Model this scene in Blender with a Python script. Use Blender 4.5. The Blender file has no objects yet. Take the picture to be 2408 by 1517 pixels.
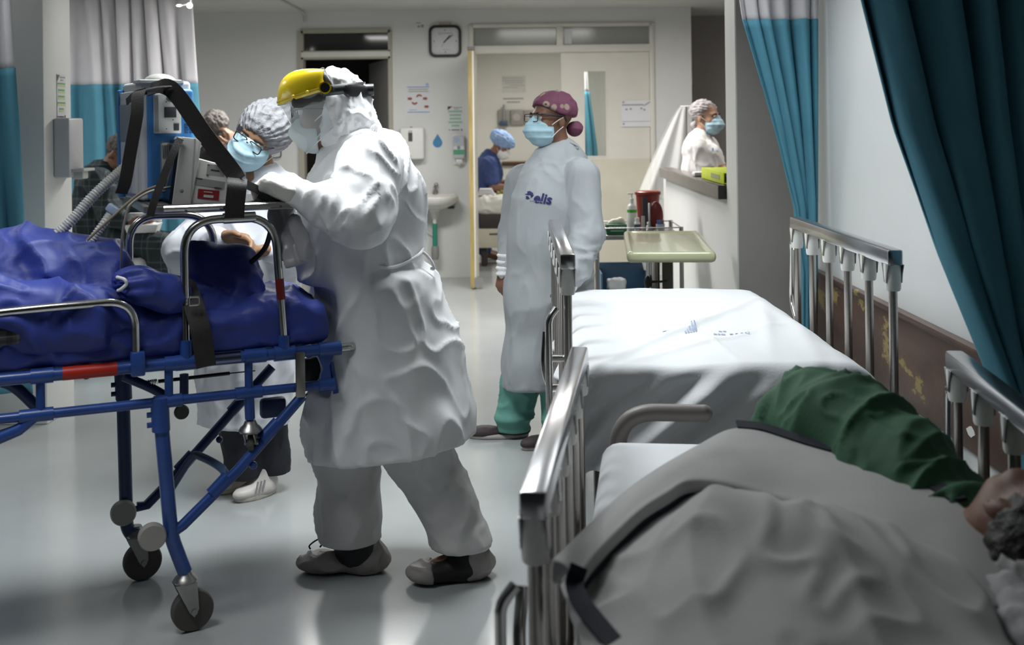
import bpy, bmesh, math, random
import numpy as np
from mathutils import Vector, Matrix

# ------------------------------------------------------------------ camera, world, light, exposure
F, CX, CY, EYE = 2700.0, 1215.0, 290.0, 1.5          # focal length and principal point in 2408x1517 pixels
ROLL = math.radians(0.7)
CR, SR = math.cos(ROLL), math.sin(ROLL)
scene = bpy.context.scene
col = scene.collection
cam_data = bpy.data.cameras.new('camera')
cam = bpy.data.objects.new('camera', cam_data)
col.objects.link(cam)
cam_data.sensor_fit = 'HORIZONTAL'
cam_data.sensor_width = 36.0
cam_data.lens = F / 2408 * 36.0
cam_data.shift_x = (1204 - CX) / 2408
cam_data.shift_y = -(758.5 - CY) / 2408
cam_data.clip_start = 0.05
cam.matrix_world = Matrix(((CR, SR, 0, 0), (0, 0, -1, 0), (-SR, CR, 0, EYE), (0, 0, 0, 1)))
cam_data.dof.use_dof = True
cam_data.dof.focus_distance = 4.3
cam_data.dof.aperture_fstop = 3.5
scene.camera = cam

world = bpy.data.worlds.new('world')
scene.world = world
world.use_nodes = True
world.node_tree.nodes['Background'].inputs[0].default_value = (0.8, 0.9, 1.0, 1)
world.node_tree.nodes['Background'].inputs[1].default_value = 0.05
vs = scene.view_settings
vs.view_transform = 'Standard'
vs.look = 'None'
vs.gamma = 1.0
vs.use_curve_mapping = False
vs.exposure = 0.0
cy = scene.cycles
cy.max_bounces, cy.diffuse_bounces, cy.glossy_bounces, cy.transmission_bounces, cy.transparent_max_bounces = 6, 4, 3, 4, 8
cy.caustics_reflective = cy.caustics_refractive = False
cy.adaptive_threshold = 0.05
CEIL = 2.62
# ceiling lamps of the ward: (x, y, length along x, length along y, watts, colour)
LAMPS = [
    (-0.55, 4.0, 1.2, 0.6, 40, (0.93, 0.98, 1.0)),
    (0.80, 4.9, 0.6, 1.2, 13.5, (0.93, 0.98, 1.0)),
    (0.35, 8.9, 1.2, 0.6, 72, (1.0, 0.98, 0.95)),
    (-1.3, 8.3, 1.2, 0.6, 72, (0.99, 0.98, 0.96)),
    (-3.0, 5.0, 0.6, 1.2, 10, (0.93, 0.98, 1.0)),
    (-4.0, 7.6, 1.2, 0.6, 20, (0.95, 0.98, 1.0)),
    (2.7, 8.6, 1.2, 0.6, 22, (1.0, 0.95, 0.9)),
    (0.5, 13.0, 1.2, 0.6, 46, (1.0, 0.98, 0.93)),
    (-1.55, 2.5, 1.2, 0.6, 13, (0.95, 0.98, 1.0)),
]
for i, (x, y, sx, sy, w, c) in enumerate(LAMPS):
    ld = bpy.data.lights.new('ceiling_lamp_light', 'AREA')
    ld.shape = 'RECTANGLE'
    ld.size, ld.size_y = sx * 0.92, sy * 0.92
    ld.energy = w
    ld.spread = math.radians(130 if i < 2 else 100 if i == 8 else 175)
    ld.color = c
    lo = bpy.data.objects.new('ceiling_lamp_light', ld)
    lo.location = (x, y, CEIL - 0.035)
    col.objects.link(lo)

# ------------------------------------------------------------------ pixel helpers
def at(px, py, Y):
    """the point at depth Y that the photograph shows at pixel (px, py)"""
    dx, dy = px - CX, py - CY
    u, v = CR * dx - SR * dy, SR * dx + CR * dy
    return np.array((u * Y / F, Y, EYE - v * Y / F))

def floor_y(px, py):
    dx, dy = px - CX, py - CY
    v = SR * dx + CR * dy
    return EYE * F / v

# ------------------------------------------------------------------ numpy noise
_rng = np.random.RandomState(7)
_perm = np.tile(_rng.permutation(256), 3)
_grad = _rng.normal(size=(256, 3)); _grad /= np.linalg.norm(_grad, axis=1)[:, None]
def noise(P, seed=0):
    P = np.asarray(P, float) + seed * 17.31
    i = np.floor(P).astype(int); f = P - i; i &= 255
    w = f * f * f * (f * (f * 6 - 15) + 10)
    out = np.zeros(len(P))
    for dx in (0, 1):
        for dy in (0, 1):
            for dz in (0, 1):
                g = _grad[_perm[_perm[_perm[i[:, 0] + dx] + i[:, 1] + dy] + i[:, 2] + dz]]
                d = ((f - (dx, dy, dz)) * g).sum(1)
                out += d * (w[:, 0] if dx else 1 - w[:, 0]) * (w[:, 1] if dy else 1 - w[:, 1]) * (w[:, 2] if dz else 1 - w[:, 2])
    return out * 1.6
def ridge(P, scale, seed=0, warp=0.35, power=3.0):
    Q = np.asarray(P, float) * np.asarray(scale, float)
    Q = Q + warp * np.stack([noise(Q * 0.7, seed + 5), noise(Q * 0.7, seed + 6), noise(Q * 0.7, seed + 8)], 1)
    return np.clip(1 - np.abs(noise(Q, seed)) * 1.7, 0, 1) ** power

# ------------------------------------------------------------------ signed distance modelling
def smin(a, b, k):
    if k <= 0: return np.minimum(a, b)
    h = np.clip(0.5 + 0.5 * (b - a) / k, 0, 1)
    return b * (1 - h) + a * h - k * h * (1 - h)
def V(*a): return np.array(a, float)
def nrm(v):
    v = np.asarray(v, float); return v / (np.linalg.norm(v) + 1e-12)
def frame(f, u):
    f = nrm(f); l = nrm(np.cross(u, f)); u = np.cross(f, l)
    return np.stack([f, l, u], 1)          # columns forward, left, up
class S:
    def __init__(self): self.it = []; self.lo = V(9e9, 9e9, 9e9); self.hi = -self.lo; self.post = None
    def _b(self, lo, hi): self.lo = np.minimum(self.lo, lo); self.hi = np.maximum(self.hi, hi)
    def add(self, fn, k, op='u'): self.it.append((fn, k, op)); return self
    def cone(self, a, b, ra, rb, k=0.03, flat=None, op='u'):
        a, b = np.asarray(a, float), np.asarray(b, float); d = b - a; L2 = d @ d + 1e-12
        def fn(P):
            q = P - a
            t = np.clip(q @ d / L2, 0, 1)
            q = q - t[:, None] * d
            if flat is not None:
                ax, s = flat
                c = q @ ax
                q = q + np.outer(c / s - c, ax)
                r = np.linalg.norm(q, axis=1)
                return (r - (ra + (rb - ra) * t)) * min(1, s)
            return np.linalg.norm(q, axis=1) - (ra + (rb - ra) * t)
        if op == 'u':
            s = max(1, flat[1]) if flat is not None else 1
            m = max(ra, rb) * s + k
            self._b(np.minimum(a, b) - m, np.maximum(a, b) + m)
        return self.add(fn, k, op)
    def chain(self, pts, k=0.03, flat=None):
        for (p, r), (q, s) in zip(pts[:-1], pts[1:]): self.cone(p, q, r, s, k, flat)
        return self
    def ell(self, c, r, R=None, k=0.03, op='u'):
        c = np.asarray(c, float); r = np.asarray(r, float) * np.ones(3)
        def fn(P):
            q = P - c
            if R is not None: q = q @ R
            k0 = np.linalg.norm(q / r, axis=1); k1 = np.linalg.norm(q / (r * r), axis=1) + 1e-9
            return k0 * (k0 - 1) / k1
        if op == 'u': self._b(c - r.max() - k, c + r.max() + k)
        return self.add(fn, k, op)
    def box(self, c, h, R=None, rnd=0.01, k=0.02, op='u'):
        c = np.asarray(c, float); h = np.asarray(h, float)
        def fn(P):
            q = P - c
            if R is not None: q = q @ R
            q = np.abs(q) - (h - rnd)
            return np.linalg.norm(np.maximum(q, 0), axis=1) + np.minimum(q.max(1), 0) - rnd
        if op == 'u':
            m = np.linalg.norm(h) if R is not None else h
            self._b(c - m - k, c + m + k)
        return self.add(fn, k, op)
    def cut(self, p, n, k=0.0):
        """remove the side of the plane that the normal n points to"""
        p = np.asarray(p, float); n = nrm(n)
        return self.add(lambda P: -((P - p) @ n), k, 's')
    def __call__(self, P):
        d = None
        for fn, k, op in self.it:
            e = fn(P)
            if d is None: d = e
            elif op == 'u': d = smin(d, e, k)
            elif op == 'i': d = -smin(-d, -e, k)
            else: d = -smin(-d, e, k)
        if self.post is not None: d = d + self.post(P)
        return d

def surfnet(f, h, lo=None, hi=None, pad=0.03):
    lo = (f.lo if lo is None else lo) - pad; hi = (f.hi if hi is None else hi) + pad
    B = 4
    n = (np.ceil((hi - lo) / (h * B)).astype(int) + 1)
    cg = np.stack(np.meshgrid(*[np.arange(k) for k in n], indexing='ij'), -1).reshape(-1, 3)
    dc = f(lo + (cg * B + (B - 1) / 2) * h)
    act = np.abs(dc) < h * B * 2.0
    N = n * B
    D = np.repeat(np.repeat(np.repeat(np.where(dc > 0, 1.0, -1.0).reshape(n), B, 0), B, 1), B, 2)
    off = np.stack(np.meshgrid(*[np.arange(B)] * 3, indexing='ij'), -1).reshape(-1, 3)
    idx = (cg[act][:, None, :] * B + off[None]).reshape(-1, 3)
    vals = np.empty(len(idx))
    for s in range(0, len(idx), 200000):
        vals[s:s + 200000] = f(lo + idx[s:s + 200000] * h)
    D[idx[:, 0], idx[:, 1], idx[:, 2]] = vals
    D[0] = D[-1] = 1; D[:, 0] = D[:, -1] = 1; D[:, :, 0] = D[:, :, -1] = 1
    sg = D < 0
    c8 = np.zeros([k - 1 for k in N], int)
    for dx in (0, 1):
        for dy in (0, 1):
            for dz in (0, 1):
                c8 += sg[dx:N[0] - 1 + dx, dy:N[1] - 1 + dy, dz:N[2] - 1 + dz]
    mix = (c8 > 0) & (c8 < 8)
    ci = np.argwhere(mix)
    vid = -np.ones(mix.shape, int); vid[mix] = np.arange(len(ci))
    acc = np.zeros((len(ci), 3)); cnt = np.zeros(len(ci))
    C = [(a, b, c) for a in (0, 1) for b in (0, 1) for c in (0, 1)]
    for a in C:
        for ax in range(3):
            if a[ax]: continue
            b = list(a); b[ax] = 1
            da = D[ci[:, 0] + a[0], ci[:, 1] + a[1], ci[:, 2] + a[2]]
            db = D[ci[:, 0] + b[0], ci[:, 1] + b[1], ci[:, 2] + b[2]]
            m = (da < 0) != (db < 0)
            t = np.where(m, da / np.where(np.abs(da - db) < 1e-12, 1e-12, da - db), 0)
            p = np.array(a, float)[None].repeat(len(ci), 0); p[:, ax] += t
            acc += p * m[:, None]; cnt += m
    verts = lo + (ci + acc / cnt[:, None]) * h
    faces = []
    for ax in range(3):
        o1, o2 = [(1, 2), (2, 0), (0, 1)][ax]
        sl = [slice(1, -1)] * 3; sl[ax] = slice(0, N[ax] - 1)
        a = sg[tuple(sl)]
        sl2 = list(sl); sl2[ax] = slice(1, N[ax])
        b = sg[tuple(sl2)]
        e = np.argwhere(a != b)
        st = a[tuple(e.T)]
        base = e.copy()
        for k in range(3):
            if k != ax: base[:, k] += 1
        def cell(d1, d2):
            q = base.copy(); q[:, o1] -= d1; q[:, o2] -= d2
            return vid[q[:, 0], q[:, 1], q[:, 2]]
        q = np.stack([cell(1, 1), cell(0, 1), cell(0, 0), cell(1, 0)], 1)
        q[~st] = q[~st][:, ::-1]
        faces.append(q)
    return verts, np.concatenate(faces)

def vnormals(v, f):
    n = np.zeros_like(v)
    fn = np.cross(v[f[:, 2]] - v[f[:, 0]], v[f[:, 3]] - v[f[:, 1]])
    for k in range(4): np.add.at(n, f[:, k], fn)
    return n / (np.linalg.norm(n, axis=1)[:, None] + 1e-12)

# ------------------------------------------------------------------ objects
def put(o, parent=None, label=None, cat=None, group=None, kind=None):
    col.objects.link(o)
    if parent is not None: o.parent = parent
    if label: o['label'] = label
    if cat: o['category'] = cat
    if group: o['group'] = group
    if kind: o['kind'] = kind
    return o
def thing(name, loc=(0, 0, 0), rz=0.0, label=None, cat=None, group=None, kind=None):
    o = bpy.data.objects.new(name, None)
    o.empty_display_size = 0.1
    o.location = loc; o.rotation_euler = (0, 0, rz)
    return put(o, None, label, cat, group, kind)
def sharp(me, ang=35):
    me.shade_smooth(); me.set_sharp_from_angle(angle=math.radians(ang))
def np_mesh(name, v, f, m, smooth=180):
    me = bpy.data.meshes.new(name)
    me.vertices.add(len(v)); me.vertices.foreach_set('co', np.asarray(v, np.float32).ravel())
    f = np.asarray(f, np.int32); k = f.shape[1]
    me.loops.add(f.size); me.loops.foreach_set('vertex_index', f.ravel())
    me.polygons.add(len(f)); me.polygons.foreach_set('loop_start', np.arange(0, f.size, k, dtype=np.int32))
    me.update(calc_edges=True); me.validate()
    me.materials.append(m)
    if smooth >= 180: me.shade_smooth()
    else: sharp(me, smooth)
    return me
def sdf_obj(name, s, h, m, parent=None, origin=(0, 0, 0), disp=None, relax=0, **kw):
    v, f = surfnet(s, h)
    if disp is not None:
        n = vnormals(v, f)
        n[:, 2] = np.where(n[:, 2] < -0.35, 0, n[:, 2])
        v = v + n * disp(v, n)[:, None]
    for _ in range(relax):
        e = np.concatenate([f[:, [0, 1]], f[:, [1, 2]], f[:, [2, 3]], f[:, [3, 0]]])
        a = np.zeros_like(v); c = np.zeros(len(v))
        np.add.at(a, e[:, 0], v[e[:, 1]]); np.add.at(c, e[:, 0], 1)
        v = 0.5 * v + 0.5 * a / c[:, None]
    return put(bpy.data.objects.new(name, np_mesh(name, v - np.asarray(origin, float), f, m)), parent, **kw)
def grid_faces(nu, nv, close_u=False):
    i = np.arange(nu * nv).reshape(nv, nu)
    if close_u: i = np.concatenate([i, i[:, :1]], 1)
    return np.stack([i[:-1, :-1], i[:-1, 1:], i[1:, 1:], i[1:, :-1]], -1).reshape(-1, 4)
def grid_obj(name, P, m, parent=None, thick=0.0, close_u=False, sub=0, **kw):
    P = np.asarray(P, float); nv, nu = P.shape[:2]
    o = put(bpy.data.objects.new(name, np_mesh(name, P.reshape(-1, 3), grid_faces(nu, nv, close_u), m)), parent, **kw)
    if sub:
        md = o.modifiers.new('subdivision', 'SUBSURF'); md.levels = md.render_levels = sub
    if thick:
        md = o.modifiers.new('thickness', 'SOLIDIFY'); md.thickness = thick; md.offset = 0
    return o

class MB:
    """collects shapes into one mesh"""
    def __init__(self): self.bm = bmesh.new()
    def _x(self, vs, M):
        if M is not None: bmesh.ops.transform(self.bm, matrix=M, verts=vs)
    def box(self, lo, hi, bev=0.0, M=None, seg=2):
        lo, hi = np.minimum(lo, hi), np.maximum(lo, hi)
        r = bmesh.ops.create_cube(self.bm, size=1.0)
        vs = r['verts']
        bmesh.ops.transform(self.bm, matrix=Matrix.Translation(Vector((lo + hi) / 2)) @ Matrix.Diagonal((*(hi - lo), 1)), verts=vs)
        if bev > 0:
            es = list({e for v in vs for e in v.link_edges})
            b = bmesh.ops.bevel(self.bm, geom=es, offset=bev, segments=seg, affect='EDGES', profile=0.5)
            vs = b['verts']
        self._x(vs, M); return self
    def tube(self, pts, r, seg=12, cap=True, close=False, rs=None, flat=None):
        pts = [Vector(p) for p in pts]; n = len(pts)
        if n < 2: return self
        rings = []; up = None
        for i, p in enumerate(pts):
            if close: t = pts[(i + 1) % n] - pts[i - 1]
            else: t = pts[min(i + 1, n - 1)] - pts[max(i - 1, 0)]
            t.normalize()
            if up is None:
                up = Vector((0, 0, 1)) if abs(t.z) < 0.9 else Vector((0, 1, 0))
            up = (up - t * up.dot(t)).normalized()
            s = t.cross(up)
            rr = r if rs is None else rs[i]
            fl = 1 if flat is None else flat
            rings.append([self.bm.verts.new(p + (s * math.cos(a) + up * math.sin(a) * fl) * rr) for a in [2 * math.pi * k / seg for k in range(seg)]])
        m = n if close else n - 1
        for i in range(m):
            a, b = rings[i], rings[(i + 1) % n]
            for k in range(seg):
                try: self.bm.faces.new((a[k], a[(k + 1) % seg], b[(k + 1) % seg], b[k]))
                except ValueError: pass
        if cap and not close:
            self.bm.faces.new(rings[0][::-1]); self.bm.faces.new(rings[-1])
        return self
    def cyl(self, a, b, r, r2=None, seg=24):
        return self.tube([a, b], r, seg, rs=[r, r if r2 is None else r2])
    def lathe(self, prof, seg=32, M=None, cap=True):
        """profile of (radius, height) about the z axis"""
        rings = []
        for r, z in prof:
            rings.append([self.bm.verts.new((r * math.cos(2 * math.pi * k / seg), r * math.sin(2 * math.pi * k / seg), z)) for k in range(seg)])
        for a, b in zip(rings[:-1], rings[1:]):
            for k in range(seg): self.bm.faces.new((a[k], a[(k + 1) % seg], b[(k + 1) % seg], b[k]))
        if cap:
            self.bm.faces.new(rings[0][::-1]); self.bm.faces.new(rings[-1])
        self._x([v for r in rings for v in r], M); return self
    def prism(self, poly, d, M=None, bev=0.0):
        """polygon of (x, y) points extruded by d along z"""
        a = [self.bm.verts.new((x, y, 0)) for x, y in poly]; b = [self.bm.verts.new((x, y, d)) for x, y in poly]
        n = len(poly)
        fs = [self.bm.faces.new(a[::-1]), self.bm.faces.new(b)]
        for k in range(n): self.bm.faces.new((a[k], a[(k + 1) % n], b[(k + 1) % n], b[k]))
        vs = a + b
        if bev > 0:
            es = list({e for f in fs for e in f.edges})
            r = bmesh.ops.bevel(self.bm, geom=es, offset=bev, segments=2, affect='EDGES', profile=0.5)
            vs = list(set(r['verts']) | {v for v in vs if v.is_valid})
        self._x(vs, M); return self
    def ball(self, c, r, seg=20, M=None):
        rr = np.asarray(r, float) * np.ones(3)
        q = bmesh.ops.create_uvsphere(self.bm, u_segments=seg, v_segments=max(8, seg // 2), radius=1.0)
        bmesh.ops.transform(self.bm, matrix=Matrix.Translation(Vector(c)) @ (M if M is not None else Matrix.Identity(4)) @ Matrix.Diagonal((*rr, 1)), verts=q['verts'])
        return self
    def mesh(self, name, m, ang=35):
        bmesh.ops.recalc_face_normals(self.bm, faces=self.bm.faces)
        me = bpy.data.meshes.new(name); self.bm.to_mesh(me); self.bm.free()
        me.materials.append(m); sharp(me, ang)
        return me
    def build(self, name, m, parent=None, ang=35, loc=None, **kw):
        o = bpy.data.objects.new(name, self.mesh(name, m, ang))
        if loc is not None: o.location = loc
        return put(o, parent, **kw)
def share(name, me, loc, parent, rot=None, scale=None):
    o = bpy.data.objects.new(name, me); o.location = loc
    if rot is not None: o.rotation_euler = rot
    if scale is not None: o.scale = scale
    return put(o, parent)
def arc_path(pts, rad, n=6):
    """polyline with rounded corners"""
    pts = [Vector(p) for p in pts]; out = [pts[0]]
    for a, b, c in zip(pts[:-2], pts[1:-1], pts[2:]):
        u, w = (a - b), (c - b)
        r = min(rad, u.length * 0.49, w.length * 0.49)
        p, q = b + u.normalized() * r, b + w.normalized() * r
        for k in range(n + 1):
            t = k / n
            out.append(p * (1 - t) ** 2 + b * 2 * t * (1 - t) + q * t * t)
    out.append(pts[-1])
    return out
def smooth_path(pts, n=8):
    """Catmull-Rom through the points"""
    P = [Vector(p) for p in pts]; P = [2 * P[0] - P[1]] + P + [2 * P[-1] - P[-2]]
    out = []
    for i in range(1, len(P) - 2):
        for k in range(n):
            t = k / n
            out.append(0.5 * (2 * P[i] + (P[i + 1] - P[i - 1]) * t + (2 * P[i - 1] - 5 * P[i] + 4 * P[i + 1] - P[i + 2]) * t * t + (3 * P[i] - P[i - 1] - 3 * P[i + 1] + P[i + 2]) * t ** 3))
    out.append(P[-2]); return out
def ribbon(name, pts, width, thick, side, m, parent=None, n=6, **kw):
    """flat band along a path, side gives the direction of its width"""
    pa = smooth_path(pts, n); b = MB(); rows = []
    for i, p in enumerate(pa):
        t = (pa[min(i + 1, len(pa) - 1)] - pa[max(i - 1, 0)]).normalized()
        s = Vector(side[min(int(i / n), len(side) - 1)] if isinstance(side, list) else side)
        s = (s - t * s.dot(t)).normalized(); q = t.cross(s)
        rows.append([b.bm.verts.new(p + s * (width / 2 * x) + q * (thick / 2 * y)) for x, y in ((-1, -1), (1, -1), (1, 1), (-1, 1))])
    for u, w in zip(rows[:-1], rows[1:]):
        for k in range(4): b.bm.faces.new((u[k], u[(k + 1) % 4], w[(k + 1) % 4], w[k]))
    b.bm.faces.new(rows[0][::-1]); b.bm.faces.new(rows[-1])
    return b.build(name, m, parent, **kw)
_fc = {}
def text_mesh(name, s, size, m, shear=0.0, bold=0.0, ext=0.0006, align='CENTER', spacing=1.0):
    cu = bpy.data.curves.new('lettering', 'FONT')
    cu.body = s; cu.size = size; cu.shear = shear; cu.offset = bold; cu.extrude = ext
    cu.align_x = align; cu.align_y = 'CENTER'; cu.space_character = spacing
    o = bpy.data.objects.new('lettering', cu); col.objects.link(o)
    dg = bpy.context.evaluated_depsgraph_get()
    me = bpy.data.meshes.new_from_object(o.evaluated_get(dg))
    bpy.data.objects.remove(o); bpy.data.curves.remove(cu)
    me.name = name; me.materials.clear(); me.materials.append(m)
    return me

# ------------------------------------------------------------------ materials
MATS = {}
def mat(name, c, rough=0.5, metal=0.0, bump=0.0, bscale=60.0, var=0.06, vscale=4.0, spec=0.5, trans=0.0, alpha=1.0, coat=0.0, stretch=None, sheen=0.0, ior=1.45, bdetail=4.0, sss=0.0, crease=None):
    if name in MATS: return MATS[name]
    m = bpy.data.materials.new(name); m.use_nodes = True; MATS[name] = m
    nt = m.node_tree; b = nt.nodes['Principled BSDF']
    b.inputs['Roughness'].default_value = rough; b.inputs['Metallic'].default_value = metal
    b.inputs['Specular IOR Level'].default_value = spec; b.inputs['Transmission Weight'].default_value = trans
    b.inputs['Alpha'].default_value = alpha; b.inputs['Coat Weight'].default_value = coat
    b.inputs['IOR'].default_value = ior; b.inputs['Sheen Weight'].default_value = sheen
    tc = nt.nodes.new('ShaderNodeTexCoord')
    mp = nt.nodes.new('ShaderNodeMapping'); nt.links.new(tc.outputs['Object'], mp.inputs['Vector'])
    if stretch: mp.inputs['Scale'].default_value = stretch
    n = nt.nodes.new('ShaderNodeTexNoise'); n.inputs['Scale'].default_value = vscale; n.inputs['Detail'].default_value = 5
    nt.links.new(mp.outputs[0], n.inputs['Vector'])
    r = nt.nodes.new('ShaderNodeMapRange')
    r.inputs[1].default_value, r.inputs[2].default_value = 0.3, 0.7
    r.inputs[3].default_value, r.inputs[4].default_value = 1 - var, 1 + var
    nt.links.new(n.outputs['Fac'], r.inputs[0])
    x = nt.nodes.new('ShaderNodeMix'); x.data_type = 'RGBA'; x.blend_type = 'MULTIPLY'; x.inputs[0].default_value = 1
    x.inputs[6].default_value = (*c, 1)
    nt.links.new(r.outputs[0], x.inputs[7]); nt.links.new(x.outputs[2], b.inputs['Base Color'])
    if bump > 0:
        n2 = nt.nodes.new('ShaderNodeTexNoise'); n2.inputs['Scale'].default_value = bscale; n2.inputs['Detail'].default_value = bdetail
        nt.links.new(mp.outputs[0], n2.inputs['Vector'])
        bp = nt.nodes.new('ShaderNodeBump'); bp.inputs['Strength'].default_value = bump; bp.inputs['Distance'].default_value = 0.01
        nt.links.new(n2.outputs['Fac'], bp.inputs['Height']); nt.links.new(bp.outputs[0], b.inputs['Normal'])
    if crease:
        cs, cst, cd = crease
        n3 = nt.nodes.new('ShaderNodeTexNoise'); n3.noise_type = 'RIDGED_MULTIFRACTAL'; n3.inputs['Scale'].default_value = cs; n3.inputs['Detail'].default_value = 2.0; n3.inputs['Distortion'].default_value = 0.6
        nt.links.new(tc.outputs['Object'], n3.inputs['Vector'])
        b3 = nt.nodes.new('ShaderNodeBump'); b3.inputs['Strength'].default_value = cst; b3.inputs['Distance'].default_value = cd
        nt.links.new(n3.outputs['Fac'], b3.inputs['Height'])
        if bump > 0: nt.links.new(bp.outputs[0], b3.inputs['Normal'])
        nt.links.new(b3.outputs[0], b.inputs['Normal'])
    return m
def base_mix(m):
    nt = m.node_tree
    return nt, nt.nodes['Principled BSDF'], [n for n in nt.nodes if n.type == 'MIX'][0], [n for n in nt.nodes if n.type == 'MAPPING'][0]
def ramp(nt, src, stops, interp='LINEAR'):
    r = nt.nodes.new('ShaderNodeValToRGB'); r.color_ramp.interpolation = interp
    e = r.color_ramp.elements
    while len(e) < len(stops): e.new(0.5)
    for k, (p, c) in enumerate(stops): e[k].position = p; e[k].color = (*c, 1)
    nt.links.new(src, r.inputs[0]); return r.outputs[0]
# ------------------------------------------------------------------ materials used all over
wall_m = mat('wall_paint', (0.69, 0.69, 0.672), 0.55, bump=0.05, bscale=180, var=0.03, vscale=1.5)
cream_m = mat('cream_paint', (0.70, 0.685, 0.63), 0.5, bump=0.04, bscale=150, var=0.03, vscale=2)
grey_wall_m = mat('grey_wall_paint', (0.35, 0.33, 0.315), 0.6, bump=0.05, bscale=150, var=0.04, vscale=2)  # one even grey for the column and nurse station walls
ceil_m = mat('ceiling_paint', (0.62, 0.61, 0.58), 0.8, var=0.03)
floor_m = mat('floor_vinyl', (0.365, 0.38, 0.378), 0.15, bump=0.012, bscale=7, var=0.12, vscale=0.9, spec=0.5)
frame_m = mat('door_frame_paint', (0.40, 0.38, 0.31), 0.45, var=0.05)
white_frame_m = mat('white_frame_paint', (0.68, 0.66, 0.60), 0.4, var=0.04)
dark_m = mat('unlit_room_dark', (0.05, 0.042, 0.04), 0.7)  # the store room's lack of light is put into this wall colour
white_m = mat('white_plastic', (0.74, 0.74, 0.71), 0.35, var=0.03)
steel_m = mat('stainless_steel', (0.56, 0.55, 0.54), 0.24, 1.0, bump=0.02, bscale=300, var=0.08, stretch=(1, 1, 6))
chrome_m = mat('polished_tube', (0.62, 0.61, 0.59), 0.16, 1.0, var=0.08, vscale=8)
black_m = mat('black_plastic', (0.012, 0.012, 0.014), 0.4)
ink_m = mat('dark_print', (0.05, 0.05, 0.06), 0.6)
grey_ink_m = mat('grey_print', (0.32, 0.32, 0.33), 0.6)
paper_m = mat('white_paper', (0.68, 0.68, 0.70), 0.6, var=0.02)
glass_m = mat('pane_glass', (0.9, 0.95, 0.93), 0.03, trans=1.0, ior=1.45, var=0.0)
frost_m = mat('smoked_pane', (0.33, 0.345, 0.315), 0.12, var=0.06, vscale=2)
teal_m = mat('teal_curtain', (0.080, 0.255, 0.345), 0.85, bump=0.12, bscale=260, var=0.07, vscale=3)
net_m = mat('white_curtain_net', (0.66, 0.64, 0.66), 0.8, bump=0.2, bscale=400, var=0.04)
for n_ in ('white_curtain_net',):
    MATS[n_].node_tree.nodes['Principled BSDF'].inputs['Alpha'].default_value = 0.9
gold_m = mat('worn_door_edge', (0.33, 0.25, 0.09), 0.5, var=0.25, vscale=6, stretch=(4, 4, 0.6))
blue_ink_m = mat('blue_print', (0.05, 0.16, 0.42), 0.5)
green_ink_m = mat('green_print', (0.10, 0.34, 0.20), 0.5)

YB = 11.25
def boxes(name, bs, m, parent=None, bev=0.0, **kw):
    b = MB()
    for lo, hi in bs: b.box(V(*lo), V(*hi), bev)
    return b.build(name, m, parent, **kw)
# ------------------------------------------------------------------ room shell
boxes('floor', [((-5.1, -1.7, -0.1), (4.4, 15.2, 0))], floor_m, kind='structure')
boxes('ceiling', [((-5.1, -1.7, CEIL), (4.4, 15.2, CEIL + 0.1))], ceil_m, kind='structure')
boxes('wall_left', [((-5.1, -1.7, 0), (-5.0, 15.2, CEIL))], wall_m, kind='structure')
boxes('wall_rear', [((-5.0, -1.7, 0), (4.4, -1.6, CEIL))], mat('bounce_cut_paint', (0.10, 0.11, 0.12), 0.7), kind='structure')  # unseen rear wall, its dark colour chosen to cut bounce onto the foreground
boxes('wall_right', [((1.55, -1.6, 0), (1.65, 6.3, CEIL))], mat('cool_white_paint', (0.74, 0.76, 0.76), 0.5, bump=0.04, bscale=160, var=0.03, vscale=1.5), kind='structure')
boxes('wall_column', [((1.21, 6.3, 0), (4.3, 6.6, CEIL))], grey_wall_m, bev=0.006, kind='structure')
boxes('trim_1', [((1.203, 6.302, 0), (1.211, 6.6, CEIL))], wall_m, kind='structure')
boxes('wall_counter', [((1.21, 6.6, 0), (1.265, 9.5, 1.045))], wall_m, kind='structure')
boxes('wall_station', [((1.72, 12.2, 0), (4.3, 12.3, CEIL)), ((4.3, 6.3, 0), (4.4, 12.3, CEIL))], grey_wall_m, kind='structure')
boxes('wall_partition', [((-5.0, 5.83, 0), (-2.40, 6.19, CEIL))], wall_m, bev=0.008, kind='structure')
D1, D2 = (-2.10, -1.23), (-0.43, 1.325)
boxes('wall_back', [((-5.0, YB, 0), (D1[0], YB + 0.1, CEIL)), ((D1[0], YB, 2.43), (D1[1], YB + 0.1, CEIL)), ((D1[0], YB, 2.165), (D1[1], YB + 0.1, 2.225)),
                    ((D1[1], YB, 0), (D2[0], YB + 0.1, CEIL)), ((D2[0], YB, 2.45), (D2[1], YB + 0.1, CEIL)), ((D2[0], YB, 2.205), (D2[1], YB + 0.1, 2.255)),
                    ((D2[1], YB, 0), (1.62, YB + 0.1, CEIL)), ((1.62, YB, 0), (1.72, 12.3, CEIL))], wall_m, kind='structure')
# dark store room behind the first door, treatment room behind the second
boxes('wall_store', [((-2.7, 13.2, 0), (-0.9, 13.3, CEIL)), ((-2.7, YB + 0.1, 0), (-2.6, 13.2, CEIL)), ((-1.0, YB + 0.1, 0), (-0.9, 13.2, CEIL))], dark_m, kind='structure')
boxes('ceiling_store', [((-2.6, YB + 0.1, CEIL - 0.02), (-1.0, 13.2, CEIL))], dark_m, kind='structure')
boxes('wall_treatment', [((-0.9, 15.0, 0), (2.9, 15.1, CEIL)), ((-0.8, YB + 0.1, 0), (-0.7, 15.0, CEIL)), ((2.8, 12.3, 0), (2.9, 15.0, CEIL))], cream_m, kind='structure')

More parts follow.
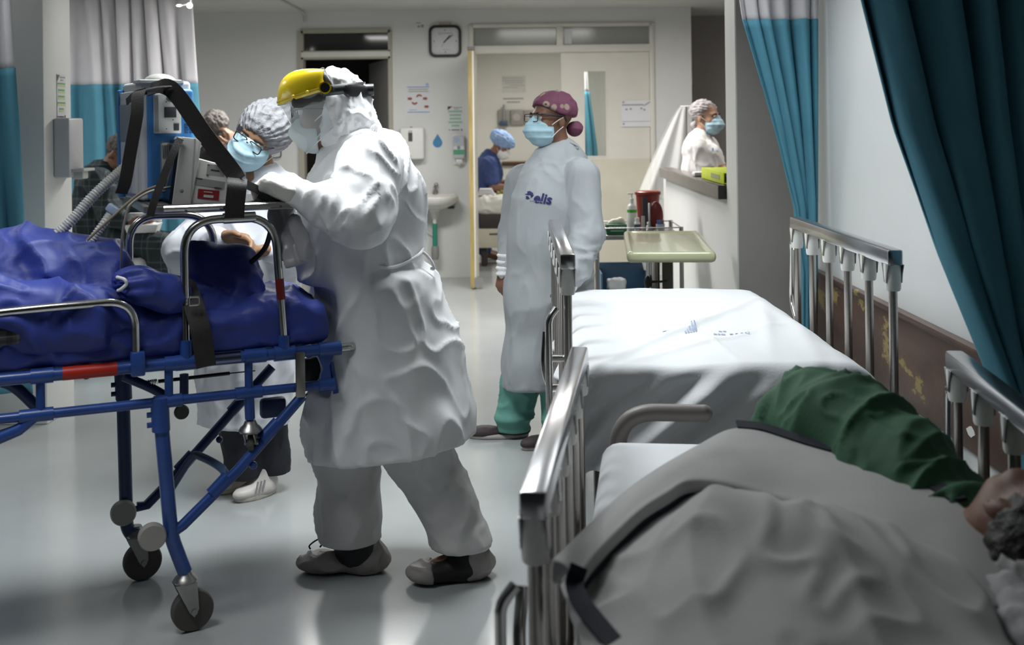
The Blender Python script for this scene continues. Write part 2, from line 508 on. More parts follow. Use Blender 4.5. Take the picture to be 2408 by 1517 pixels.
# door 1 : frame, transom pane, grey leaf standing ajar inside
d = thing('door_1', (D1[0], YB, 0), kind='structure')
w = D1[1] - D1[0]
boxes('door_frame', [((-0.035, -0.02, 0), (0.02, 0.11, 2.43)), ((w - 0.02, -0.02, 0), (w + 0.02, 0.11, 2.43)), ((0, -0.02, 2.405), (w, 0.11, 2.445)), ((0, -0.02, 2.15), (w, 0.11, 2.175)), ((0, -0.02, 2.215), (w, 0.11, 2.232))], frame_m, d)
boxes('door_frame', [((0.0, -0.025, 2.17), (w, 0.0, 2.22))], white_frame_m, d)
boxes('transom_pane', [((0.02, 0.05, 2.23), (w - 0.02, 0.056, 2.41))], mat('dark_pane', (0.02, 0.018, 0.02), 0.06), d)
lf = boxes('door_leaf', [((-0.82, -0.02, 0.01), (0, 0.02, 2.15))], mat('grey_leaf', (0.42, 0.40, 0.385), 0.5), d)
lf.location = (w - 0.03, 0.16, 0); lf.rotation_euler = (0, 0, math.radians(-70))
# door 2 : double leaf with transom, left leaf swung into the ward
d = thing('door_2', (D2[0], YB, 0), kind='structure')
w = D2[1] - D2[0]
boxes('door_frame', [((-0.03, -0.02, 0), (0.015, 0.11, 2.47)), ((w - 0.015, -0.02, 0), (w + 0.03, 0.11, 2.47)), ((0, -0.02, 2.44), (w, 0.11, 2.475)), ((0, -0.022, 2.19), (w, 0.11, 2.262)), ((0.83, -0.02, 2.25), (0.895, 0.11, 2.45))], white_frame_m, d, bev=0.004)
boxes('transom_pane', [((0.012, 0.045, 2.262), (0.832, 0.053, 2.442))], frost_m, d)
boxes('transom_pane', [((0.892, 0.045, 2.262), (w - 0.012, 0.053, 2.442))], frost_m, d)
b = MB()
lx0, lx1, wz0, wz1, wx0, wx1 = 0.872, w - 0.018, 1.17, 2.0, 1.10, 1.305
for lo, hi in (((lx0, 0.02, 0.01), (wx0, 0.06, 2.19)), ((wx1, 0.02, 0.01), (lx1, 0.06, 2.19)), ((wx0, 0.02, wz1), (wx1, 0.06, 2.19)), ((wx0, 0.02, 0.01), (wx1, 0.06, wz0))): b.box(V(*lo), V(*hi))
lf = b.build('door_leaf', mat('white_leaf', (0.66, 0.635, 0.57), 0.4, var=0.03), d)
boxes('window_pane', [((wx0, 0.036, wz0), (wx1, 0.042, wz1))], glass_m, lf)
boxes('kick_panel', [((lx0 + 0.01, 0.012, 0.02), (lx1 - 0.005, 0.022, 1.14))], mat('beige_laminate', (0.60, 0.57, 0.47), 0.45), lf)
boxes('window_bead', [((wx0 - 0.01, 0.014, wz0 - 0.012), (wx1 + 0.01, 0.03, wz0)), ((wx1, 0.014, wz0), (wx1 + 0.01, 0.03, wz1))], white_frame_m, lf)
lf = boxes('door_leaf', [((0.0, -0.83, 0.012), (0.045, -0.01, 2.19))], mat('white_leaf', (1, 1, 1)), d)
boxes('leaf_edge', [((-0.006, -0.845, 0.012), (0.03, -0.828, 2.19))], gold_m, lf)
boxes('door_closer', [((-0.01, -0.86, 2.17), (0.06, -0.80, 2.20))], mat('door_hardware', (0.12, 0.11, 0.10), 0.4), lf)
MB().cyl((0.06, -0.84, 0.06), (0.06, -0.78, 0.06), 0.05).build('door_stop', steel_m, lf)
boxes('torn_paper', [((0.905, 0.02, 2.27), (0.98, 0.036, 2.42))], paper_m, d)

# ------------------------------------------------------------------ ceiling lamps, pipe, added glowing glints
for i, (x, y, sx, sy, wt, c) in enumerate(LAMPS):
    where = ['above the stretcher', 'above the made bed', 'in front of the double door', 'in front of the dark doorway', 'on the far side of the partition curtain', 'above the bay with the plaid patient', 'above the nurse counter', 'inside the treatment room', 'above the foot end of the stretcher'][i]
    t = thing('ceiling_lamp', (x, y, CEIL), label='white recessed ceiling lamp panel ' + where, cat='lamp', group='ceiling lamp panels')
    boxes('lamp_frame', [((-sx / 2, -sy / 2, -0.03), (-sx / 2 + 0.03, sy / 2, 0)), ((sx / 2 - 0.03, -sy / 2, -0.03), (sx / 2, sy / 2, 0)), ((-sx / 2, -sy / 2, -0.03), (sx / 2, -sy / 2 + 0.03, 0)), ((-sx / 2, sy / 2 - 0.03, -0.03), (sx / 2, sy / 2, 0))], white_m, t)
    boxes('lamp_diffuser', [((-sx / 2 + 0.03, -sy / 2 + 0.03, -0.012), (sx / 2 - 0.03, sy / 2 - 0.03, -0.002))], white_m, t)
b = MB(); b.tube(arc_path([(-2.05, 9.2, CEIL - 0.012), (-2.06, 11.0, CEIL - 0.012), (-2.06, 11.22, CEIL - 0.03), (-2.06, 11.23, 2.52)], 0.12), 0.012)
b.build('ceiling_pipe', mat('painted_pipe', (0.5, 0.49, 0.47), 0.5), label='thin painted conduit bending down from ceiling above dark doorway', cat='pipe')
em = bpy.data.materials.new('glint_glow'); em.use_nodes = True  # added glow standing in for the glints of the curtain rail end
e_ = em.node_tree.nodes['Principled BSDF']; e_.inputs['Emission Color'].default_value = (1, 0.95, 0.88, 1); e_.inputs['Emission Strength'].default_value = 9
t = thing('glint_spots', (0, 0, 0), label='two small glowing balls added for the bright glints above the bay curtain', cat='lamp')
p = at(446, 13, 8.7); q = at(421, 13, 8.7)
MB().ball(p, 0.021).build('glint_ball', em, t); MB().ball(q, (0.02, 0.01, 0.008)).build('glint_ball', em, t)
MB().tube([p + V(0, 0.03, 0.02), p + V(0, 0.03, CEIL - p[2])], 0.006).tube([q + V(0, 0.03, 0), p + V(0, 0.03, 0.02)], 0.006).build('glint_arm', white_m, t)

# ------------------------------------------------------------------ curtains
def curtain(name, label, Y, left, right, ztop, zsplit, zbot, folds, amp, seed, group=None, lean=0.0):
    """left/right: list of (z, x)"""
    t = thing(name, (0, 0, 0), label=label, cat='curtain', group=group)
    lz, lx = zip(*sorted(left)); rz, rx = zip(*sorted(right))
    def sheet(z0, z1, nz, inset, nm, m):
        nu = folds * 14 + 1
        z = np.linspace(z1, z0, nz)[:, None]; u = np.linspace(0, 1, nu)[None, :]
        a = np.interp(z, lz, lx); c = np.interp(z, rz, rx)
        uu = u + 0.035 * np.sin(u * 9 + seed) + 0.012 * np.sin(z * 2.1 + u * 17 + seed)
        x = a + (c - a) * np.clip(u, 0, 1)
        ph = uu * folds * 2 * math.pi + 0.5 * np.sin(z * 1.3 + seed + u * 4)
        dep = amp * np.sin(ph) + 0.45 * amp * np.sin(ph * 0.53 + seed) + 0.25 * amp * np.sin(ph * 2.1 + z * 3)
        x = x + 0.35 * amp * np.cos(ph) * (u > 0.02) * (u < 0.98)
        P = np.stack([x + 0 * z, Y + dep + inset, z + 0 * x], -1)
        return grid_obj(nm, P, m, t, thick=0.004)
    sheet(zbot, zsplit, 40, 0.0, 'curtain_fabric', teal_m)
    if ztop > zsplit: sheet(zsplit - 0.012, ztop, 16, 0.003, 'curtain_net', net_m)
    MB().tube([(min(lx) - 0.1, Y, ztop + 0.02), (max(rx) + 0.05, Y, ztop + 0.02)], 0.012).build('curtain_rail', white_m, t)
    return t
curtain('bay_curtain', 'teal curtain with white net top behind the plaid patient', 9.0, [(0.2, -3.75), (2.6, -3.75)], [(0.2, -2.47), (1.5, -2.47), (2.6, -2.52)], 2.57, 1.845, 0.22, 9, 0.035, 1.0)
curtain('bay_curtain', 'blue curtain with white net top at the left edge beside the partition wall', 5.45, [(0.2, -3.3), (2.6, -3.3)], [(0.2, -2.30), (1.5, -2.345), (2.6, -2.41)], 2.57, 1.79, 0.25, 6, 0.04, 2.3)
curtain('bay_curtain', 'teal curtain gathered to the wall behind the made bed, grey-white band on top', 5.72, [(0.4, 1.40), (0.75, 1.41), (1.07, 1.375), (1.5, 1.265), (2.0, 1.125), (2.6, 1.05)], [(0.4, 1.475), (0.9, 1.48), (2.6, 1.525)], 2.57, 2.0, 0.42, 5, 0.036, 4.1)
curtain('bay_curtain', 'dark teal curtain sweeping down to the wall beside the occupied bed', 3.14, [(0.5, 1.40), (0.73, 1.335), (1.13, 1.17), (1.48, 1.045), (1.84, 0.955), (2.6, 0.80)], [(0.5, 1.46), (0.9, 1.47), (2.6, 1.52)], 2.57, 2.0, 0.5, 5, 0.05, 0.4)
t = curtain('bay_curtain', 'teal curtain seen through the narrow door window', 13.4, [(0.3, 0.74), (2.6, 0.74)], [(0.3, 0.98), (1.2, 0.93), (1.9, 0.84), (2.6, 0.80)], 2.57, 1.86, 0.3, 3, 0.03, 5.0)

# ------------------------------------------------------------------ bumper board on the right wall
bm_ = mat('worn_brown_board', (0.085, 0.042, 0.029), 0.32, bump=0.15, bscale=25, var=0.35, vscale=5, stretch=(1, 0.5, 1.2))
nt, bs, mx, mp = base_mix(bm_)
nz = nt.nodes.new('ShaderNodeTexNoise'); nz.inputs['Scale'].default_value = 4.2; nz.inputs['Detail'].default_value = 7; nz.inputs['Roughness'].default_value = 0.7
nt.links.new(mp.outputs[0], nz.inputs['Vector'])
ms = ramp(nt, nz.outputs['Fac'], [(0.60, (0, 0, 0)), (0.635, (1, 1, 1))])
m2 = nt.nodes.new('ShaderNodeMix'); m2.data_type = 'RGBA'
nt.links.new(ms, m2.inputs[0]); nt.links.new(mx.outputs[2], m2.inputs[6]); m2.inputs[7].default_value = (0.30, 0.22, 0.07, 1)
nt.links.new(m2.outputs[2], bs.inputs['Base Color'])
t = thing('bumper_board', (1.55, 4.0, 0.37), label='worn brown wooden bumper board along the right wall', cat='board')
b = MB(); b.box(V(-0.028, -2.6, 0), V(0, 2.28, 0.335), 0.004); b.build('board_panel', bm_, t)
b = MB(); b.box(V(-0.04, -2.6, 0.335), V(0, 2.28, 0.362), 0.006); b.build('top_lip', bm_, t)
for i, (y0, z0, s) in enumerate(((-0.12, 0.05, 0.04), (0.02, 0.02, 0.022), (-0.55, 0.04, 0.025))):
    b = MB(); rr = random.Random(i)
    b.prism([(s * 0.45 * (0.5 + 0.7 * rr.random()) * math.sin(a), s * (0.5 + 0.6 * rr.random()) * math.cos(a)) for a in [k * 2 * math.pi / 11 for k in range(11)]], 0.002, Matrix.Translation((-0.0275, y0, z0 + 0.02)) @ Matrix.Rotation(math.radians(-90), 4, 'Y'))
    b.build('paint_chip', wall_m, t)

# ------------------------------------------------------------------ things on the back wall
def wall_thing(name, px, py, label, cat, Y=YB, group=None):
    p = at(px, py, Y)
    return thing(name, (p[0], Y, p[2]), label=label, cat=cat, group=group)
K = YB / F                                       # metres per pixel on the back wall
def wbox(t, name, x0, y0, x1, y1, m, d0, d1, bev=0.0, cx=0, cy=0):
    """box on the back wall from pixel offsets against the thing's own centre pixel"""
    return boxes(name, [(((x0 - cx) * K, -d1, -(y1 - cy) * K), ((x1 - cx) * K, -d0, -(y0 - cy) * K))], m, t, bev)
# clock
t = wall_thing('wall_clock', 1047, 97, 'square wall clock with rounded black frame and white face', 'clock')
def rrect(w, h, r, n=6):
    out = []
    for cx, cy, a0 in ((w - r, h - r, 0), (-w + r, h - r, 90), (-w + r, -h + r, 180), (w - r, -h + r, 270)):
        for k in range(n + 1):
            a = math.radians(a0 + 90 * k / n); out.append((cx + r * math.cos(a), cy + r * math.sin(a)))
    return out
XZ = Matrix.Rotation(math.radians(90), 4, 'X')
b = MB(); o_, i_ = rrect(0.158, 0.156, 0.062), rrect(0.133, 0.131, 0.045)
ro = [[b.bm.verts.new((x, y, z)) for x, z in pts] for y, pts in ((0, o_), (-0.035, o_), (-0.042, rrect(0.15, 0.148, 0.056)), (-0.040, i_), (-0.018, i_))]
for a, c in zip(ro[:-1], ro[1:]):
    for k in range(len(a)): b.bm.faces.new((a[k], a[(k + 1) % len(a)], c[(k + 1) % len(a)], c[k]))
b.build('clock_frame', mat('clock_black', (0.018, 0.016, 0.014), 0.35), t, 40)
b = MB(); b.prism(i_, 0.004, Matrix.Translation((0, -0.014, 0)) @ XZ); b.build('clock_face', paper_m, t)
def hand(ang, L, wd, nm, z):
    b = MB(); b.box(V(-wd / 2, -0.002, -0.02), V(wd / 2, 0, L)); o = b.build(nm, ink_m, t)
    o.location = (0, z, 0); o.rotation_euler = (0, math.radians(ang), 0)
hand(42, 0.075, 0.010, 'hour_hand', -0.022); hand(52, 0.10, 0.006, 'minute_hand', -0.026); hand(212, 0.07, 0.002, 'second_hand', -0.029)
for k in range(12):
    a = math.radians(30 * k); big = k % 3 == 0
    boxes('hour_mark', [((0.108 * math.sin(a) - (0.005 if big else 0.002), -0.0205, 0.108 * math.cos(a) - (0.005 if big else 0.002)), (0.108 * math.sin(a) + (0.005 if big else 0.002), -0.018, 0.108 * math.cos(a) + (0.005 if big else 0.002)))], ink_m, t)
for f0, f1 in (((-0.07, -0.0205, 0.075), (0.075, -0.018, 0.08)), ((-0.065, -0.0205, 0.062), (-0.03, -0.018, 0.066)), ((-0.03, -0.0205, -0.085), (0.04, -0.018, -0.082))): boxes('face_print', [(f0, f1)], grey_ink_m, t)
boxes('clock_hook', [((-0.06, -0.02, 0.156), (0.06, 0, 0.186))], mat('beige_tape', (0.45, 0.40, 0.33), 0.6), t)
# arrows poster
t = wall_thing('poster', 984, 233, 'white notice sheet with brown-red arrows and blue lines', 'poster')
wbox(t, 'sheet', -31, -37, 31, 37, paper_m, 0.0, 0.004)
for y0 in (-29, 30): wbox(t, 'printed_line', -26, y0, 26, y0 + 1.6, blue_ink_m, 0.004, 0.005)
for y0, a, c in ((-24, -23, 23), (-19, -24, 24), (25, -22, -4)): wbox(t, 'printed_line', a, y0, c, y0 + (2.2 if y0 < 0 else 1), grey_ink_m if y0 < 0 else blue_ink_m, 0.004, 0.005)
arm_ = mat('brown_red_print', (0.30, 0.06, 0.04), 0.5)
def arrow(ox, oy):
    b = MB(); b.prism([(-6, -2.8), (1, -2.8), (1, -4.6), (6, 0), (1, 4.6), (1, 2.8), (-6, 2.8), (-4.5, 0)], 0.7, Matrix.Translation((ox * K, -0.004, -oy * K)) @ XZ @ Matrix.Diagonal((K, K, 0.001, 1)))
    b.build('arrow', arm_, t)
for ox, oy in ((-20, -1), (16, -1), (19, 18)): arrow(ox, oy)
for ox, oy, a0, a1 in ((2, -4, 20, 175), (-9, 6, 190, 345)):
    pts = [(7.5 * math.cos(math.radians(a)), 7.5 * math.sin(math.radians(a))) for a in np.linspace(a0, a1, 9)] + [(3.2 * math.cos(math.radians(a)), 3.2 * math.sin(math.radians(a))) for a in np.linspace(a1, a0, 9)]
    b = MB(); b.prism(pts, 0.7, Matrix.Translation((ox * K, -0.004, -oy * K)) @ XZ @ Matrix.Diagonal((K, K, 0.001, 1))); b.build('arrow', arm_, t)
b = MB(); b.prism([(4 * math.cos(a), 4 * math.sin(a)) for a in np.linspace(0, 6.2, 12)], 0.7, Matrix.Translation((21 * K, -0.004, 34 * K)) @ XZ @ Matrix.Diagonal((K, K, 0.001, 1))); b.build('emblem', mat('pale_blue_print', (0.36, 0.45, 0.62), 0.5), t)
# green list notice
def list_notice(px, py, label, Y, sc, tint):
    t = wall_thing('notice', px, py, label, 'poster', Y=Y)
    k = Y / F * sc
    boxes('sheet', [((-18 * k, -0.003, -30 * k), (18 * k, 0, 30 * k))], paper_m, t)
    b = MB(); b.prism([(-18, 29), (-6, 29), (-18, 20)], 0.7, Matrix.Translation((0, -0.003, 0)) @ XZ @ Matrix.Diagonal((k, k, 0.0012, 1))); b.build('corner_print', mat('dark_red_print', (0.10, 0.03, 0.025), 0.5), t)
    boxes('printed_line', [((-5 * k, -0.0045, 25 * k), (16 * k, -0.003, 27 * k)), ((-3 * k, -0.0045, 21.5 * k), (8 * k, -0.003, 23 * k))], grey_ink_m, t)
    for i, (z, a, c) in enumerate(((16.5, -17, 17), (8, -14, 14), (-0.5, -14, 14), (-9, -17, 17), (-17, -10, 10))):
        boxes('green_band', [((a * k, -0.004, (z - 3) * k), (c * k, -0.003, (z + 2.5) * k))], tint, t)
        boxes('printed_line', [(((a + 1) * k, -0.005, (z + 0.2) * k), ((c - 2) * k, -0.004, (z + 1.8) * k))], green_ink_m, t)
    boxes('printed_line', [((-16 * k, -0.0045, -27.5 * k), (-13 * k, -0.003, -25.5 * k)), ((-10 * k, -0.0045, -27.5 * k), (9 * k, -0.003, -25.5 * k)), ((13 * k, -0.0045, -28.5 * k), (16 * k, -0.003, -24.5 * k))], ink_m, t)
    return t
list_notice(1071, 279, 'narrow notice with green text bands above the gel dispenser', YB, 1.0, mat('pale_green_print', (0.48, 0.60, 0.52), 0.6))
# same notice on the partition wall, facing the aisle
t = list_notice(300, 300, 'narrow notice with yellow-green bands on the partition wall', 6.0, 1.15, mat('yellow_green_print', (0.55, 0.62, 0.30), 0.6))
p = at(143, 228, 6.05); t.location = (-2.40, 6.05, p[2]); t.rotation_euler = (0, 0, math.radians(90)); t.scale = (1.2, 1, 1.55)
# paper towel dispenser
t = wall_thing('towel_dispenser', 971, 337, 'white wall paper-towel dispenser with dark window', 'dispenser')
b = MB(); b.box(V(-0.117, -0.13, -0.155), V(0.117, 0, 0.155), 0.018, seg=3); b.build('casing', white_m, t)
boxes('window', [((-0.032, -0.134, 0.02), (0.008, -0.128, 0.105))], mat('smoke_window', (0.10, 0.095, 0.085), 0.2), t)
boxes('window_top', [((-0.032, -0.1335, 0.108), (0.008, -0.128, 0.128))], mat('light_grey_plastic', (0.5, 0.5, 0.48), 0.35), t)
boxes('brand_mark', [((-0.03, -0.133, -0.125), (-0.004, -0.129, -0.121))], grey_ink_m, t)
boxes('lock', [((-0.018, -0.1, 0.154), (0.002, -0.05, 0.162))], ink_m, t)
# drop sign
t = wall_thing('drop_sign', 1029, 331, 'blue water-drop shaped sticker', 'sign')
pts = [(0, 0.068)] + [(0.047 * math.cos(math.radians(a)), -0.02 + 0.047 * math.sin(math.radians(a))) for a in range(25, -206, -15)]
b = MB(); b.prism(pts, 0.003, XZ); b.build('drop', mat('drop_blue', (0.06, 0.24, 0.47), 0.4), t)
boxes('printed_line', [((-0.012, -0.005, -0.005), (0.03, -0.003, -0.002)), ((-0.005, -0.005, -0.018), (0.034, -0.003, -0.015)), ((0.0, -0.005, -0.03), (0.03, -0.003, -0.027))], mat('olive_print', (0.18, 0.30, 0.30), 0.5), t)
# gel dispenser
t = wall_thing('gel_dispenser', 1080, 352, 'clear wall gel dispenser with green and white label', 'dispenser')
b = MB(); b.box(V(-0.068, -0.02, -0.15), V(0.062, 0, 0.155), 0.012); b.build('back_plate', white_m, t)
b = MB(); b.box(V(-0.055, -0.10, -0.09), V(0.058, -0.02, 0.14), 0.02, seg=3); b.build('bottle', mat('gel_bottle', (0.52, 0.53, 0.56), 0.15), t)
boxes('label', [((-0.054, -0.103, -0.045), (0.057, -0.098, 0.0))], green_ink_m, t)
boxes('label', [((-0.05, -0.103, 0.002), (0.053, -0.098, 0.036))], paper_m, t)
b = MB(); b.lathe([(0.028, 0), (0.028, 0.002)], 20, Matrix.Translation((-0.018, -0.101, 0.098)) @ XZ); b.lathe([(0.017, 0), (0.017, 0.003)], 20, Matrix.Translation((-0.018, -0.101, 0.098)) @ XZ); b.build('round_emblem', mat('pale_blue_print', (1, 1, 1)), t)
MB().ball((0.0, -0.102, 0.022), (0.016, 0.004, 0.02)).build('emblem', mat('olive_print', (1, 1, 1)), t)
b = MB(); b.box(V(-0.03, -0.085, -0.135), V(0.035, -0.01, -0.09), 0.008); b.lathe([(0.012, 0), (0.012, -0.03)], 12, Matrix.Translation((0.0, -0.06, -0.12))); b.build('pump', white_m, t)
# small things on the wall
t = wall_thing('wall_hook', 663, 352, 'dark wire hook on the wall beside the hair-capped nurse', 'hook')
MB().tube(arc_path([(0.0, 0, 0.08), (0.0, -0.04, 0.08), (0.0, -0.05, -0.07), (-0.06, -0.05, -0.08), (-0.09, -0.02, -0.075)], 0.02), 0.006).build('hook_wire', black_m, t)
t = wall_thing('wall_sticker', 989, 60, 'small faded sticker beside the clock', 'sign')
for x0, z0, x1, z1 in ((-0.045, 0.022, 0.0, 0.03), (-0.03, -0.02, -0.005, 0.0), (0.005, -0.02, 0.03, 0.01)): boxes('printed_mark', [((x0, -0.003, z0), (x1, 0, z1))], grey_ink_m, t)
p_ = boxes('sheet', [((-0.05, -0.001, -0.035), (0.05, 0, 0.035))], wall_m, t)
# sink
t = wall_thing('sink', 1024, 470, 'white wall-hung washbasin with tap and green-sleeved drain pipe', 'sink')
sk = S(); sk.ell((0, -0.19, 0.045), (0.235, 0.2, 0.13), k=0.02)
sk.cut((0, 0, 0.05), (0, 0, 1), 0.006); sk.cut((0, 0.0, 0), (0, 1, 0))
sk.box((0, -0.05, 0.045), (0.2, 0.05, 0.022), rnd=0.012, k=0.03)
sk.cone((0, -0.13, -0.02), (0, -0.13, -0.14), 0.055, 0.04, k=0.05)
sk.ell((0, -0.2, 0.085), (0.18, 0.135, 0.11), k=0.02, op='s')
sdf_obj('basin', sk, 0.009, mat('porcelain', (0.66, 0.645, 0.61), 0.15), t)
MB().cyl((0.005, -0.05, 0.06), (0.005, -0.05, 0.10), 0.028, 0.022).tube(smooth_path([(0.005, -0.05, 0.09), (0.005, -0.07, 0.135), (0.005, -0.12, 0.14), (0.005, -0.15, 0.12)]), 0.011).ball((0.012, -0.045, 0.15), (0.02, 0.016, 0.02)).build('tap', mat('tap_metal', (0.34, 0.33, 0.30), 0.3, 1.0), t)
MB().cyl((0, -0.13, -0.145), (0, -0.13, -0.16), 0.032).build('drain_ring', mat('tap_metal', (1, 1, 1)), t)
MB().cyl((0, -0.13, -0.16), (0, -0.13, -0.22), 0.017).build('drain_pipe', white_m, t)
MB().cyl((0, -0.13, -0.22), (0, -0.13, -0.44), 0.024).build('green_sleeve', mat('green_sleeve', (0.03, 0.22, 0.16), 0.5), t)
MB().lathe([(0.03, -0.44), (0.036, -0.46), (0.038, -0.53), (0.028, -0.57)], 20, Matrix.Translation((0, -0.13, 0))).build('bottle_trap', mat('grey_trap', (0.24, 0.24, 0.23), 0.5), t)
MB().tube(smooth_path([(-0.06, -0.09, -0.11), (-0.1, -0.06, -0.18), (-0.085, -0.03, -0.3), (-0.03, -0.02, -0.35), (0.0, 0, -0.36)]), 0.006).build('supply_hose', white_m, t)
for s in (-1, 1): boxes('bracket', [((s * 0.16 - 0.03, -0.2, -0.075), (s * 0.16 + 0.03, 0, -0.065))], ink_m, t)
# sheet on the closed leaf
t = wall_thing('notice', 1501, 267, 'white printed notice taped to the closed door leaf', 'poster')
t.location.y = YB + 0.012
wbox(t, 'sheet', -40, -31, 40, 31, paper_m, 0.0, 0.004)
wbox(t, 'printed_bar', -38, -22, 12, -19, grey_ink_m, 0.004, 0.006)
b = MB(); b.prism([(10, 18), (30, 30), (36, 30), (16, 18)], 0.7, Matrix.Translation((0, -0.004, 0)) @ XZ @ Matrix.Diagonal((K, K, 0.002, 1))); b.build('printed_bar', grey_ink_m, t)
wbox(t, 'printed_line', -38, 18, 36, 19, grey_ink_m, 0.004, 0.006)
for x0, y0 in ((-37, -29), (-20, -13), (5, -14), (12, -11), (30, -14), (-37, 22), (32, 24), (-30, -12)): wbox(t, 'printed_mark', x0, y0, x0 + 5, y0 + 4, grey_ink_m, 0.004, 0.006)
wbox(t, 'edge_strip', 39, -33, 41, -8, mat('brown_tape', (0.15, 0.10, 0.06), 0.5), 0.0, 0.007)
# box dispenser on the partition wall
p = at(158, 345, 6.02)
t = thing('wall_dispenser', (-2.40, 6.04, p[2]), label='pale grey wall dispenser mounted on the partition wall', cat='dispenser')
b = MB(); b.box(V(0, -0.1, -0.16), V(0.085, 0.1, 0.15), 0.012); b.build('casing', mat('pale_grey_plastic', (0.52, 0.52, 0.54), 0.4), t)
b = MB(); b.box(V(0.07, -0.08, -0.13), V(0.15, 0.08, -0.115), 0.004); b.box(V(0.07, -0.04, -0.17), V(0.13, 0.04, -0.115), 0.006); b.build('drip_tray', mat('light_grey_plastic', (1, 1, 1)), t)
# ------------------------------------------------------------------ hospital beds
collar_m = mat('collar_plastic', (0.78, 0.78, 0.74), 0.4, var=0.05)
post_m = mat('brushed_post', (0.40, 0.37, 0.35), 0.28, 1.0, var=0.12, vscale=9, stretch=(1, 1, 0.2))
alu_m = mat('aluminium_rail', (0.55, 0.54, 0.56), 0.22, 1.0, bump=0.015, bscale=220, var=0.06, stretch=(1, 0.1, 1))
bedgrey_m = mat('dark_bed_frame', (0.085, 0.075, 0.072), 0.5, var=0.1)
taupe_m = mat('taupe_bed_plastic', (0.17, 0.15, 0.14), 0.45, var=0.06)
sheet_m = mat('white_bed_sheet', (0.66, 0.67, 0.685), 0.75, bump=0.10, bscale=120, var=0.02, vscale=3)
def m_collar():
    b = MB(); b.lathe([(0.021, -0.128), (0.0235, -0.122), (0.0275, -0.058), (0.0275, -0.046)], 20); return b.mesh('post_collar', collar_m)
def m_post(): 
    b = MB(); b.lathe([(0.0135, -0.60), (0.0135, -0.112)], 16); return b.mesh('rail_post', post_m)
def m_clip():
    b = MB(); b.prism([(-0.032, 0), (0.032, 0), (0.018, -0.03), (0.012, -0.058), (-0.012, -0.058), (-0.018, -0.03)], 0.003, Matrix.Translation((-0.0015, 0, -0.045)) @ Matrix.Rotation(math.radians(90), 4, 'Z') @ XZ)
    return b.mesh('post_clip', alu_m)
ME_COLLAR, ME_POST, ME_CLIP = m_collar(), m_post(), m_clip()
RAIL_L = 1.26
def make_rail(bed, x, ztop, nm='side_rail'):
    b = MB(); b.box(V(x - 0.024, 0, ztop - 0.05), V(x + 0.024, RAIL_L, ztop), 0.007)
    r = b.build(nm, alu_m, bed)
    for k in range(6):
        y = 0.028 + k * (RAIL_L - 0.056) / 5
        share('rail_post', ME_POST, (x, y, ztop), r); share('post_collar', ME_COLLAR, (x, y, ztop), r); share('post_clip', ME_CLIP, (x - 0.0235, y, ztop), r); share('post_clip', ME_CLIP, (x + 0.0235, y, ztop), r)
    b = MB(); b.box(V(x - 0.02, -0.01, ztop - 0.63), V(x + 0.02, RAIL_L + 0.01, ztop - 0.59), 0.006); b.build('lower_rail', post_m, r)
    s = 1 if x > 0 else -1
    MB().tube(arc_path([(x, RAIL_L - 0.03, ztop - 0.16), (x + s * 0.004, RAIL_L + 0.09, ztop - 0.10), (x + s * 0.004, RAIL_L + 0.10, ztop - 0.38), (x, RAIL_L - 0.03, ztop - 0.46)], 0.05), 0.009).build('grab_loop', chrome_m, r)
    return r
def make_bed(name, loc, rz, label, ztop, zmat, y0, y1, with_print=False):
    t = thing(name, loc, rz, label=label, cat='bed')
    for x in (-0.5, 0.5): make_rail(t, x, ztop)
    b = MB(); b.box(V(-0.45, y0 + 0.02, zmat - 0.28), V(0.45, y1 - 0.02, zmat - 0.19), 0.012); b.build('bed_platform', bedgrey_m, t)
    b = MB(); b.box(V(-0.44, y0, zmat - 0.19), V(0.44, y1, zmat - 0.006), 0.05, seg=4); b.build('mattress', sheet_m, t)
    for x in (-0.38, 0.38):
        for y in (y0 + 0.15, y1 - 0.15):
            b = MB(); b.box(V(x - 0.03, y - 0.03, 0.12), V(x + 0.03, y + 0.03, zmat - 0.27), 0.006); lg = b.build('bed_leg', bedgrey_m, t)
            b = MB(); b.lathe([(0.02, -0.022), (0.06, -0.02), (0.06, 0.02), (0.02, 0.022)], 24, Matrix.Translation((x, y, 0.06)) @ Matrix.Rotation(math.radians(90), 4, 'Y'))
            b.build('caster', black_m, lg)
    return t
far_bed = make_bed('hospital_bed', (0.65, 3.5, 0), 0.0, 'empty hospital bed made with a white printed sheet, side rails up', 1.1, 0.73, 0.12, 1.80)
near_bed = make_bed('hospital_bed', (0.516, 1.872, 0), -0.117, 'hospital bed in the foreground with the patient in green lying on it', 0.88, 0.64, -0.72, 1.235)
# lever and gas strut hardware on the left rails
for bed, zt in ((far_bed, 1.1), (near_bed, 0.88)):
    MB().tube(smooth_path([(-0.56, 0.35, zt - 0.30), (-0.565, 0.33, zt - 0.42), (-0.53, 0.25, zt - 0.55), (-0.54, 0.2, zt - 0.75)]), 0.013, flat=0.5).build('release_lever', chrome_m, bed)
    MB().tube(arc_path([(-0.535, 0.03, zt - 0.17), (-0.56, 0.02, zt - 0.20), (-0.56, 0.02, zt - 0.5), (-0.52, 0.04, zt - 0.56)], 0.03), 0.011).build('hand_bar', chrome_m, bed)
    for z in (0.33, 0.42): MB().cyl((-0.57, 0.06, zt - z), (-0.51, 0.06, zt - z), 0.011).build('rail_bolt', chrome_m, bed)
    b = MB(); b.box(V(-0.55, 0.1, zt - 0.52), V(-0.515, 0.16, zt - 0.44), 0.008); b.build('latch', collar_m, bed)
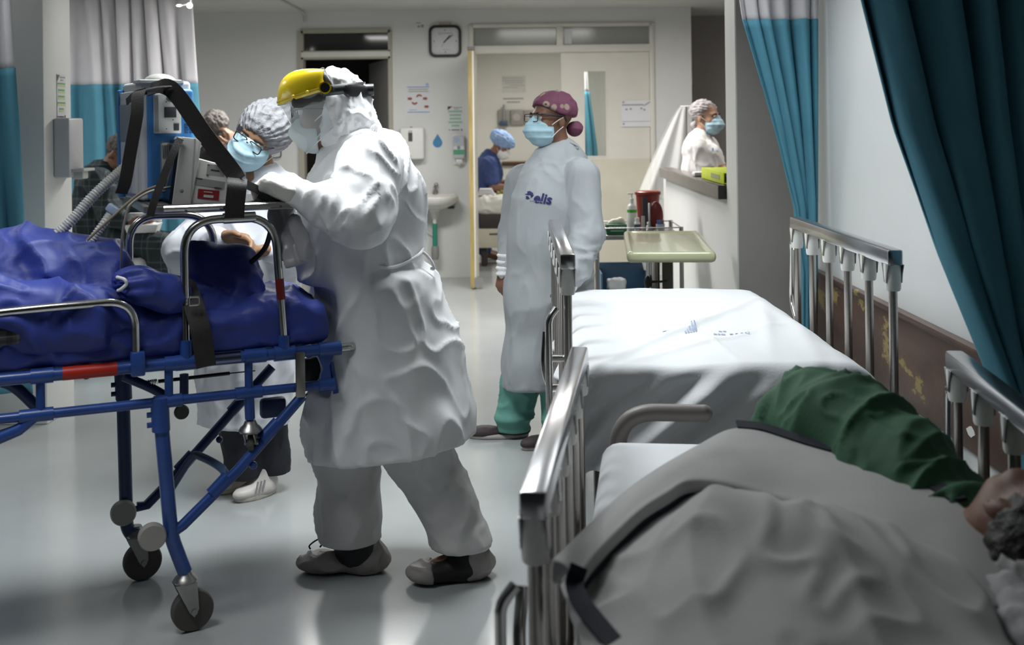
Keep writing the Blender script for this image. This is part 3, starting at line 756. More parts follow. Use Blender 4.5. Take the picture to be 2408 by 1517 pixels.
# end board with tubular handle on the foreground bed
MB().tube(arc_path([(-0.40, 1.30, 0.40), (-0.40, 1.30, 0.69), (-0.16, 1.30, 0.69)], 0.11, 10), 0.024, 16).ball((-0.16, 1.30, 0.69), 0.024).build('push_handle', taupe_m, near_bed)
b = MB(); b.box(V(-0.405, 1.28, 0.44), V(0.40, 1.32, 0.575), 0.02, seg=3); b.build('end_board', taupe_m, near_bed)
b = MB(); b.box(V(-0.43, 1.26, 0.30), V(-0.2, 1.31, 0.36), 0.02, seg=3); b.build('bumper', bedgrey_m, near_bed)

# white sheet over the far bed
def bend(s, half, r):
    a = np.clip((np.abs(s) - (half - r)) / r, 0, math.pi / 2)
    over = np.maximum(np.abs(s) - (half - r) - r * math.pi / 2, 0)
    x = np.where(np.abs(s) < half - r, np.abs(s), half - r + r * np.sin(a))
    z = np.where(np.abs(s) < half - r, 0, -(r - r * np.cos(a)) - over)
    return np.sign(s) * x, z
def sheet_pos(s, t):
    """sheet coordinates (across, along from the near end) to bed space"""
    shp = np.broadcast(s, t).shape; s = np.broadcast_to(s, shp).astype(float); t = np.broadcast_to(t, shp).astype(float)
    xr, zr = bend(np.maximum(s, 0), 0.462, 0.10); xl, zl = bend(np.minimum(s, 0), 0.452, 0.05)
    x = np.where(s > 0, xr, xl); zx = np.where(s > 0, zr, zl)
    tt = t - 0.92
    yf, zf = bend(tt, 0.825, 0.035)
    flap = np.clip(-zf, 0, 0.4) * (tt < 0)
    y = 0.92 + yf
    P = np.stack([s.ravel() * 3, t.ravel() * 2, 0 * s.ravel()], 1)
    def line(ax, ay, bx, by, w, h):
        dx, dy = bx - ax, by - ay; L = math.hypot(dx, dy)
        q = ((s - ax) * dx + (t - ay) * dy) / L / L
        dd = ((s - ax) * dy - (t - ay) * dx) / L
        return h * np.exp(-(dd / w) ** 2) * np.clip(1.2 - np.abs(q - 0.5) * 1.6, 0, 1)
    z = 0.73 + zx + zf
    top = np.clip(1 + (zx + zf) / 0.05, 0, 1)
    z = z + top * (line(-0.40, 0.12, 0.34, 1.35, 0.022, 0.016) + line(-0.30, 0.16, 0.30, 0.75, 0.02, 0.008) + line(0.05, 0.12, -0.02, 1.0, 0.007, 0.005) + line(-0.2, 1.0, 0.12, 1.1, 0.008, 0.004)
                   + line(0.18, 0.3, 0.36, 1.25, 0.03, 0.012) + line(0.3, 0.15, 0.42, 1.0, 0.03, 0.010))
    z = z + top * (0.010 * noise(P, 3) + 0.006 * noise(P * 2.3, 4)).reshape(shp)
    # slanting folds of the front flap
    ph = (s * 1.0 + flap * 1.35)
    fold = (np.clip(np.sin(ph * 21 + 1.1 + 0.8 * np.sin(s * 5)), 0, 1) ** 2.2 * 0.026 + 0.02 * np.sin(ph * 9 + 0.6) + 0.015 * np.sin(ph * 34))
    y = y - fold * np.clip(flap / 0.09, 0, 1)
    side = np.clip(-zx, 0, 0.4)
    x = x + np.sign(s) * side * (0.25 + 0.14 * np.sin(t * 11) + 0.06 * np.sin(t * 27))
    z = z - 0.03 * side * np.sin(t * 19)
    return np.stack([x, y, z], -1)
s_ = np.linspace(-0.60, 0.66, 120)[None, :]; t_ = np.linspace(-0.20, 1.735, 150)[:, None]
hem = 0.05 * np.exp(-((s_ + 0.22) / 0.13) ** 2) - 0.03 * (s_ > 0.2)
tt = np.where(t_ < 0.095, 0.095 + (t_ - 0.095) * (1 + hem / 0.3), t_)
sheet = grid_obj('bed_sheet', sheet_pos(s_ + 0 * tt, tt), sheet_m, None, thick=0.003, label='white sheet with faint blue print draped over the empty bed', cat='sheet')
sheet.location = (0.65, 3.5, 0.004)
pr_m = mat('faded_blue_print', (0.30, 0.36, 0.50), 0.7, var=0.3, vscale=60)
def printed(nm, quad):
    """flat print laid on the sheet: list of (across, along) corners"""
    P = sheet_pos(np.array([q[0] for q in quad]), np.array([q[1] for q in quad])); P[:, 2] += 0.003
    me = bpy.data.meshes.new(nm); me.from_pydata([tuple(p) for p in P], [], [tuple(range(len(P)))]); me.materials.append(pr_m)
    put(bpy.data.objects.new(nm, me), sheet)
def spot(px, py):
    Y = 2700 * 0.77 / ((py - CY) + SR * (px - CX))
    p = at(px, py, Y); return p[0] - 0.65, p[1] - 3.5
def spots(nm, *q): printed(nm, [spot(*p) for p in q])
spots('print_mark', (1555, 786), (1566, 784), (1574, 783), (1570, 788)); spots('print_mark', (1574, 784), (1588, 779), (1580, 786))
for k in range(5): spots('print_bar', (1603 + 7 * k, 776 - 1.5 * k), (1606 + 7 * k, 775 - 1.5 * k), (1616 + 6 * k, 790 - 1.5 * k), (1612 + 6 * k, 791 - 1.5 * k))
for a, c in ((1678, 1686), (1688, 1694), (1696, 1706), (1716, 1724), (1729, 1735), (1741, 1747), (1752, 1763)): spots('print_mark', (a, 786), (c, 787), (c, 790.5), (a, 789.5))
for a, c in ((1690, 1698), (1700, 1708)): spots('print_mark', (a, 780), (c, 781), (c, 783), (a, 782))
# ------------------------------------------------------------------ counter, binder, overbed table, trolley
def m4(loc, rz=0): return Matrix.Translation(loc) @ Matrix.Rotation(rz, 4, 'Z')
ctop_m = mat('counter_top', (0.10, 0.085, 0.075), 0.25, var=0.15, vscale=7)
t = thing('counter_top', (1.16, 6.62, 1.05), label='dark brown counter ledge on the half wall of the nurse station', cat='counter')
b = MB(); b.prism([(0, 0), (0.42, 0), (0.42, 1.75), (0.11, 1.85), (0.11, 2.72), (0, 2.72)], 0.075, bev=0.006); b.build('ledge', ctop_m, t)
b = MB(); b.box(V(-0.004, 0.0, 0.0), V(0.002, 2.72, 0.07), 0.0); b.build('edge_strip', mat('counter_edge', (0.16, 0.145, 0.13), 0.35, var=0.1), t)
b = MB(); b.box(V(-0.003, -0.005, -0.002), V(0.423, 0.006, 0.077), 0.0); b.build('end_cap', mat('counter_end', (0.02, 0.017, 0.016), 0.4), t)
p = at(1660, 395, 7.0)
t = thing('ring_binder', (1.27, 6.72, 1.128), label='fluorescent yellow-green ring binder lying on the dark counter', cat='binder')
yel = mat('fluorescent_yellow', (0.62, 0.74, 0.02), 0.4, var=0.08)
b = MB(); b.box(V(-0.06, 0.0, 0), V(0.26, 0.80, 0.006), 0.002); b.build('cover', yel, t)
b = MB(); b.box(V(-0.06, 0.0, 0.062), V(0.26, 0.80, 0.068), 0.002); b.build('cover', yel, t)
b = MB(); b.box(V(-0.064, 0.0, 0), V(-0.058, 0.80, 0.068), 0.002); sp = b.build('spine', yel, t)
b = MB(); b.box(V(-0.0665, 0.12, 0.02), V(-0.0635, 0.42, 0.05)); b.build('spine_label', mat('grey_label', (0.32, 0.36, 0.2), 0.5), sp)
b = MB(); b.box(V(-0.055, 0.79, 0.006), V(0.25, 0.795, 0.062)); b.build('page_block', paper_m, t)
b = MB(); b.box(V(0.0, 0.805, -0.0), V(0.02, 0.83, 0.072)); b.build('edge_band', bedgrey_m, t)
t = thing('folded_paper', (1.22, 7.72, 1.127), label='small crumpled white paper beside the binder on the counter', cat='paper')
b = MB(); b.box(V(-0.03, 0, 0), V(0.16, 0.12, 0.03), 0.012); b.build('paper_fold', paper_m, t)
t = thing('phone_handset', (1.36, 7.3, 1.20), label='dark handset resting on top of the binder', cat='phone')
b = MB(); b.box(V(-0.02, -0.1, 0), V(0.10, 0.1, 0.035), 0.012); b.build('handset_body', black_m, t)
b = MB(); b.box(V(0.0, -0.07, 0.034), V(0.07, 0.07, 0.042), 0.004); b.build('keypad', bedgrey_m, t)

# overbed table
cel = mat('cream_green_laminate', (0.47, 0.48, 0.30), 0.16, var=0.04, coat=0.3)
t = thing('overbed_table', (0.78, 6.07, 0), math.radians(-4.5), label='overbed table with pale yellow-green top behind the empty bed', cat='table')
sk = S(); sk.box((0, 0, 0.845), (0.215, 0.54, 0.028), rnd=0.022); sk.box((0, 0, 0.905), (0.195, 0.52, 0.04), rnd=0.025, k=0.012, op='s')
sdf_obj('table_top', sk, 0.008, cel, t)
MB().lathe([(0.036, 0.10), (0.036, 0.82)], 24, Matrix.Translation((-0.07, -0.02, 0))).build('column', chrome_m, t)
b = MB(); b.box(V(-0.02, -0.03, 0.08), V(0.035, 0.03, 0.83), 0.006); b.build('column_sleeve', mat('brown_column', (0.09, 0.078, 0.07), 0.4), t)
MB().lathe([(0.037, 0), (0.037, 0.012)], 24, Matrix.Translation((-0.07, -0.02, 0.585))).build('collar_ring', steel_m, t)
kn = MB(); kn.ball((-0.10, -0.075, 0.66), (0.018, 0.018, 0.035)); kn.cyl((-0.09, -0.07, 0.66), (0.0, -0.035, 0.66), 0.006); kn.build('clamp_knob', black_m, t)
b = MB(); b.box(V(-0.13, -0.35, 0.05), V(-0.08, 0.35, 0.09), 0.01); b.build('base_bar', bedgrey_m, t)
b = MB(); b.box(V(-0.13, -0.02, 0.055), V(0.06, 0.04, 0.1), 0.01); b.build('base_bar', bedgrey_m, t)
for y in (-0.33, 0.33):
    b = MB(); b.lathe([(0.01, -0.012), (0.026, -0.012), (0.026, 0.012), (0.01, 0.012)], 16, Matrix.Translation((-0.105, y, 0.026)) @ Matrix.Rotation(math.radians(90), 4, 'Y')); b.build('caster', black_m, t)

# dressing trolley
TX0, TX1, TY0, TY1, TZ = 0.505, 1.045, 7.35, 7.85, 0.775
trol = mat('trolley_steel', (0.33, 0.315, 0.31), 0.35, 1.0, var=0.1)
t = thing('dressing_trolley', ((TX0 + TX1) / 2, (TY0 + TY1) / 2, 0), label='steel dressing trolley with loaded top tray by the half wall', cat='trolley')
hx, hy = (TX1 - TX0) / 2, (TY1 - TY0) / 2
for sx in (-1, 1):
    for sy in (-1, 1):
        MB().cyl((sx * hx, sy * hy, 0.10), (sx * hx, sy * hy, TZ + 0.05), 0.014, seg=14).build('trolley_post', trol, t)
        b = MB(); b.lathe([(0.012, -0.014), (0.045, -0.012), (0.045, 0.012), (0.012, 0.014)], 18, Matrix.Translation((sx * hx, sy * hy, 0.046)) @ Matrix.Rotation(math.radians(90), 4, 'Y')); b.build('caster', black_m, t)
b = MB(); b.box(V(-hx, -hy, TZ - 0.03), V(hx, hy, TZ), 0.005); tr = b.build('top_tray', trol, t)
MB().tube(arc_path([(-hx, -hy, TZ + 0.045), (hx, -hy, TZ + 0.045), (hx, hy, TZ + 0.045), (-hx, hy, TZ + 0.045), (-hx, -hy, TZ + 0.045)], 0.02), 0.004, 8).build('guard_rail', trol, tr)
b = MB(); b.box(V(-hx, -hy, 0.34), V(hx, hy, 0.365), 0.005); b.build('lower_shelf', trol, t)
def tpt(px, Y): return at(px, 500, Y)[0]
def bottle(name, px, Y, label, prof, m, cat='bottle', z=TZ):
    o = thing(name, (tpt(px, Y), Y, z), label=label, cat=cat); MB().lathe(prof, 24).build('bottle_body', m, o); return o
# glove box
t = thing('glove_box', (tpt(1449, 7.42), 7.44, TZ), label='green cardboard glove box with white glove sticking out', cat='box')
gbm = mat('glove_box_green', (0.03, 0.15, 0.07), 0.45)
b = MB(); b.box(V(-0.065, -0.055, 0), V(0.065, 0.055, 0.066), 0.002); b.build('carton', gbm, t)
boxes('side_panel', [((-0.0675, -0.05, 0.02), (-0.065, 0.05, 0.06))], ink_m, t)
o = put(bpy.data.objects.new('box_lettering', text_mesh('box_lettering', 'CHARMEX', 0.022, mat('pale_print', (0.66, 0.70, 0.62), 0.5), bold=0.0006)), t); o.rotation_euler = (math.radians(90), 0, 0); o.location = (0.0, -0.0565, 0.045)
boxes('printed_line', [((-0.04, -0.0565, 0.022), (0.045, -0.055, 0.027))], mat('pale_green_print', (1, 1, 1)), t)
sk = S(); sk.chain([(V(-0.045, 0, 0.068), 0.012), (V(-0.02, 0, 0.075), 0.018), (V(0.03, 0.0, 0.085), 0.02), (V(0.045, 0, 0.07), 0.016)], 0.02); sdf_obj('glove', sk, 0.006, mat('cream_glove', (0.72, 0.70, 0.60), 0.5), t)
# pump bottle
o = bottle('pump_bottle', 1486, 7.55, 'tall white pump bottle with green label', [(0.030, 0), (0.032, 0.006), (0.032, 0.155), (0.028, 0.175), (0.014, 0.188), (0.012, 0.205)], white_m)
MB().lathe([(0.0325, 0.13), (0.0325, 0.15)], 24).build('label_band', mat('bright_green_print', (0.10, 0.36, 0.06), 0.5), o)
MB().lathe([(0.014, 0.20), (0.014, 0.222), (0.005, 0.224), (0.005, 0.25)], 16).box(V(-0.03, -0.006, 0.248), V(0.012, 0.006, 0.258), 0.003).build('pump_head', white_m, o)
# red sharps bin
o = thing('sharps_bin', (tpt(1523, 7.72), 7.70, TZ), label='dark red sharps bin with flared rim on the trolley', cat='bin')
redb = mat('sharps_red', (0.21, 0.022, 0.016), 0.3, var=0.12)
MB().lathe([(0.062, 0), (0.066, 0.01), (0.08, 0.235), (0.088, 0.238), (0.088, 0.255), (0.08, 0.26), (0.074, 0.255)], 32).build('bin_body', redb, o)
MB().lathe([(0.0, 0.252), (0.078, 0.252), (0.07, 0.262), (0.0, 0.265)], 32, cap=False).build('bin_lid', mat('sharps_orange', (0.36, 0.06, 0.012), 0.35), o)
b = MB(); b.box(V(-0.045, -0.079, 0.02), V(-0.01, -0.066, 0.225), 0.002); b.build('dark_stripe', ink_m, o)
b = MB(); b.box(V(0.012, -0.082, 0.03), V(0.045, -0.07, 0.19), 0.002); b.build('label', grey_ink_m, o)
# round red lid leaning
o = thing('bin_lid', (tpt(1544, 7.52), 7.53, TZ), label='dark red oval lid leaning against the sharps bin', cat='lid')
b = MB(); b.ball((0, 0, 0.105), (0.045, 0.018, 0.098), M=Matrix.Rotation(math.radians(-6), 4, 'X')); b.build('lid_disc', mat('lid_red', (0.15, 0.012, 0.012), 0.35), o)
b = MB(); b.box(V(-0.052, -0.01, 0.03), V(-0.042, 0.012, 0.19), 0.002); b.build('lid_label', paper_m, o)
# small bottles and packs
o = bottle('small_bottle', 1498, 7.46, 'small white bottle with dark label', [(0.018, 0), (0.019, 0.004), (0.019, 0.07), (0.012, 0.08)], white_m)
MB().lathe([(0.0195, 0.03), (0.0195, 0.06)], 20).build('label_band', mat('navy_label', (0.05, 0.08, 0.14), 0.5), o); MB().lathe([(0.014, 0.078), (0.014, 0.102)], 16).build('cap', white_m, o)
o = bottle('clear_tube', 1512, 7.42, 'upright grey tube standing on a black foot', [(0.011, 0.01), (0.011, 0.115)], mat('grey_tube', (0.40, 0.39, 0.38), 0.3))
MB().lathe([(0.028, 0), (0.028, 0.01)], 20).build('tube_foot', black_m, o)
o = thing('gauze_pack', (tpt(1531, 7.6), 7.58, TZ), label='white stacked gauze pack beside the grey tube', cat='pack')
for k in range(3):
    b = MB(); b.box(V(-0.035 + 0.003 * k, -0.03, 0.022 * k), V(0.036, 0.03, 0.022 * k + 0.019), 0.006); b.build('pad', white_m, o)
o = thing('specimen_jar', (tpt(1553, 7.45), 7.46, TZ), label='clear jar of purple and blue capped tubes', cat='jar')
MB().lathe([(0.026, 0), (0.027, 0.004), (0.03, 0.06), (0.028, 0.06), (0.025, 0.006)], 20).build('jar_body', mat('jar_clear', (0.5, 0.52, 0.55), 0.12), o)
for k, c in enumerate(((0.16, 0.12, 0.45), (0.10, 0.30, 0.48), (0.16, 0.12, 0.45), (0.36, 0.28, 0.08))):
    MB().cyl((-0.015 + 0.011 * k, 0.004 * (k % 2), 0.03), (-0.017 + 0.012 * k, 0.004 * (k % 2), 0.085), 0.006, seg=10).build('capped_tube', mat('cap_%d' % (k % 4 if k != 2 else 0), c, 0.4), o)
o = thing('steel_cup', (tpt(1543, 7.38), 7.39, TZ), label='little shiny cup at the front of the trolley tray', cat='cup')
MB().lathe([(0.014, 0), (0.017, 0.03), (0.015, 0.03), (0.012, 0.003)], 16).build('cup_wall', chrome_m, o)
# lower level
o = thing('storage_tray', (0.70, 7.5, 0.366), label='blue plastic tray on the lower trolley shelf', cat='tray')
blt = mat('blue_tray', (0.12, 0.22, 0.33), 0.4)
b = MB(); b.box(V(-0.17, -0.12, 0), V(0.16, 0.25, 0.012)); b.build('tray_floor', blt, o)
for lo, hi in (((-0.17, -0.12, 0), (-0.16, 0.25, 0.16)), ((0.15, -0.12, 0), (0.16, 0.25, 0.16)), ((-0.17, 0.24, 0), (0.16, 0.25, 0.19)), ((-0.17, -0.12, 0), (0.16, -0.11, 0.05))):
    b = MB(); b.box(V(*lo), V(*hi), 0.002); b.build('tray_wall', blt, o)
o = thing('paper_pack', (0.635, 7.44, 0.379), label='crumpled white pack in the blue trolley tray', cat='pack')
sk = S(); sk.box((0, 0, 0.055), (0.06, 0.04, 0.055), rnd=0.02); sdf_obj('pack_wrap', sk, 0.009, paper_m, o, disp=lambda v, n: 0.008 * noise(v * 30, 2))
o = thing('waste_basin', (0.845, 7.36, 0.56), label='white plastic basin hung at the trolley front', cat='basin')
MB().lathe([(0.05, 0.0), (0.068, 0.08), (0.072, 0.083), (0.066, 0.08), (0.047, 0.004)], 24, Matrix.Translation((0, -0.07, 0))).build('basin_wall', white_m, o)
b = MB(); b.box(V(-0.012, -0.01, 0.02), V(0.012, 0.012, 0.09), 0.003); b.build('hanger', black_m, o)
# translucent plastic drape on the far end of the half wall
t = thing('plastic_drape', (0, 0, 0), label='white translucent plastic sheet hanging beside the counter end', cat='drape')
nu, nv = 41, 30
P = np.zeros((nv, nu, 3))
for j in range(nv):
    f = j / (nv - 1)
    y = 250 + (470 - 250) * f
    a = 1600 - 105 * f ** 0.8; c = 1622 + 0 * f
    for i in range(nu):
        g = i / (nu - 1); px = a + (min(c, 1612 + 8 * f) - a) * g
        q = at(px, y, 9.75 + 0.05 * math.sin(g * 13 + f * 2) * f)
        P[j, i] = q
plm = mat('plastic_film', (0.74, 0.74, 0.72), 0.4, bump=0.15, bscale=40, var=0.03); plm.node_tree.nodes['Principled BSDF'].inputs['Alpha'].default_value = 0.38
grid_obj('film', P, plm, t, thick=0.003)
MB().tube([at(1600, 250, 9.78), at(1622, 250, 9.78)], 0.006).build('film_tie', white_m, t)
MB().tube([at(1612, 250, 9.79), V(*(at(1612, 250, 9.79)[:2]), 0.0)], 0.012).build('stand_pole', trol, t)
t = thing('wall_tag', tuple(at(1622, 185, 12.19)), label='small grey tag hanging on the wall behind the counter nurse', cat='tag')
b = MB(); b.box(V(-0.03, -0.01, -0.06), V(0.03, 0.0, 0.06), 0.004); b.build('tag_card', mat('light_grey_plastic', (1, 1, 1)), t); b = MB(); b.tube([(0, -0.005, 0.06), (0.0, -0.005, 0.12)], 0.004); b.build('tag_string', grey_ink_m, t)
# ------------------------------------------------------------------ ambulance stretcher
SE = V(-0.564, 3.614, 0); SRZ = math.atan2(0.410, 0.912)
ST, SN = V(math.cos(SRZ), math.sin(SRZ), 0), V(-math.sin(SRZ), math.cos(SRZ), 0)
def L(px, py, c=0.0):
    """stretcher space: the point of the plane c metres behind its near side that shows at this pixel"""
    dx, dy = px - CX, py - CY
    u, v = CR * dx - SR * dy, SR * dx + CR * dy
    dr = V(u / F, 1, -v / F); s = (c + SE @ SN) / (dr @ SN)
    P = dr * s + V(0, 0, EYE)
    return V((P - SE) @ ST, c, P[2])
def to_w(p): return SE + ST * p[0] + SN * p[1] + V(0, 0, p[2])
def st_thing(name, base, label, cat, group=None):
    o = thing(name, tuple(to_w(base)), SRZ, label=label, cat=cat, group=group); return o
CW = 0.52
blue_m = mat('stretcher_blue', (0.022, 0.065, 0.26), 0.32, var=0.15, vscale=12, coat=0.2)
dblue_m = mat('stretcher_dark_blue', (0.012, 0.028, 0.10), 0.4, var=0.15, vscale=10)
tyre_m = mat('grey_tyre', (0.075, 0.068, 0.064), 0.6, var=0.1, vscale=20)
roller_m = mat('roller_plastic', (0.30, 0.285, 0.265), 0.5, var=0.08)
strap_m = mat('black_webbing', (0.020, 0.0165, 0.0155), 0.55, bump=0.25, bscale=350, var=0.15, vscale=30)
stretcher = thing('ambulance_stretcher', tuple(SE), SRZ, label='blue folding ambulance stretcher with chrome hoops and equipment tray', cat='stretcher')
ZU, ZL = 0.80, 0.69
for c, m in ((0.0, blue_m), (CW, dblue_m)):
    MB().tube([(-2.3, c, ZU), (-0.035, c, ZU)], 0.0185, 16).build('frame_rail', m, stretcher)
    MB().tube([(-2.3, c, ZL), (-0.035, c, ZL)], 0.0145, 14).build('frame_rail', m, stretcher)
    for px in (95, 397, 585):
        x = L(px, 900, 0)[0]
        MB().cyl((x, c, ZL), (x, c, ZU), 0.0125, seg=12).build('frame_post', m, stretcher)
for px, wd in ((98, 0.06), (418, 0.075), (600, 0.065), (775, 0.07)):
    x = L(px, 850)[0]
    MB().tube([(x - wd / 2, 0, ZU), (x + wd / 2, 0, ZU)], 0.0225, 16).build('coupling', blue_m, stretcher)
for px, wd in ((85, 0.09), (395, 0.08), (585, 0.08), (768, 0.05)):
    x = L(px, 930)[0]
    MB().tube([(x - wd / 2, 0, ZL), (x + wd / 2, 0, ZL)], 0.0195, 16).build('coupling', blue_m, stretcher)
a, b_ = L(147, 880)[0], L(275, 870)[0]
MB().tube([(a, 0, ZU), (b_, 0, ZU)], 0.0197, 16).build('red_band', mat('red_reflector', (0.42, 0.02, 0.01), 0.4), stretcher)
a, b_ = L(472, 860)[0], L(565, 850)[0]
MB().tube([(a, 0, ZU), (b_, 0, ZU)], 0.0190, 16).build('bare_sleeve', mat('blue_steel', (0.14, 0.17, 0.26), 0.25, 1.0), stretcher)
for x in (-2.1, -1.35, -0.75, -0.1):
    MB().cyl((x, 0, ZU - 0.01), (x, CW, ZU - 0.01), 0.013, seg=12).build('cross_bar', dblue_m, stretcher)
b = MB(); b.box(V(-2.3, 0.03, ZU), V(-0.10, CW - 0.03, ZU + 0.02), 0.005); b.build('deck', dblue_m, stretcher)
# right end brackets and push handle
x0 = L(762, 850)[0]
b = MB(); b.prism([(x0 - 0.025, ZU - 0.01), (x0 + 0.035, ZU - 0.01), (x0 + 0.015, ZU - 0.05), (x0 + 0.02, ZL + 0.02), (x0 + 0.028, ZL - 0.02), (x0 - 0.02, ZL - 0.02), (x0 - 0.012, ZL + 0.03), (x0 - 0.005, ZU - 0.06)], 0.02, Matrix.Translation((0, 0.012, 0)) @ XZ); b.build('end_bracket', blue_m, stretcher)
b = MB(); p = L(706, 828, -0.03); q = L(706, 935, -0.03); b.box(V(p[0] - 0.0145, -0.035, q[2]), V(p[0] + 0.0145, -0.02, p[2]), 0.005); b.build('hinge_plate', mat('bare_metal', (0.32, 0.30, 0.28), 0.35, 1.0), stretcher)
MB().tube(arc_path([(-0.03, 0, ZU), (0.055, 0.0, ZU), (0.062, CW, ZU), (-0.05, CW, ZU)], 0.05), 0.014, 12).build('push_handle', chrome_m, stretcher)
b = MB(); p, q = L(800, 850, 0.02), L(790, 925, 0.02); b.tube([p - V(0.03, 0, 0), q], 0.009, flat=0.5); b.build('release_lever', blue_m, stretcher)
b = MB(); p = L(735, 880, 0.2); b.box(p - V(0.03, 0.02, 0.05), p + V(0.025, 0.02, 0.055), 0.012); b.build('lock_block', black_m, stretcher)
# legs with casters
def wheel(c, r, w, yaw, parent, hub=True):
    M = Matrix.Translation(Vector(c)) @ Matrix.Rotation(yaw, 4, 'Z') @ Matrix.Rotation(math.radians(90), 4, 'X')
    b = MB(); b.lathe([(r * 0.55, -w / 2), (r * 0.93, -w / 2), (r, -w * 0.28), (r, w * 0.28), (r * 0.93, w / 2), (r * 0.55, w / 2)], 40, M)
    o = b.build('wheel', tyre_m, parent)
    if hub:
        b = MB(); b.lathe([(0.0, -w * 0.42), (r * 0.66, -w * 0.42), (r * 0.70, -w * 0.53), (r * 0.72, -w * 0.53), (r * 0.74, -w * 0.42), (r * 0.74, w * 0.42), (0.0, w * 0.42)], 36, M, cap=False); b.build('wheel_hub', mat('hub_grey', (0.19, 0.175, 0.165), 0.5), o)
    return o
fork_m = mat('cast_fork', (0.36, 0.35, 0.34), 0.35, 0.9, var=0.15, vscale=20)
def caster(top, wc, r, w, yaw, parent, nm='caster'):
    o = MB().lathe([(0.032, 0.0), (0.036, 0.006), (0.030, 0.016), (0.022, 0.022), (0.016, 0.035)], 24, Matrix.Translation(Vector(top))).build(nm, fork_m, parent)
    top = Vector(top); wc = Vector(wc)
    for s in (-1, 1):
        off = Vector((-math.sin(yaw), math.cos(yaw), 0)) * s * (w / 2 + 0.006)
        u = Vector((math.cos(yaw), math.sin(yaw), 0))
        b = MB()
        pts = [top + off - u * 0.034, top + off + u * 0.03, wc + off + u * 0.014 + Vector((0, 0, 0.006)), wc + off - Vector((0, 0, 0.016)), wc + off - u * 0.014]
        th = Vector((-math.sin(yaw), math.cos(yaw), 0)) * 0.002
        va = [b.bm.verts.new(p - th) for p in pts]; vb = [b.bm.verts.new(p + th) for p in pts]
        b.bm.faces.new(va[::-1]); b.bm.faces.new(vb)
        for k in range(5): b.bm.faces.new((va[k], va[(k + 1) % 5], vb[(k + 1) % 5], vb[k]))
        b.build('fork_arm', fork_m, o)
    wheel(wc, r, w, yaw, o)
    MB().cyl(tuple(wc - Vector((-math.sin(yaw), math.cos(yaw), 0)) * (w / 2 + 0.012)), tuple(wc + Vector((-math.sin(yaw), math.cos(yaw), 0)) * (w / 2 + 0.012)), 0.009, seg=12).build('axle_bolt', fork_m, o)
    return o
WR = 0.0625
def leg(c, ptop, pmid, pbot, pcast, m):
    A, B, C2, W = L(*ptop, c), L(*pmid, c), L(*pbot, c), L(*pcast, c)
    W[2] = WR
    o = MB().tube(arc_path([(A[0], c, ZL), tuple(B), tuple(C2), (C2[0] + 0.012, c, W[2] + 0.115)], 0.03), 0.0215, 14).build('leg', m, stretcher)
    MB().cyl((A[0] + 0.0, c, ZL + 0.012), (A[0] + 0.004, c, ZL - 0.085), 0.0265, seg=14).build('leg_sleeve', m, o)
    for dz in (0.035, 0.065): MB().cyl((A[0] - 0.036, c, ZL - dz), (A[0] - 0.02, c, ZL - dz), 0.008, seg=10).build('sleeve_bolt', m, o)
    caster((C2[0] + 0.012, c, W[2] + 0.085), tuple(W), WR, 0.032, 0.12, o)
    return o
leg_near = leg(0.0, (375, 950), (403, 1262), (425, 1320), (452, 1422), blue_m)
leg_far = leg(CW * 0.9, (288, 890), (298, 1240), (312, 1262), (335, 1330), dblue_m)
for c, (px, py), r, lg in ((-0.03, (358, 1262), 0.040, leg_near), (CW * 0.9 - 0.03, (290, 1206), 0.041, leg_far)):
    p = L(px, py, c)
    M = Matrix.Translation(Vector(p)) @ Matrix.Rotation(math.radians(90), 4, 'X')
    b = MB(); b.lathe([(0.0, -0.009), (r * 0.25, -0.009), (r * 0.3, -0.016), (r * 0.9, -0.016), (r, -0.008), (r, 0.008), (r * 0.9, 0.016), (0, 0.016)], 32, M, cap=False); b.build('side_roller', roller_m, lg)
    MB().cyl(tuple(p), (p[0] + 0.06, c + 0.03, p[2]), 0.010, seg=10).build('roller_axle', dblue_m, lg)
# diagonal braces
for c, pts, m in ((0.0, ((408, 1250), (430, 1235), (560, 1105), (712, 930)), blue_m), (CW * 0.9, ((322, 1192), (345, 1188), (430, 1100), (640, 862)), dblue_m)):
    q = [tuple(L(px, py, c)) for px, py in pts]
    br = MB().tube(q, 0.0165, 12).build('diagonal_brace', m, stretcher)
    for f in (0.30, 0.72):
        a, b2 = Vector(q[1]), Vector(q[3]); p0 = a.lerp(b2, f); d = (b2 - a).normalized()
        MB().tube([p0 - d * 0.035, p0 + d * 0.035], 0.0205, 12).build('brace_sleeve', m, br)
    MB().ball(tuple(Vector(q[1]).lerp(Vector(q[3]), 0.52) + Vector((0.02, 0, -0.03))), 0.012).build('stop_knob', m, br)
p = [L(402, 1150, 0.25), L(450, 1078, 0.2), L(475, 1075, 0.15), L(528, 1110, 0.02), L(505, 1150, 0.0)]
MB().tube(smooth_path(p), 0.0125, 10).build('brace_yoke', mat('worn_blue', (0.05, 0.085, 0.17), 0.45), stretcher)
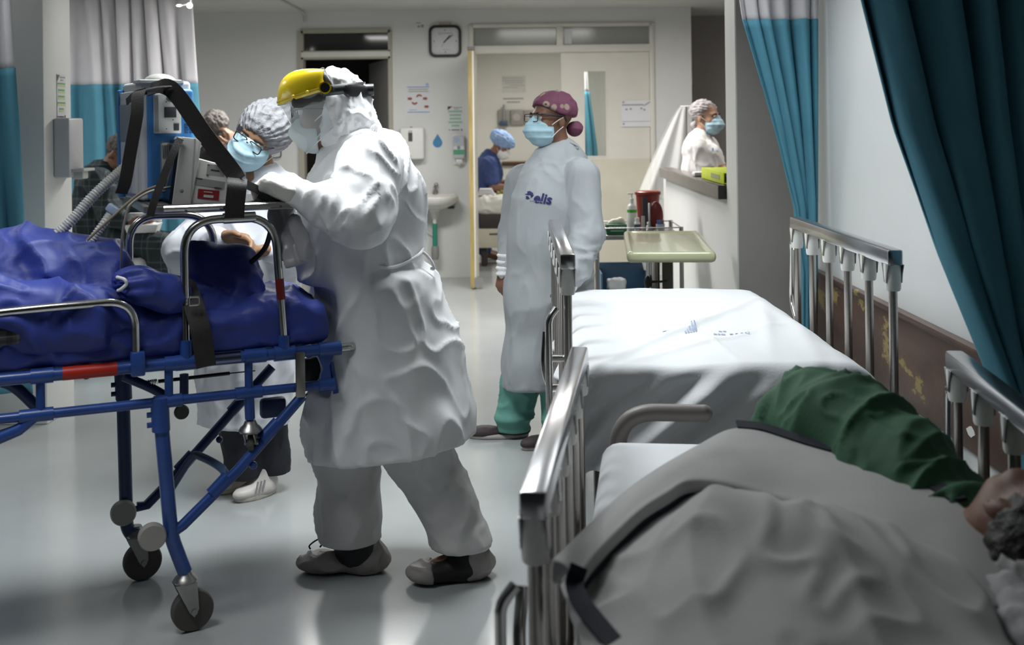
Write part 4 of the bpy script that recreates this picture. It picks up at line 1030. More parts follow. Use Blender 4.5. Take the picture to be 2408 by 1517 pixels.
# second undercarriage on the left
for c, m in ((0.0, blue_m), (CW * 0.9, dblue_m)):
    q = [tuple(L(px, py, c)) for px, py in ((90, 972), (45, 1010))]
    MB().tube(q + [(-1.965, c, 0.30)], 0.0175, 12).build('diagonal_brace', m, stretcher)
q = [tuple(L(px, py, 0.3)) for px, py in ((-60, 885), (25, 905), (90, 960))]
MB().tube(smooth_path(q), 0.018, 12).build('cross_link', dblue_m, stretcher)
q = [tuple(L(px, py, 0.3)) for px, py in ((290, 885), (360, 915), (410, 945))]
MB().tube(smooth_path(q), 0.015, 12).build('cross_link', dblue_m, stretcher)
for lx, ly in ((-1.95, 0.0), (-1.95, CW * 0.9)):
    o = MB().tube([(lx, ly, ZL), (lx - 0.02, ly, 0.18)], 0.0215, 14).build('leg', blue_m if ly == 0 else dblue_m, stretcher)
    caster((lx - 0.02, ly, 0.15), (lx - 0.05, ly, WR), WR, 0.032, 0.1, o)
# gas strut with spring, little load wheels
q = [L(330, 903, 0.3), L(370, 897, 0.3), L(372, 897, 0.3), L(540, 878, 0.3)]
MB().tube([q[2], q[3]], 0.006, 10).build('gas_strut', black_m, stretcher)
n = 60; hel = []
for k in range(n):
    f = k / (n - 1); ce = Vector(q[0]).lerp(Vector(q[1]), f); hel.append(ce + Vector((0, 0.008 * math.cos(f * 56), 0.008 * math.sin(f * 56))))
MB().tube(hel, 0.0018, 6).build('coil_spring', steel_m, stretcher)
MB().tube([L(540, 878, 0.3), L(600, 872, 0.3)], 0.002, 8).build('cable', black_m, stretcher)
p, q = L(585, 915, 0), L(588, 985, 0)
o = MB().cyl(tuple(p), tuple(q), 0.0155, seg=12).cyl(tuple(q), tuple(L(589, 1005, 0)), 0.010, seg=12).build('load_post', blue_m, stretcher)
caster(tuple(L(589, 1016, 0)), tuple(L(592, 1040, 0)), 0.026, 0.018, 1.2, o, 'load_caster')
p = L(433, 880, 0.25); q = L(433, 938, 0.25)
o = MB().cyl(tuple(p), tuple(q), 0.014, seg=12).build('load_post', dblue_m, stretcher)
b = MB(); b.lathe([(0.006, -0.012), (0.021, -0.012), (0.024, 0), (0.021, 0.012), (0.006, 0.012)], 24, Matrix.Translation(Vector(L(427, 969, 0.25))) @ Matrix.Rotation(math.radians(90), 4, 'X')); b.build('load_roller', tyre_m, o)
b = MB(); p = L(640, 960, 0.3); b.box(p - V(0.04, 0.02, 0.03), p + V(0.045, 0.02, 0.035), 0.012); b.build('latch_block', dblue_m, stretcher)
MB().tube(arc_path([L(722, 925), L(690, 972), L(683, 970), L(712, 930)], 0.006), 0.0022, 6).build('wire_clip', black_m, stretcher)
MB().tube(arc_path([L(75, 985), L(43, 1024), L(34, 1022), L(62, 985)], 0.006), 0.0022, 6).build('wire_clip', black_m, stretcher)
# side rail and hoops
sr = MB().tube(arc_path([(-2.12, -0.03, ZU - 0.02), (-2.12, -0.035, 0.93), tuple(L(60, 728, -0.035)), tuple(L(318, 706, -0.035)), tuple(L(320, 840, -0.03))], 0.085, 10), 0.0125, 14).build('side_hoop', chrome_m, stretcher)
p = L(320, 822); b = MB(); b.box(V(p[0] - 0.019, -0.048, ZU - 0.02), V(p[0] + 0.021, -0.012, p[2]), 0.006); b.build('hoop_socket', blue_m, sr)
def hoop(c, pts, nm, m, sock):
    o = MB().tube(arc_path([tuple(L(px, py, c)) for px, py in pts], 0.10, 10), 0.0128, 14).build(nm, m, stretcher)
    for px, py in sock:
        p = L(px, py, c); MB().cyl((p[0], c, ZU), (p[0], c, p[2]), 0.0195, 0.0175, seg=16).build('hoop_socket', blue_m, o)
        MB().tube([(p[0] - 0.032, c, ZU), (p[0] + 0.032, c, ZU)], 0.0235, 14).build('socket_collar', blue_m, o)
    return o
h1 = hoop(0.0, ((438, 830), (432, 520), (645, 508), (669, 815)), 'tray_hoop', chrome_m, ((438, 800), (668, 788)))
p, q = L(657, 655), L(661, 704); MB().tube([p, q], 0.0136, 14).build('red_tape', mat('red_tape', (0.16, 0.012, 0.012), 0.4), h1)
p, q = L(525, 514), L(600, 510); MB().tube([p, q], 0.0165, 14).build('hoop_joint', chrome_m, h1)
h2 = hoop(0.46, ((306, 700), (303, 508), (500, 505), (508, 700)), 'tray_hoop', chrome_m, ())
# equipment tray
TL, TR, TZT = L(345, 506)[0] - 0.005, L(690, 488)[0], 1.245
tray_m = mat('tray_dark_mat', (0.07, 0.068, 0.07), 0.6)
b = MB(); b.prism([(x, y) for x, y in [(TL + 0.05, -0.02), (TR, -0.02), (TR, 0.44), (TL + 0.06, 0.44), (TL, 0.38), (TL, 0.03)]], 0.022, Matrix.Translation((0, 0, TZT)), bev=0.004); tr = b.build('equipment_tray', mat('tray_steel', (0.46, 0.44, 0.42), 0.3, 0.9, var=0.1), stretcher)
b = MB(); b.prism([(x, y) for x, y in [(TL + 0.06, 0.0), (TR - 0.02, 0.0), (TR - 0.02, 0.42), (TL + 0.07, 0.42), (TL + 0.02, 0.37), (TL + 0.02, 0.04)]], 0.003, Matrix.Translation((0, 0, TZT + 0.022))); b.build('tray_mat', tray_m, tr)
MB().tube(arc_path([(TL + 0.05, -0.024, TZT + 0.014), (TR + 0.008, -0.024, TZT + 0.014), (TR + 0.008, 0.444, TZT + 0.014)], 0.03), 0.0105, 10).build('tray_rim', chrome_m, tr)
for k, f in enumerate((0.06, 0.16, 0.42, 0.88)): MB().ball((TL + 0.05 + f * (TR - TL - 0.05), -0.034 if f > 0.1 else -0.022, TZT + 0.01), 0.004, 10).build('tray_screw', bedgrey_m, tr)
# mattress with blue cover
cover_m = mat('blue_nonwoven', (0.030, 0.050, 0.27), 0.5, bump=0.08, bscale=80, var=0.10, vscale=5, crease=(5.5, 0.7, 0.02))
ss = S(); ss.box((-1.2, 0.25, 0.878), (1.16, 0.245, 0.066), rnd=0.03)
ss.ell((-0.2, 0.25, 0.92), (0.13, 0.2, 0.05), k=0.06)
sdf_obj('mattress', ss, 0.012, cover_m, stretcher, disp=lambda v, n: 0.014 * ridge(v, (6, 4, 9), 3) + 0.008 * ridge(v, (14, 9, 15), 5))
# chest belt with buckle
ribbon('belt', [L(385, 648, 0.2), L(430, 662, 0.08), L(447, 695, 0.01), L(470, 770, -0.045), L(480, 830, -0.045), L(485, 862, -0.035)], 0.058, 0.004, [tuple(V(1, 0, 0))] * 8, strap_m, stretcher)
p = L(456, 708, -0.045)
MB().tube(arc_path([p + V(-0.014, 0, -0.012), p + V(0.014, 0, -0.012), p + V(0.014, 0, 0.012), p + V(-0.014, 0, 0.012), p + V(-0.014, 0, -0.012)], 0.006), 0.003, 8).build('belt_buckle', mat('buckle_metal', (0.5, 0.48, 0.45), 0.3, 1.0), stretcher)

# ------------------------------------------------------------------ patient on the stretcher and the blue sheets
plaid_m = mat('grey_plaid', (0.10, 0.095, 0.10), 0.8, bump=0.1, bscale=200)
def plaid(m, cols, sx, sz, axes=(0, 2), amt=0.55):
    nt, bs, mx, mp = base_mix(m)
    sp = nt.nodes.new('ShaderNodeSeparateXYZ'); nt.links.new(mp.outputs[0], sp.inputs[0])
    out = None
    for k, (ax, per) in enumerate(((axes[0], sx), (axes[1], sz))):
        for wd, colr, ph in cols:
            a = nt.nodes.new('ShaderNodeMath'); a.operation = 'MULTIPLY_ADD'; a.inputs[1].default_value = 1 / per; a.inputs[2].default_value = ph
            nt.links.new(sp.outputs[ax], a.inputs[0])
            fr = nt.nodes.new('ShaderNodeMath'); fr.operation = 'FRACT'; nt.links.new(a.outputs[0], fr.inputs[0])
            lt = nt.nodes.new('ShaderNodeMath'); lt.operation = 'LESS_THAN'; lt.inputs[1].default_value = wd; nt.links.new(fr.outputs[0], lt.inputs[0])
            sc = nt.nodes.new('ShaderNodeMath'); sc.operation = 'MULTIPLY'; sc.inputs[1].default_value = amt; nt.links.new(lt.outputs[0], sc.inputs[0])
            x = nt.nodes.new('ShaderNodeMix'); x.data_type = 'RGBA'; nt.links.new(sc.outputs[0], x.inputs[0])
            if out is None: nt.links.new(mx.outputs[2], x.inputs[6])
            else: nt.links.new(out, x.inputs[6])
            x.inputs[7].default_value = (*colr, 1); out = x.outputs[2]
    nt.links.new(out, bs.inputs['Base Color'])
plaid(plaid_m, [(0.28, (0.02, 0.02, 0.03), 0.0), (0.12, (0.30, 0.29, 0.30), 0.55)], 0.06, 0.036)
pat = st_thing('person', (-1.2, 0.25, 0.94), 'patient lying on the stretcher hidden under blue sheets, plaid shirt hem showing', 'person', None)
def PL(p): return V(*p) - V(-1.2, 0.25, 0.94)
skin_m = mat('skin_tan', (0.30, 0.155, 0.095), 0.5, bump=0.04, bscale=120, var=0.10, vscale=14)
s = S()
s.chain([(PL((-0.55, 0.2, 0.99)), 0.04), (PL((-0.85, 0.2, 1.0)), 0.05), (PL((-1.25, 0.24, 1.0)), 0.06), (PL((-1.7, 0.28, 1.0)), 0.09), (PL((-1.95, 0.28, 1.0)), 0.06), (PL((-2.1, 0.28, 1.02)), 0.08)], 0.05)
s.chain([(PL((-0.55, 0.32, 0.99)), 0.04), (PL((-0.85, 0.32, 1.0)), 0.05), (PL((-1.25, 0.3, 1.0)), 0.06)], 0.05)
sdf_obj('body', s, 0.02, skin_m, pat)
s = S(); a, b2 = PL(L(-40, 792, -0.012)), PL(L(150, 788, -0.012)); s.cone(a, b2, 0.032, 0.012, flat=(V(0, 1, 0), 0.5)); s.cone(PL((-1.5, 0.2, 0.98)), PL((-1.2, 0.1, 0.92)), 0.06, 0.04)
s.cone(PL((-1.45, 0.06, 0.93)), a, 0.05, 0.03)
sdf_obj('shirt', s, 0.008, plaid_m, pat, disp=lambda v, n: 0.004 * noise(v * 30, 1))
shb = (-1.0, 0.2, 0.94)
sheets = st_thing('disposable_sheet', shb, 'crumpled royal-blue disposable sheets piled over the stretcher patient', 'sheet')
def Q(px, py, c): return L(px, py, c) - V(*shb)
s = S()
s.chain([(Q(-150, 660, 0.3), 0.17), (Q(0, 668, 0.3), 0.15), (Q(120, 650, 0.28), 0.135), (Q(195, 650, 0.25), 0.12), (Q(260, 700, 0.22), 0.09), (Q(330, 740, 0.22), 0.09), (Q(450, 745, 0.22), 0.08)], 0.06)
s.cone(Q(-100, 700, 0.06), Q(200, 745, 0.05), 0.09, 0.075, 0.05)
s.cone(Q(200, 745, 0.05), Q(420, 770, 0.06), 0.075, 0.05, 0.05)
s.box(np.array((-1.45, 0.24, 0.90)) - V(*shb), (0.75, 0.255, 0.045), rnd=0.04, k=0.06)
s.ell(Q(520, 668, 0.25), (0.105, 0.11, 0.125), k=0.035)
s.ell(Q(575, 690, 0.22), (0.075, 0.12, 0.10), k=0.04)
s.ell(Q(560, 735, 0.18), (0.12, 0.16, 0.05), k=0.05)
s.cone(Q(480, 612, 0.25), Q(565, 622, 0.25), 0.058, 0.050, k=0.06)
s.ell(Q(455, 720, 0.2), (0.08, 0.14, 0.05), k=0.05)
def crump(v, n):
    return 0.030 * ridge(v, (4.2, 3.0, 4.6), 11, 0.5, 2.2) + 0.012 * ridge(v, (9, 7, 11), 12, 0.4, 2.5) - 0.014 + 0.004 * noise(v * 16, 3)
sdf_obj('sheet_heap', s, 0.010, cover_m, sheets, disp=crump)
s = S(); s.chain([(Q(292, 662, 0.02), 0.030), (Q(330, 672, 0.02), 0.050), (Q(390, 690, 0.03), 0.052), (Q(440, 720, 0.05), 0.04)], 0.03)
def sleeve_d(v, n):
    a = np.arctan2(v[:, 1] - Q(330, 672, 0.02)[1], v[:, 2] - Q(330, 672, 0.02)[2])
    f = np.clip((Q(385, 680, 0.02)[0] - v[:, 0]) / 0.12, 0, 1)
    return 0.007 * np.sin(a * 9) * f + 0.008 * ridge(v, (9, 9, 9), 4)
sdf_obj('gown_sleeve', s, 0.007, cover_m, sheets, disp=sleeve_d)
MB().tube(smooth_path([Q(275, 652, -0.01), Q(292, 657, -0.035), Q(297, 668, -0.035), Q(285, 680, -0.03), Q(277, 684, -0.02)]), 0.005, 8).build('sleeve_tie', white_m, sheets)

# ------------------------------------------------------------------ ventilator on the tray
vb = at(400, 480, 3.60)
vb[2] = TZT + 0.0262
vent = thing('ventilator', tuple(vb), math.radians(30), label='blue and white transport ventilator standing on the stretcher tray', cat='ventilator')
vwhite = mat('ventilator_white', (0.72, 0.73, 0.71), 0.4, var=0.04); vblue = mat('ventilator_blue', (0.065, 0.24, 0.56), 0.38, var=0.06); vgrey = mat('ventilator_grey', (0.28, 0.31, 0.33), 0.4)
HV = 0.375
b = MB(); b.box(V(-0.082, 0.012, 0.0), V(0.073, 0.30, HV), 0.012, seg=3); b.build('housing', vwhite, vent)
b = MB(); b.box(V(-0.066, -0.012, 0.0), V(0.076, 0.03, HV - 0.025), 0.012, seg=3); fc = b.build('blue_cover', vblue, vent)
b = MB(); b.box(V(-0.05, -0.018, HV - 0.165), V(0.034, -0.008, HV - 0.04), 0.004); pn = b.build('service_panel', vwhite, fc)
for x in (-0.048, -0.043, -0.038): boxes('panel_rib', [((x, -0.0205, HV - 0.16), (x + 0.0015, -0.017, HV - 0.045))], vgrey, pn)
b = MB(); b.lathe([(0.0, 0), (0.006, 0), (0.0065, 0.003), (0.011, 0.003), (0.012, 0)], 24, Matrix.Translation((0.0, -0.018, HV - 0.055)) @ XZ, cap=False); b.build('dial', vgrey, pn)
MB().lathe([(0.0, 0.004), (0.007, 0.004), (0.007, 0)], 20, Matrix.Translation((0.0, -0.018, HV - 0.055)) @ XZ, cap=False).build('dial_core', ink_m, pn)
b = MB(); b.box(V(-0.018, -0.021, HV - 0.115), V(0.018, -0.017, HV - 0.082), 0.001); b.build('socket', ink_m, pn)
b = MB(); b.box(V(0.010, -0.021, HV - 0.156), V(0.026, -0.017, HV - 0.134), 0.001); b.build('socket', ink_m, pn)
for x, z in ((-0.012, -0.066), (0.008, -0.122), (-0.012, -0.15)): MB().ball((x, -0.018, HV + z), 0.0018, 8).build('screw', ink_m, pn)
for i in range(6):
    for xx in (0.044, 0.0585): boxes('vent_slot', [((xx, -0.014, HV - 0.165 + 0.0055 * i), (xx + 0.011, -0.0115, HV - 0.1625 + 0.0055 * i))], mat('slot_blue', (0.02, 0.07, 0.2), 0.5), fc)
b = MB(); b.box(V(-0.03, -0.016, 0.03), V(0.008, -0.01, 0.185), 0.006); gr = b.build('grille', vwhite, fc)
for i in range(5): boxes('grille_slot', [((-0.025 + 0.0062 * i, -0.0185, 0.135), (-0.0225 + 0.0062 * i, -0.0155, 0.175))], vgrey, gr)
for i in range(5): boxes('grille_slot', [((-0.025 + 0.0062 * i, -0.0185, 0.04), (-0.0225 + 0.0062 * i, -0.0155, 0.07))], vgrey, gr)
b = MB(); b.box(V(-0.095, 0.05, 0.02), V(-0.08, 0.29, HV - 0.03), 0.006); fr = b.build('front_bezel', vwhite, vent)
b = MB(); b.box(V(-0.0975, 0.07, HV - 0.19), V(-0.094, 0.27, HV - 0.07), 0.002); b.build('screen', vgrey, fr)
b = MB(); b.box(V(-0.10, 0.27, 0.0), V(-0.078, 0.305, HV - 0.02), 0.006); b.build('blue_edge', vblue, vent)
b = MB(); b.box(V(-0.09, 0.0, HV - 0.008), V(0.05, 0.10, HV + 0.004), 0.01); b.build('top_plate', vwhite, vent)
b = MB(); b.ball((0.0, 0.12, HV + 0.002), (0.05, 0.06, 0.026)); b.build('carry_knob', mat('beige_plastic', (0.42, 0.41, 0.38), 0.4), vent)
# monitor
def prof(pts, c): return [(L(px, py, c)[0], L(px, py, c)[2]) for px, py in pts]
mb = L(460, 497, 0.03)
mon = st_thing('patient_monitor', tuple(mb), 'white patient monitor seen from the side with red sticker, screen tilted left', 'monitor')
mw = mat('monitor_white', (0.78, 0.77, 0.74), 0.35, var=0.03)
def extr(name, pts, c0, c1, m, bev, parent):
    b = MB(); b.prism([(x - mb[0], z - mb[2] + 0.0) for x, z in prof(pts, 0.03)], c1 - c0, Matrix.Translation((0, c1, 0)) @ XZ, bev=bev); return b.build(name, m, parent)
extr('bezel', [(404, 490), (425, 327), (430, 322), (462, 325), (474, 336), (468, 375), (446, 497), (440, 498)], 0.0, 0.20, mw, 0.005, mon)
bd = extr('monitor_body', [(466, 372), (529, 389), (538, 398), (541, 410), (533, 480), (526, 488), (447, 496)], 0.008, 0.19, mw, 0.006, mon)
extr('screen', [(396, 488), (417, 330), (424, 328), (404, 490)], 0.008, 0.19, mat('dark_screen', (0.015, 0.02, 0.035), 0.1), 0.0, mon)
def sticker(name, pts, m, lift):
    b = MB(); P = [L(px, py, 0.03) - V(*mb) for px, py in pts]
    va = [b.bm.verts.new((p[0], lift, p[2])) for p in P]; vb_ = [b.bm.verts.new((p[0], lift + 0.004, p[2])) for p in P]
    b.bm.faces.new(va[::-1]); b.bm.faces.new(vb_)
    for k in range(len(P)): b.bm.faces.new((va[k], va[(k + 1) % len(P)], vb_[(k + 1) % len(P)], vb_[k]))
    return b.build(name, m, bd)
sticker('red_sticker', [(467, 444), (517, 449), (515, 472), (465, 466)], mat('sticker_red', (0.30, 0.025, 0.035), 0.45), 0.006)
sticker('sticker_text', [(480, 458), (503, 460), (502, 466), (479, 464)], mat('pale_print', (1, 1, 1)), 0.0045); sticker('sticker_text', [(480, 450), (500, 452), (500, 454), (480, 452)], mat('pale_print', (1, 1, 1)), 0.0045)
sticker('grey_label', [(458, 417), (530, 428), (528, 445), (456, 434)], mat('label_grey', (0.40, 0.40, 0.40), 0.5), 0.0065)
sticker('label_text', [(505, 440), (522, 442), (522, 445), (505, 443)], ink_m, 0.005)
sticker('label_text', [(458, 417), (476, 420), (476, 422), (458, 419)], ink_m, 0.005)
sticker('rating_plate', [(489, 385), (530, 391), (528, 416), (486, 410)], mat('plate_white', (0.50, 0.50, 0.49), 0.5), 0.0065)
sticker('plate_text', [(497, 398), (517, 401), (517, 404), (497, 401)], ink_m, 0.005)
for (x0, y0) in ((489, 387), (486, 411)): sticker('plate_text', [(x0, y0), (x0 + 5, y0 + 1), (x0 + 5, y0 + 2.5), (x0, y0 + 1.5)], ink_m, 0.005)
sticker('bezel_seam', [(457, 326), (460, 326), (447, 496), (444, 496)], mat('light_grey_plastic', (1, 1, 1)), -0.002)
p = L(427, 449, 0.03) - V(*mb); MB().ball((p[0], -0.0, p[2]), (0.006, 0.002, 0.006)).build('bezel_screw', vgrey, mon)
# straps
def wl(px, py, c): return to_w(L(px, py, c))
s1 = thing('strap', (0, 0, 0), label='wide black strap slanting from ventilator top down over the monitor corner', cat='strap', group='black equipment straps')
U1 = nrm(V(0.72, 0.1, 0.60))
ribbon('webbing', [wl(352, 210, 0.16), wl(388, 203, 0.12), wl(420, 228, 0.085), wl(480, 315, 0.04), wl(545, 400, 0.0), wl(560, 424, -0.02)], 0.052, 0.004, tuple(U1), strap_m, s1)
ribbon('webbing', [wl(558, 420, -0.02), wl(557, 440, -0.042), wl(553, 480, -0.046), wl(551, 512, -0.046)], 0.058, 0.004, tuple(ST), strap_m, s1)
s2 = thing('strap', (0, 0, 0), label='black strap hanging down over the ventilator front from its top', cat='strap', group='black equipment straps')
ribbon('webbing', [wl(395, 208, 0.10), wl(345, 212, 0.05), wl(325, 222, 0.02), wl(322, 270, 0.0), wl(308, 350, 0.0), wl(295, 425, 0.01), wl(285, 455, 0.03)], 0.036, 0.004, [tuple(ST + V(0, 0, 0.3))] * 8, strap_m, s2)
ribbon('webbing', [wl(345, 214, 0.06), wl(318, 222, 0.09), wl(298, 240, 0.16)], 0.02, 0.004, (0, 0, 1), strap_m, s2)
s3 = thing('strap', (0, 0, 0), label='narrow black strap running down beside the monitor screen', cat='strap', group='black equipment straps')
ribbon('webbing', [wl(424, 326, 0.02), wl(405, 365, 0.0), wl(375, 440, -0.02), wl(360, 482, -0.028), wl(353, 508, -0.028)], 0.022, 0.004, tuple(ST), strap_m, s3)
s4 = thing('strap', (0, 0, 0), label='black strap end with buckle lying toward the gloved hand', cat='strap', group='black equipment straps')
ribbon('webbing', [wl(577, 433, -0.02), wl(620, 452, 0.0), wl(660, 470, 0.02), wl(686, 481, 0.03)], 0.026, 0.004, (0, 0.3, 1), strap_m, s4)
b = MB(); p = wl(630, 466, -0.005); b.box(V(-0.035, -0.008, -0.011), V(0.035, 0.008, 0.011), 0.004, Matrix.Translation(Vector(p)) @ Matrix.Rotation(SRZ, 4, 'Z') @ Matrix.Rotation(math.radians(20), 4, 'Y')); b.build('buckle', black_m, s4)
# breathing hoses and cables
hose_m = mat('clear_hose', (0.60, 0.60, 0.58), 0.3, var=0.05)
def hose(label, pts, r, name='breathing_hose'):
    pa = smooth_path(pts, 60); tot = sum((b - a).length for a, b in zip(pa[:-1], pa[1:]))
    n = int(tot / 0.0026); q = []; acc = 0; k = 0; step = tot / n
    for i in range(n):
        d = i * step
        while k < len(pa) - 2 and acc + (pa[k + 1] - pa[k]).length < d: acc += (pa[k + 1] - pa[k]).length; k += 1
        q.append(pa[k].lerp(pa[k + 1], (d - acc) / max((pa[k + 1] - pa[k]).length, 1e-9)))
    o = thing(name, (0, 0, 0), label=label, cat='hose', group='hoses and cables of the ventilator')
    MB().tube(q, r, 14, rs=[r * (1 + 0.13 * math.sin(i * 1.9)) for i in range(n)]).build('hose_wall', hose_m, o)
    return o
hose('corrugated clear breathing hose running from ventilator down to the left', [wl(318, 372, 0.30), wl(280, 405, 0.28), wl(220, 460, 0.26), wl(165, 522, 0.25), wl(120, 565, 0.25)], 0.0155)
h = hose('second corrugated hose dropping behind the blue sheets', [wl(270, 487, 0.22), wl(248, 520, 0.2), wl(225, 552, 0.2), wl(205, 580, 0.2)], 0.0125)
b = MB(); p = wl(265, 492, 0.2); b.box(V(-0.018, -0.012, -0.012), V(0.018, 0.012, 0.012), 0.004, Matrix.Translation(Vector(p)) @ Matrix.Rotation(0.6, 4, 'Y')); b.build('hose_connector', mat('pale_blue_plastic', (0.42, 0.52, 0.68), 0.35), h)
cab_m = mat('grey_cable', (0.22, 0.20, 0.19), 0.5)
for lab, pts, r, m in (('grey cable looping from the ventilator base over the tray edge', [wl(400, 440, 0.06), wl(350, 452, 0.02), wl(310, 478, 0.0), wl(298, 500, -0.005), wl(287, 560, 0.0), wl(285, 640, 0.05)], 0.0038, cab_m),
                       ('thin tan cable reaching down to the blue sheets', [wl(385, 432, 0.08), wl(330, 455, 0.1), wl(270, 505, 0.12), wl(205, 565, 0.15)], 0.0042, mat('tan_cable', (0.30, 0.25, 0.18), 0.5)),
                       ('black hose curving below the tray at the chrome hoop', [wl(640, 506, 0.12), wl(637, 540, 0.12), wl(622, 585, 0.14), wl(585, 622, 0.16), wl(560, 650, 0.2)], 0.0085, black_m)):
    o = thing('cable', (0, 0, 0), label=lab, cat='cable', group='hoses and cables of the ventilator'); MB().tube(smooth_path(pts), r, 10).build('cable_run', m, o)
# grey plastic bundle hanging from the tray end
bag = thing('plastic_bundle', (0, 0, 0), label='grey plastic bag bundle hanging from the tray end at the gown', cat='bag')
bag_m = mat('grey_film', (0.36, 0.36, 0.38), 0.28, var=0.06)
s = S(); s.cone(wl(665, 505, 0.06), wl(705, 615, -0.01), 0.045, 0.048, flat=(SN, 0.30)); s.cone(wl(692, 520, 0.0), wl(722, 600, -0.03), 0.022, 0.026, 0.01, flat=(SN, 0.6)); s.cut(wl(705, 622, 0), nrm(V(0.3, 0, -1)))
sdf_obj('film_roll', s, 0.006, bag_m, bag, disp=lambda v, n: 0.006 * ridge(v, (22, 22, 4), 2) + 0.003 * noise(v * 25, 4))
ribbon('hanging_tie', [wl(648, 505, 0.05), wl(655, 500, 0.05), wl(668, 512, 0.05)], 0.015, 0.003, tuple(ST), bag_m, bag)
# ------------------------------------------------------------------ figures
def head_prims(s, O, R, sc=1.0, ears=True):
    T = lambda x, y, z: O + R @ (V(x, y, z) * sc)
    s.ell(T(-0.012, 0, 0.035), V(0.095, 0.076, 0.085) * sc, R, k=0.03)
    s.ell(T(0.03, 0, -0.035), V(0.06, 0.058, 0.085) * sc, R, k=0.03)
    s.ell(T(0.062, 0, -0.098), 0.022 * sc, k=0.03)
    s.ell(T(0.07, 0, 0.022), V(0.026, 0.055, 0.014) * sc, R, k=0.015)
    for y in (-1, 1): s.ell(T(0.058, y * 0.035, -0.028), 0.03 * sc, k=0.02)
    for y in (-1, 1): s.ell(T(0.099, y * 0.031, 0.004), 0.013 * sc, k=0.012, op='s')
    s.cone(T(0.088, 0, 0.008), T(0.110, 0, -0.024), 0.009 * sc, 0.013 * sc, k=0.012)
    s.ell(T(0.088, 0, -0.062), V(0.012, 0.024, 0.009) * sc, R, k=0.008)
    if ears:
        for y in (-1, 1): s.ell(T(-0.008, y * 0.077, -0.01), V(0.02, 0.009, 0.032) * sc, R, k=0.006)
    return T
def hand_prims(s, w, d, pn, side, curl=(0.5, 0.6, 0.4), sc=1.0, fat=1.0, spread=0.0, k=0.008, thumb=0.5):
    d = nrm(d); pn = nrm(pn - d * (np.asarray(pn) @ d)); side = nrm(np.cross(pn, d)) * (1 if np.cross(pn, d) @ np.asarray(side) > 0 else -1)
    Rm = np.stack([d, side, pn], 1)
    s.box(w + d * 0.046 * sc, V(0.05, 0.041, 0.0145 * fat) * sc, Rm, rnd=0.012 * sc, k=0.02)
    for i in range(4):
        p = w + (d * (0.088 - 0.004 * abs(i - 1)) + side * (0.031 - 0.0205 * i)) * sc
        Ls = np.array((0.45, 0.30, 0.25)) * (0.074, 0.082, 0.075, 0.058)[i] * sc
        a = 0.0; dd = d + side * spread * (1.5 - i)
        for j in range(3):
            a += curl[j]
            q = p + nrm(nrm(dd) * math.cos(a) + pn * math.sin(a)) * Ls[j]
            s.cone(p, q, (0.0098 - 0.001 * j) * sc * fat, (0.0090 - 0.001 * j) * sc * fat, k=k * (1.3 if j == 0 else 0.5)); p = q
    p = w + (d * 0.022 + side * 0.034 + pn * 0.005) * sc; t1 = nrm(side * 0.75 + d * 0.75 + pn * 0.35); q = p + t1 * 0.042 * sc
    s.cone(p, q, 0.0135 * sc * fat, 0.011 * sc * fat, k=0.012)
    t2 = nrm(t1 * (1 - thumb) + d * 0.6 + pn * thumb * 0.6); s.cone(q, q + t2 * 0.033 * sc, 0.0108 * sc * fat, 0.009 * sc * fat, k=0.005)
def arm_pts(sh, el, wr, r): return [(sh, r[0]), (el, r[1]), (wr, r[2])]
def hit(s, px, py, Y0, Y1, off=0.004):
    """point of a shape's surface that shows at this pixel, lifted towards the camera"""
    Ys = np.linspace(Y0, Y1, 400); P = np.stack([at(px, py, y) for y in Ys])
    d = s(P); i = np.argmax(d < 0) if (d < 0).any() else np.argmin(d)
    p = P[i]; return p + nrm(V(0, 0, EYE) - p) * off
def hit_mesh(o, org, px, py, off=0.003):
    from mathutils.bvhtree import BVHTree
    k = o.name
    if k not in _bv:
        me = o.data; _bv[k] = BVHTree.FromPolygons([v.co.copy() for v in me.vertices], [tuple(p.vertices) for p in me.polygons])
    d = Vector(nrm(at(px, py, 1.0) - V(0, 0, EYE))); q = _bv[k].ray_cast(Vector(V(0, 0, EYE) - org), d)
    return None if q[0] is None else np.array(q[0]) + org - np.array(d) * off
_bv = {}
def eyes(root, T, R, org, sc=1.0, dark=True):
    for y in (-1, 1):
        c = T(0.083, y * 0.031, 0.004) - org
        e = MB().ball(c, 0.0125 * sc, 16).build('eye', mat('eye_white', (0.55, 0.52, 0.48), 0.2), root)
        MB().ball(T(0.0905, y * 0.031, 0.003) - org, 0.0066 * sc, 12).build('iris', mat('iris_dark', (0.02, 0.012, 0.01), 0.15), e)
        b = MB(); b.tube(smooth_path([T(0.092, y * 0.012, 0.021) - org, T(0.096, y * 0.03, 0.027) - org, T(0.084, y * 0.05, 0.02) - org], 5), 0.0035 * sc, 8); b.build('eyebrow', mat('brow_hair', (0.02, 0.014, 0.011), 0.7), root)
gown_white = mat('white_gown_fabric', (0.80, 0.80, 0.81), 0.6, bump=0.06, bscale=40, var=0.03, vscale=6, crease=(5.0, 0.75, 0.02))
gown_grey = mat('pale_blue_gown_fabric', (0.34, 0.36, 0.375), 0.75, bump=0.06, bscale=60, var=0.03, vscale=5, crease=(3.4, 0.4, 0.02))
gown_nurse = mat('soft_white_gown', (0.66, 0.67, 0.71), 0.65, bump=0.06, bscale=40, var=0.03, crease=(5, 0.45, 0.015))
trouser_white = mat('overall_trouser_fabric', (0.60, 0.585, 0.58), 0.65, bump=0.06, bscale=40, var=0.04, crease=(4, 0.5, 0.02))
mask_m = mat('surgical_mask_blue', (0.37, 0.55, 0.635), 0.7, bump=0.05, bscale=200, var=0.02)
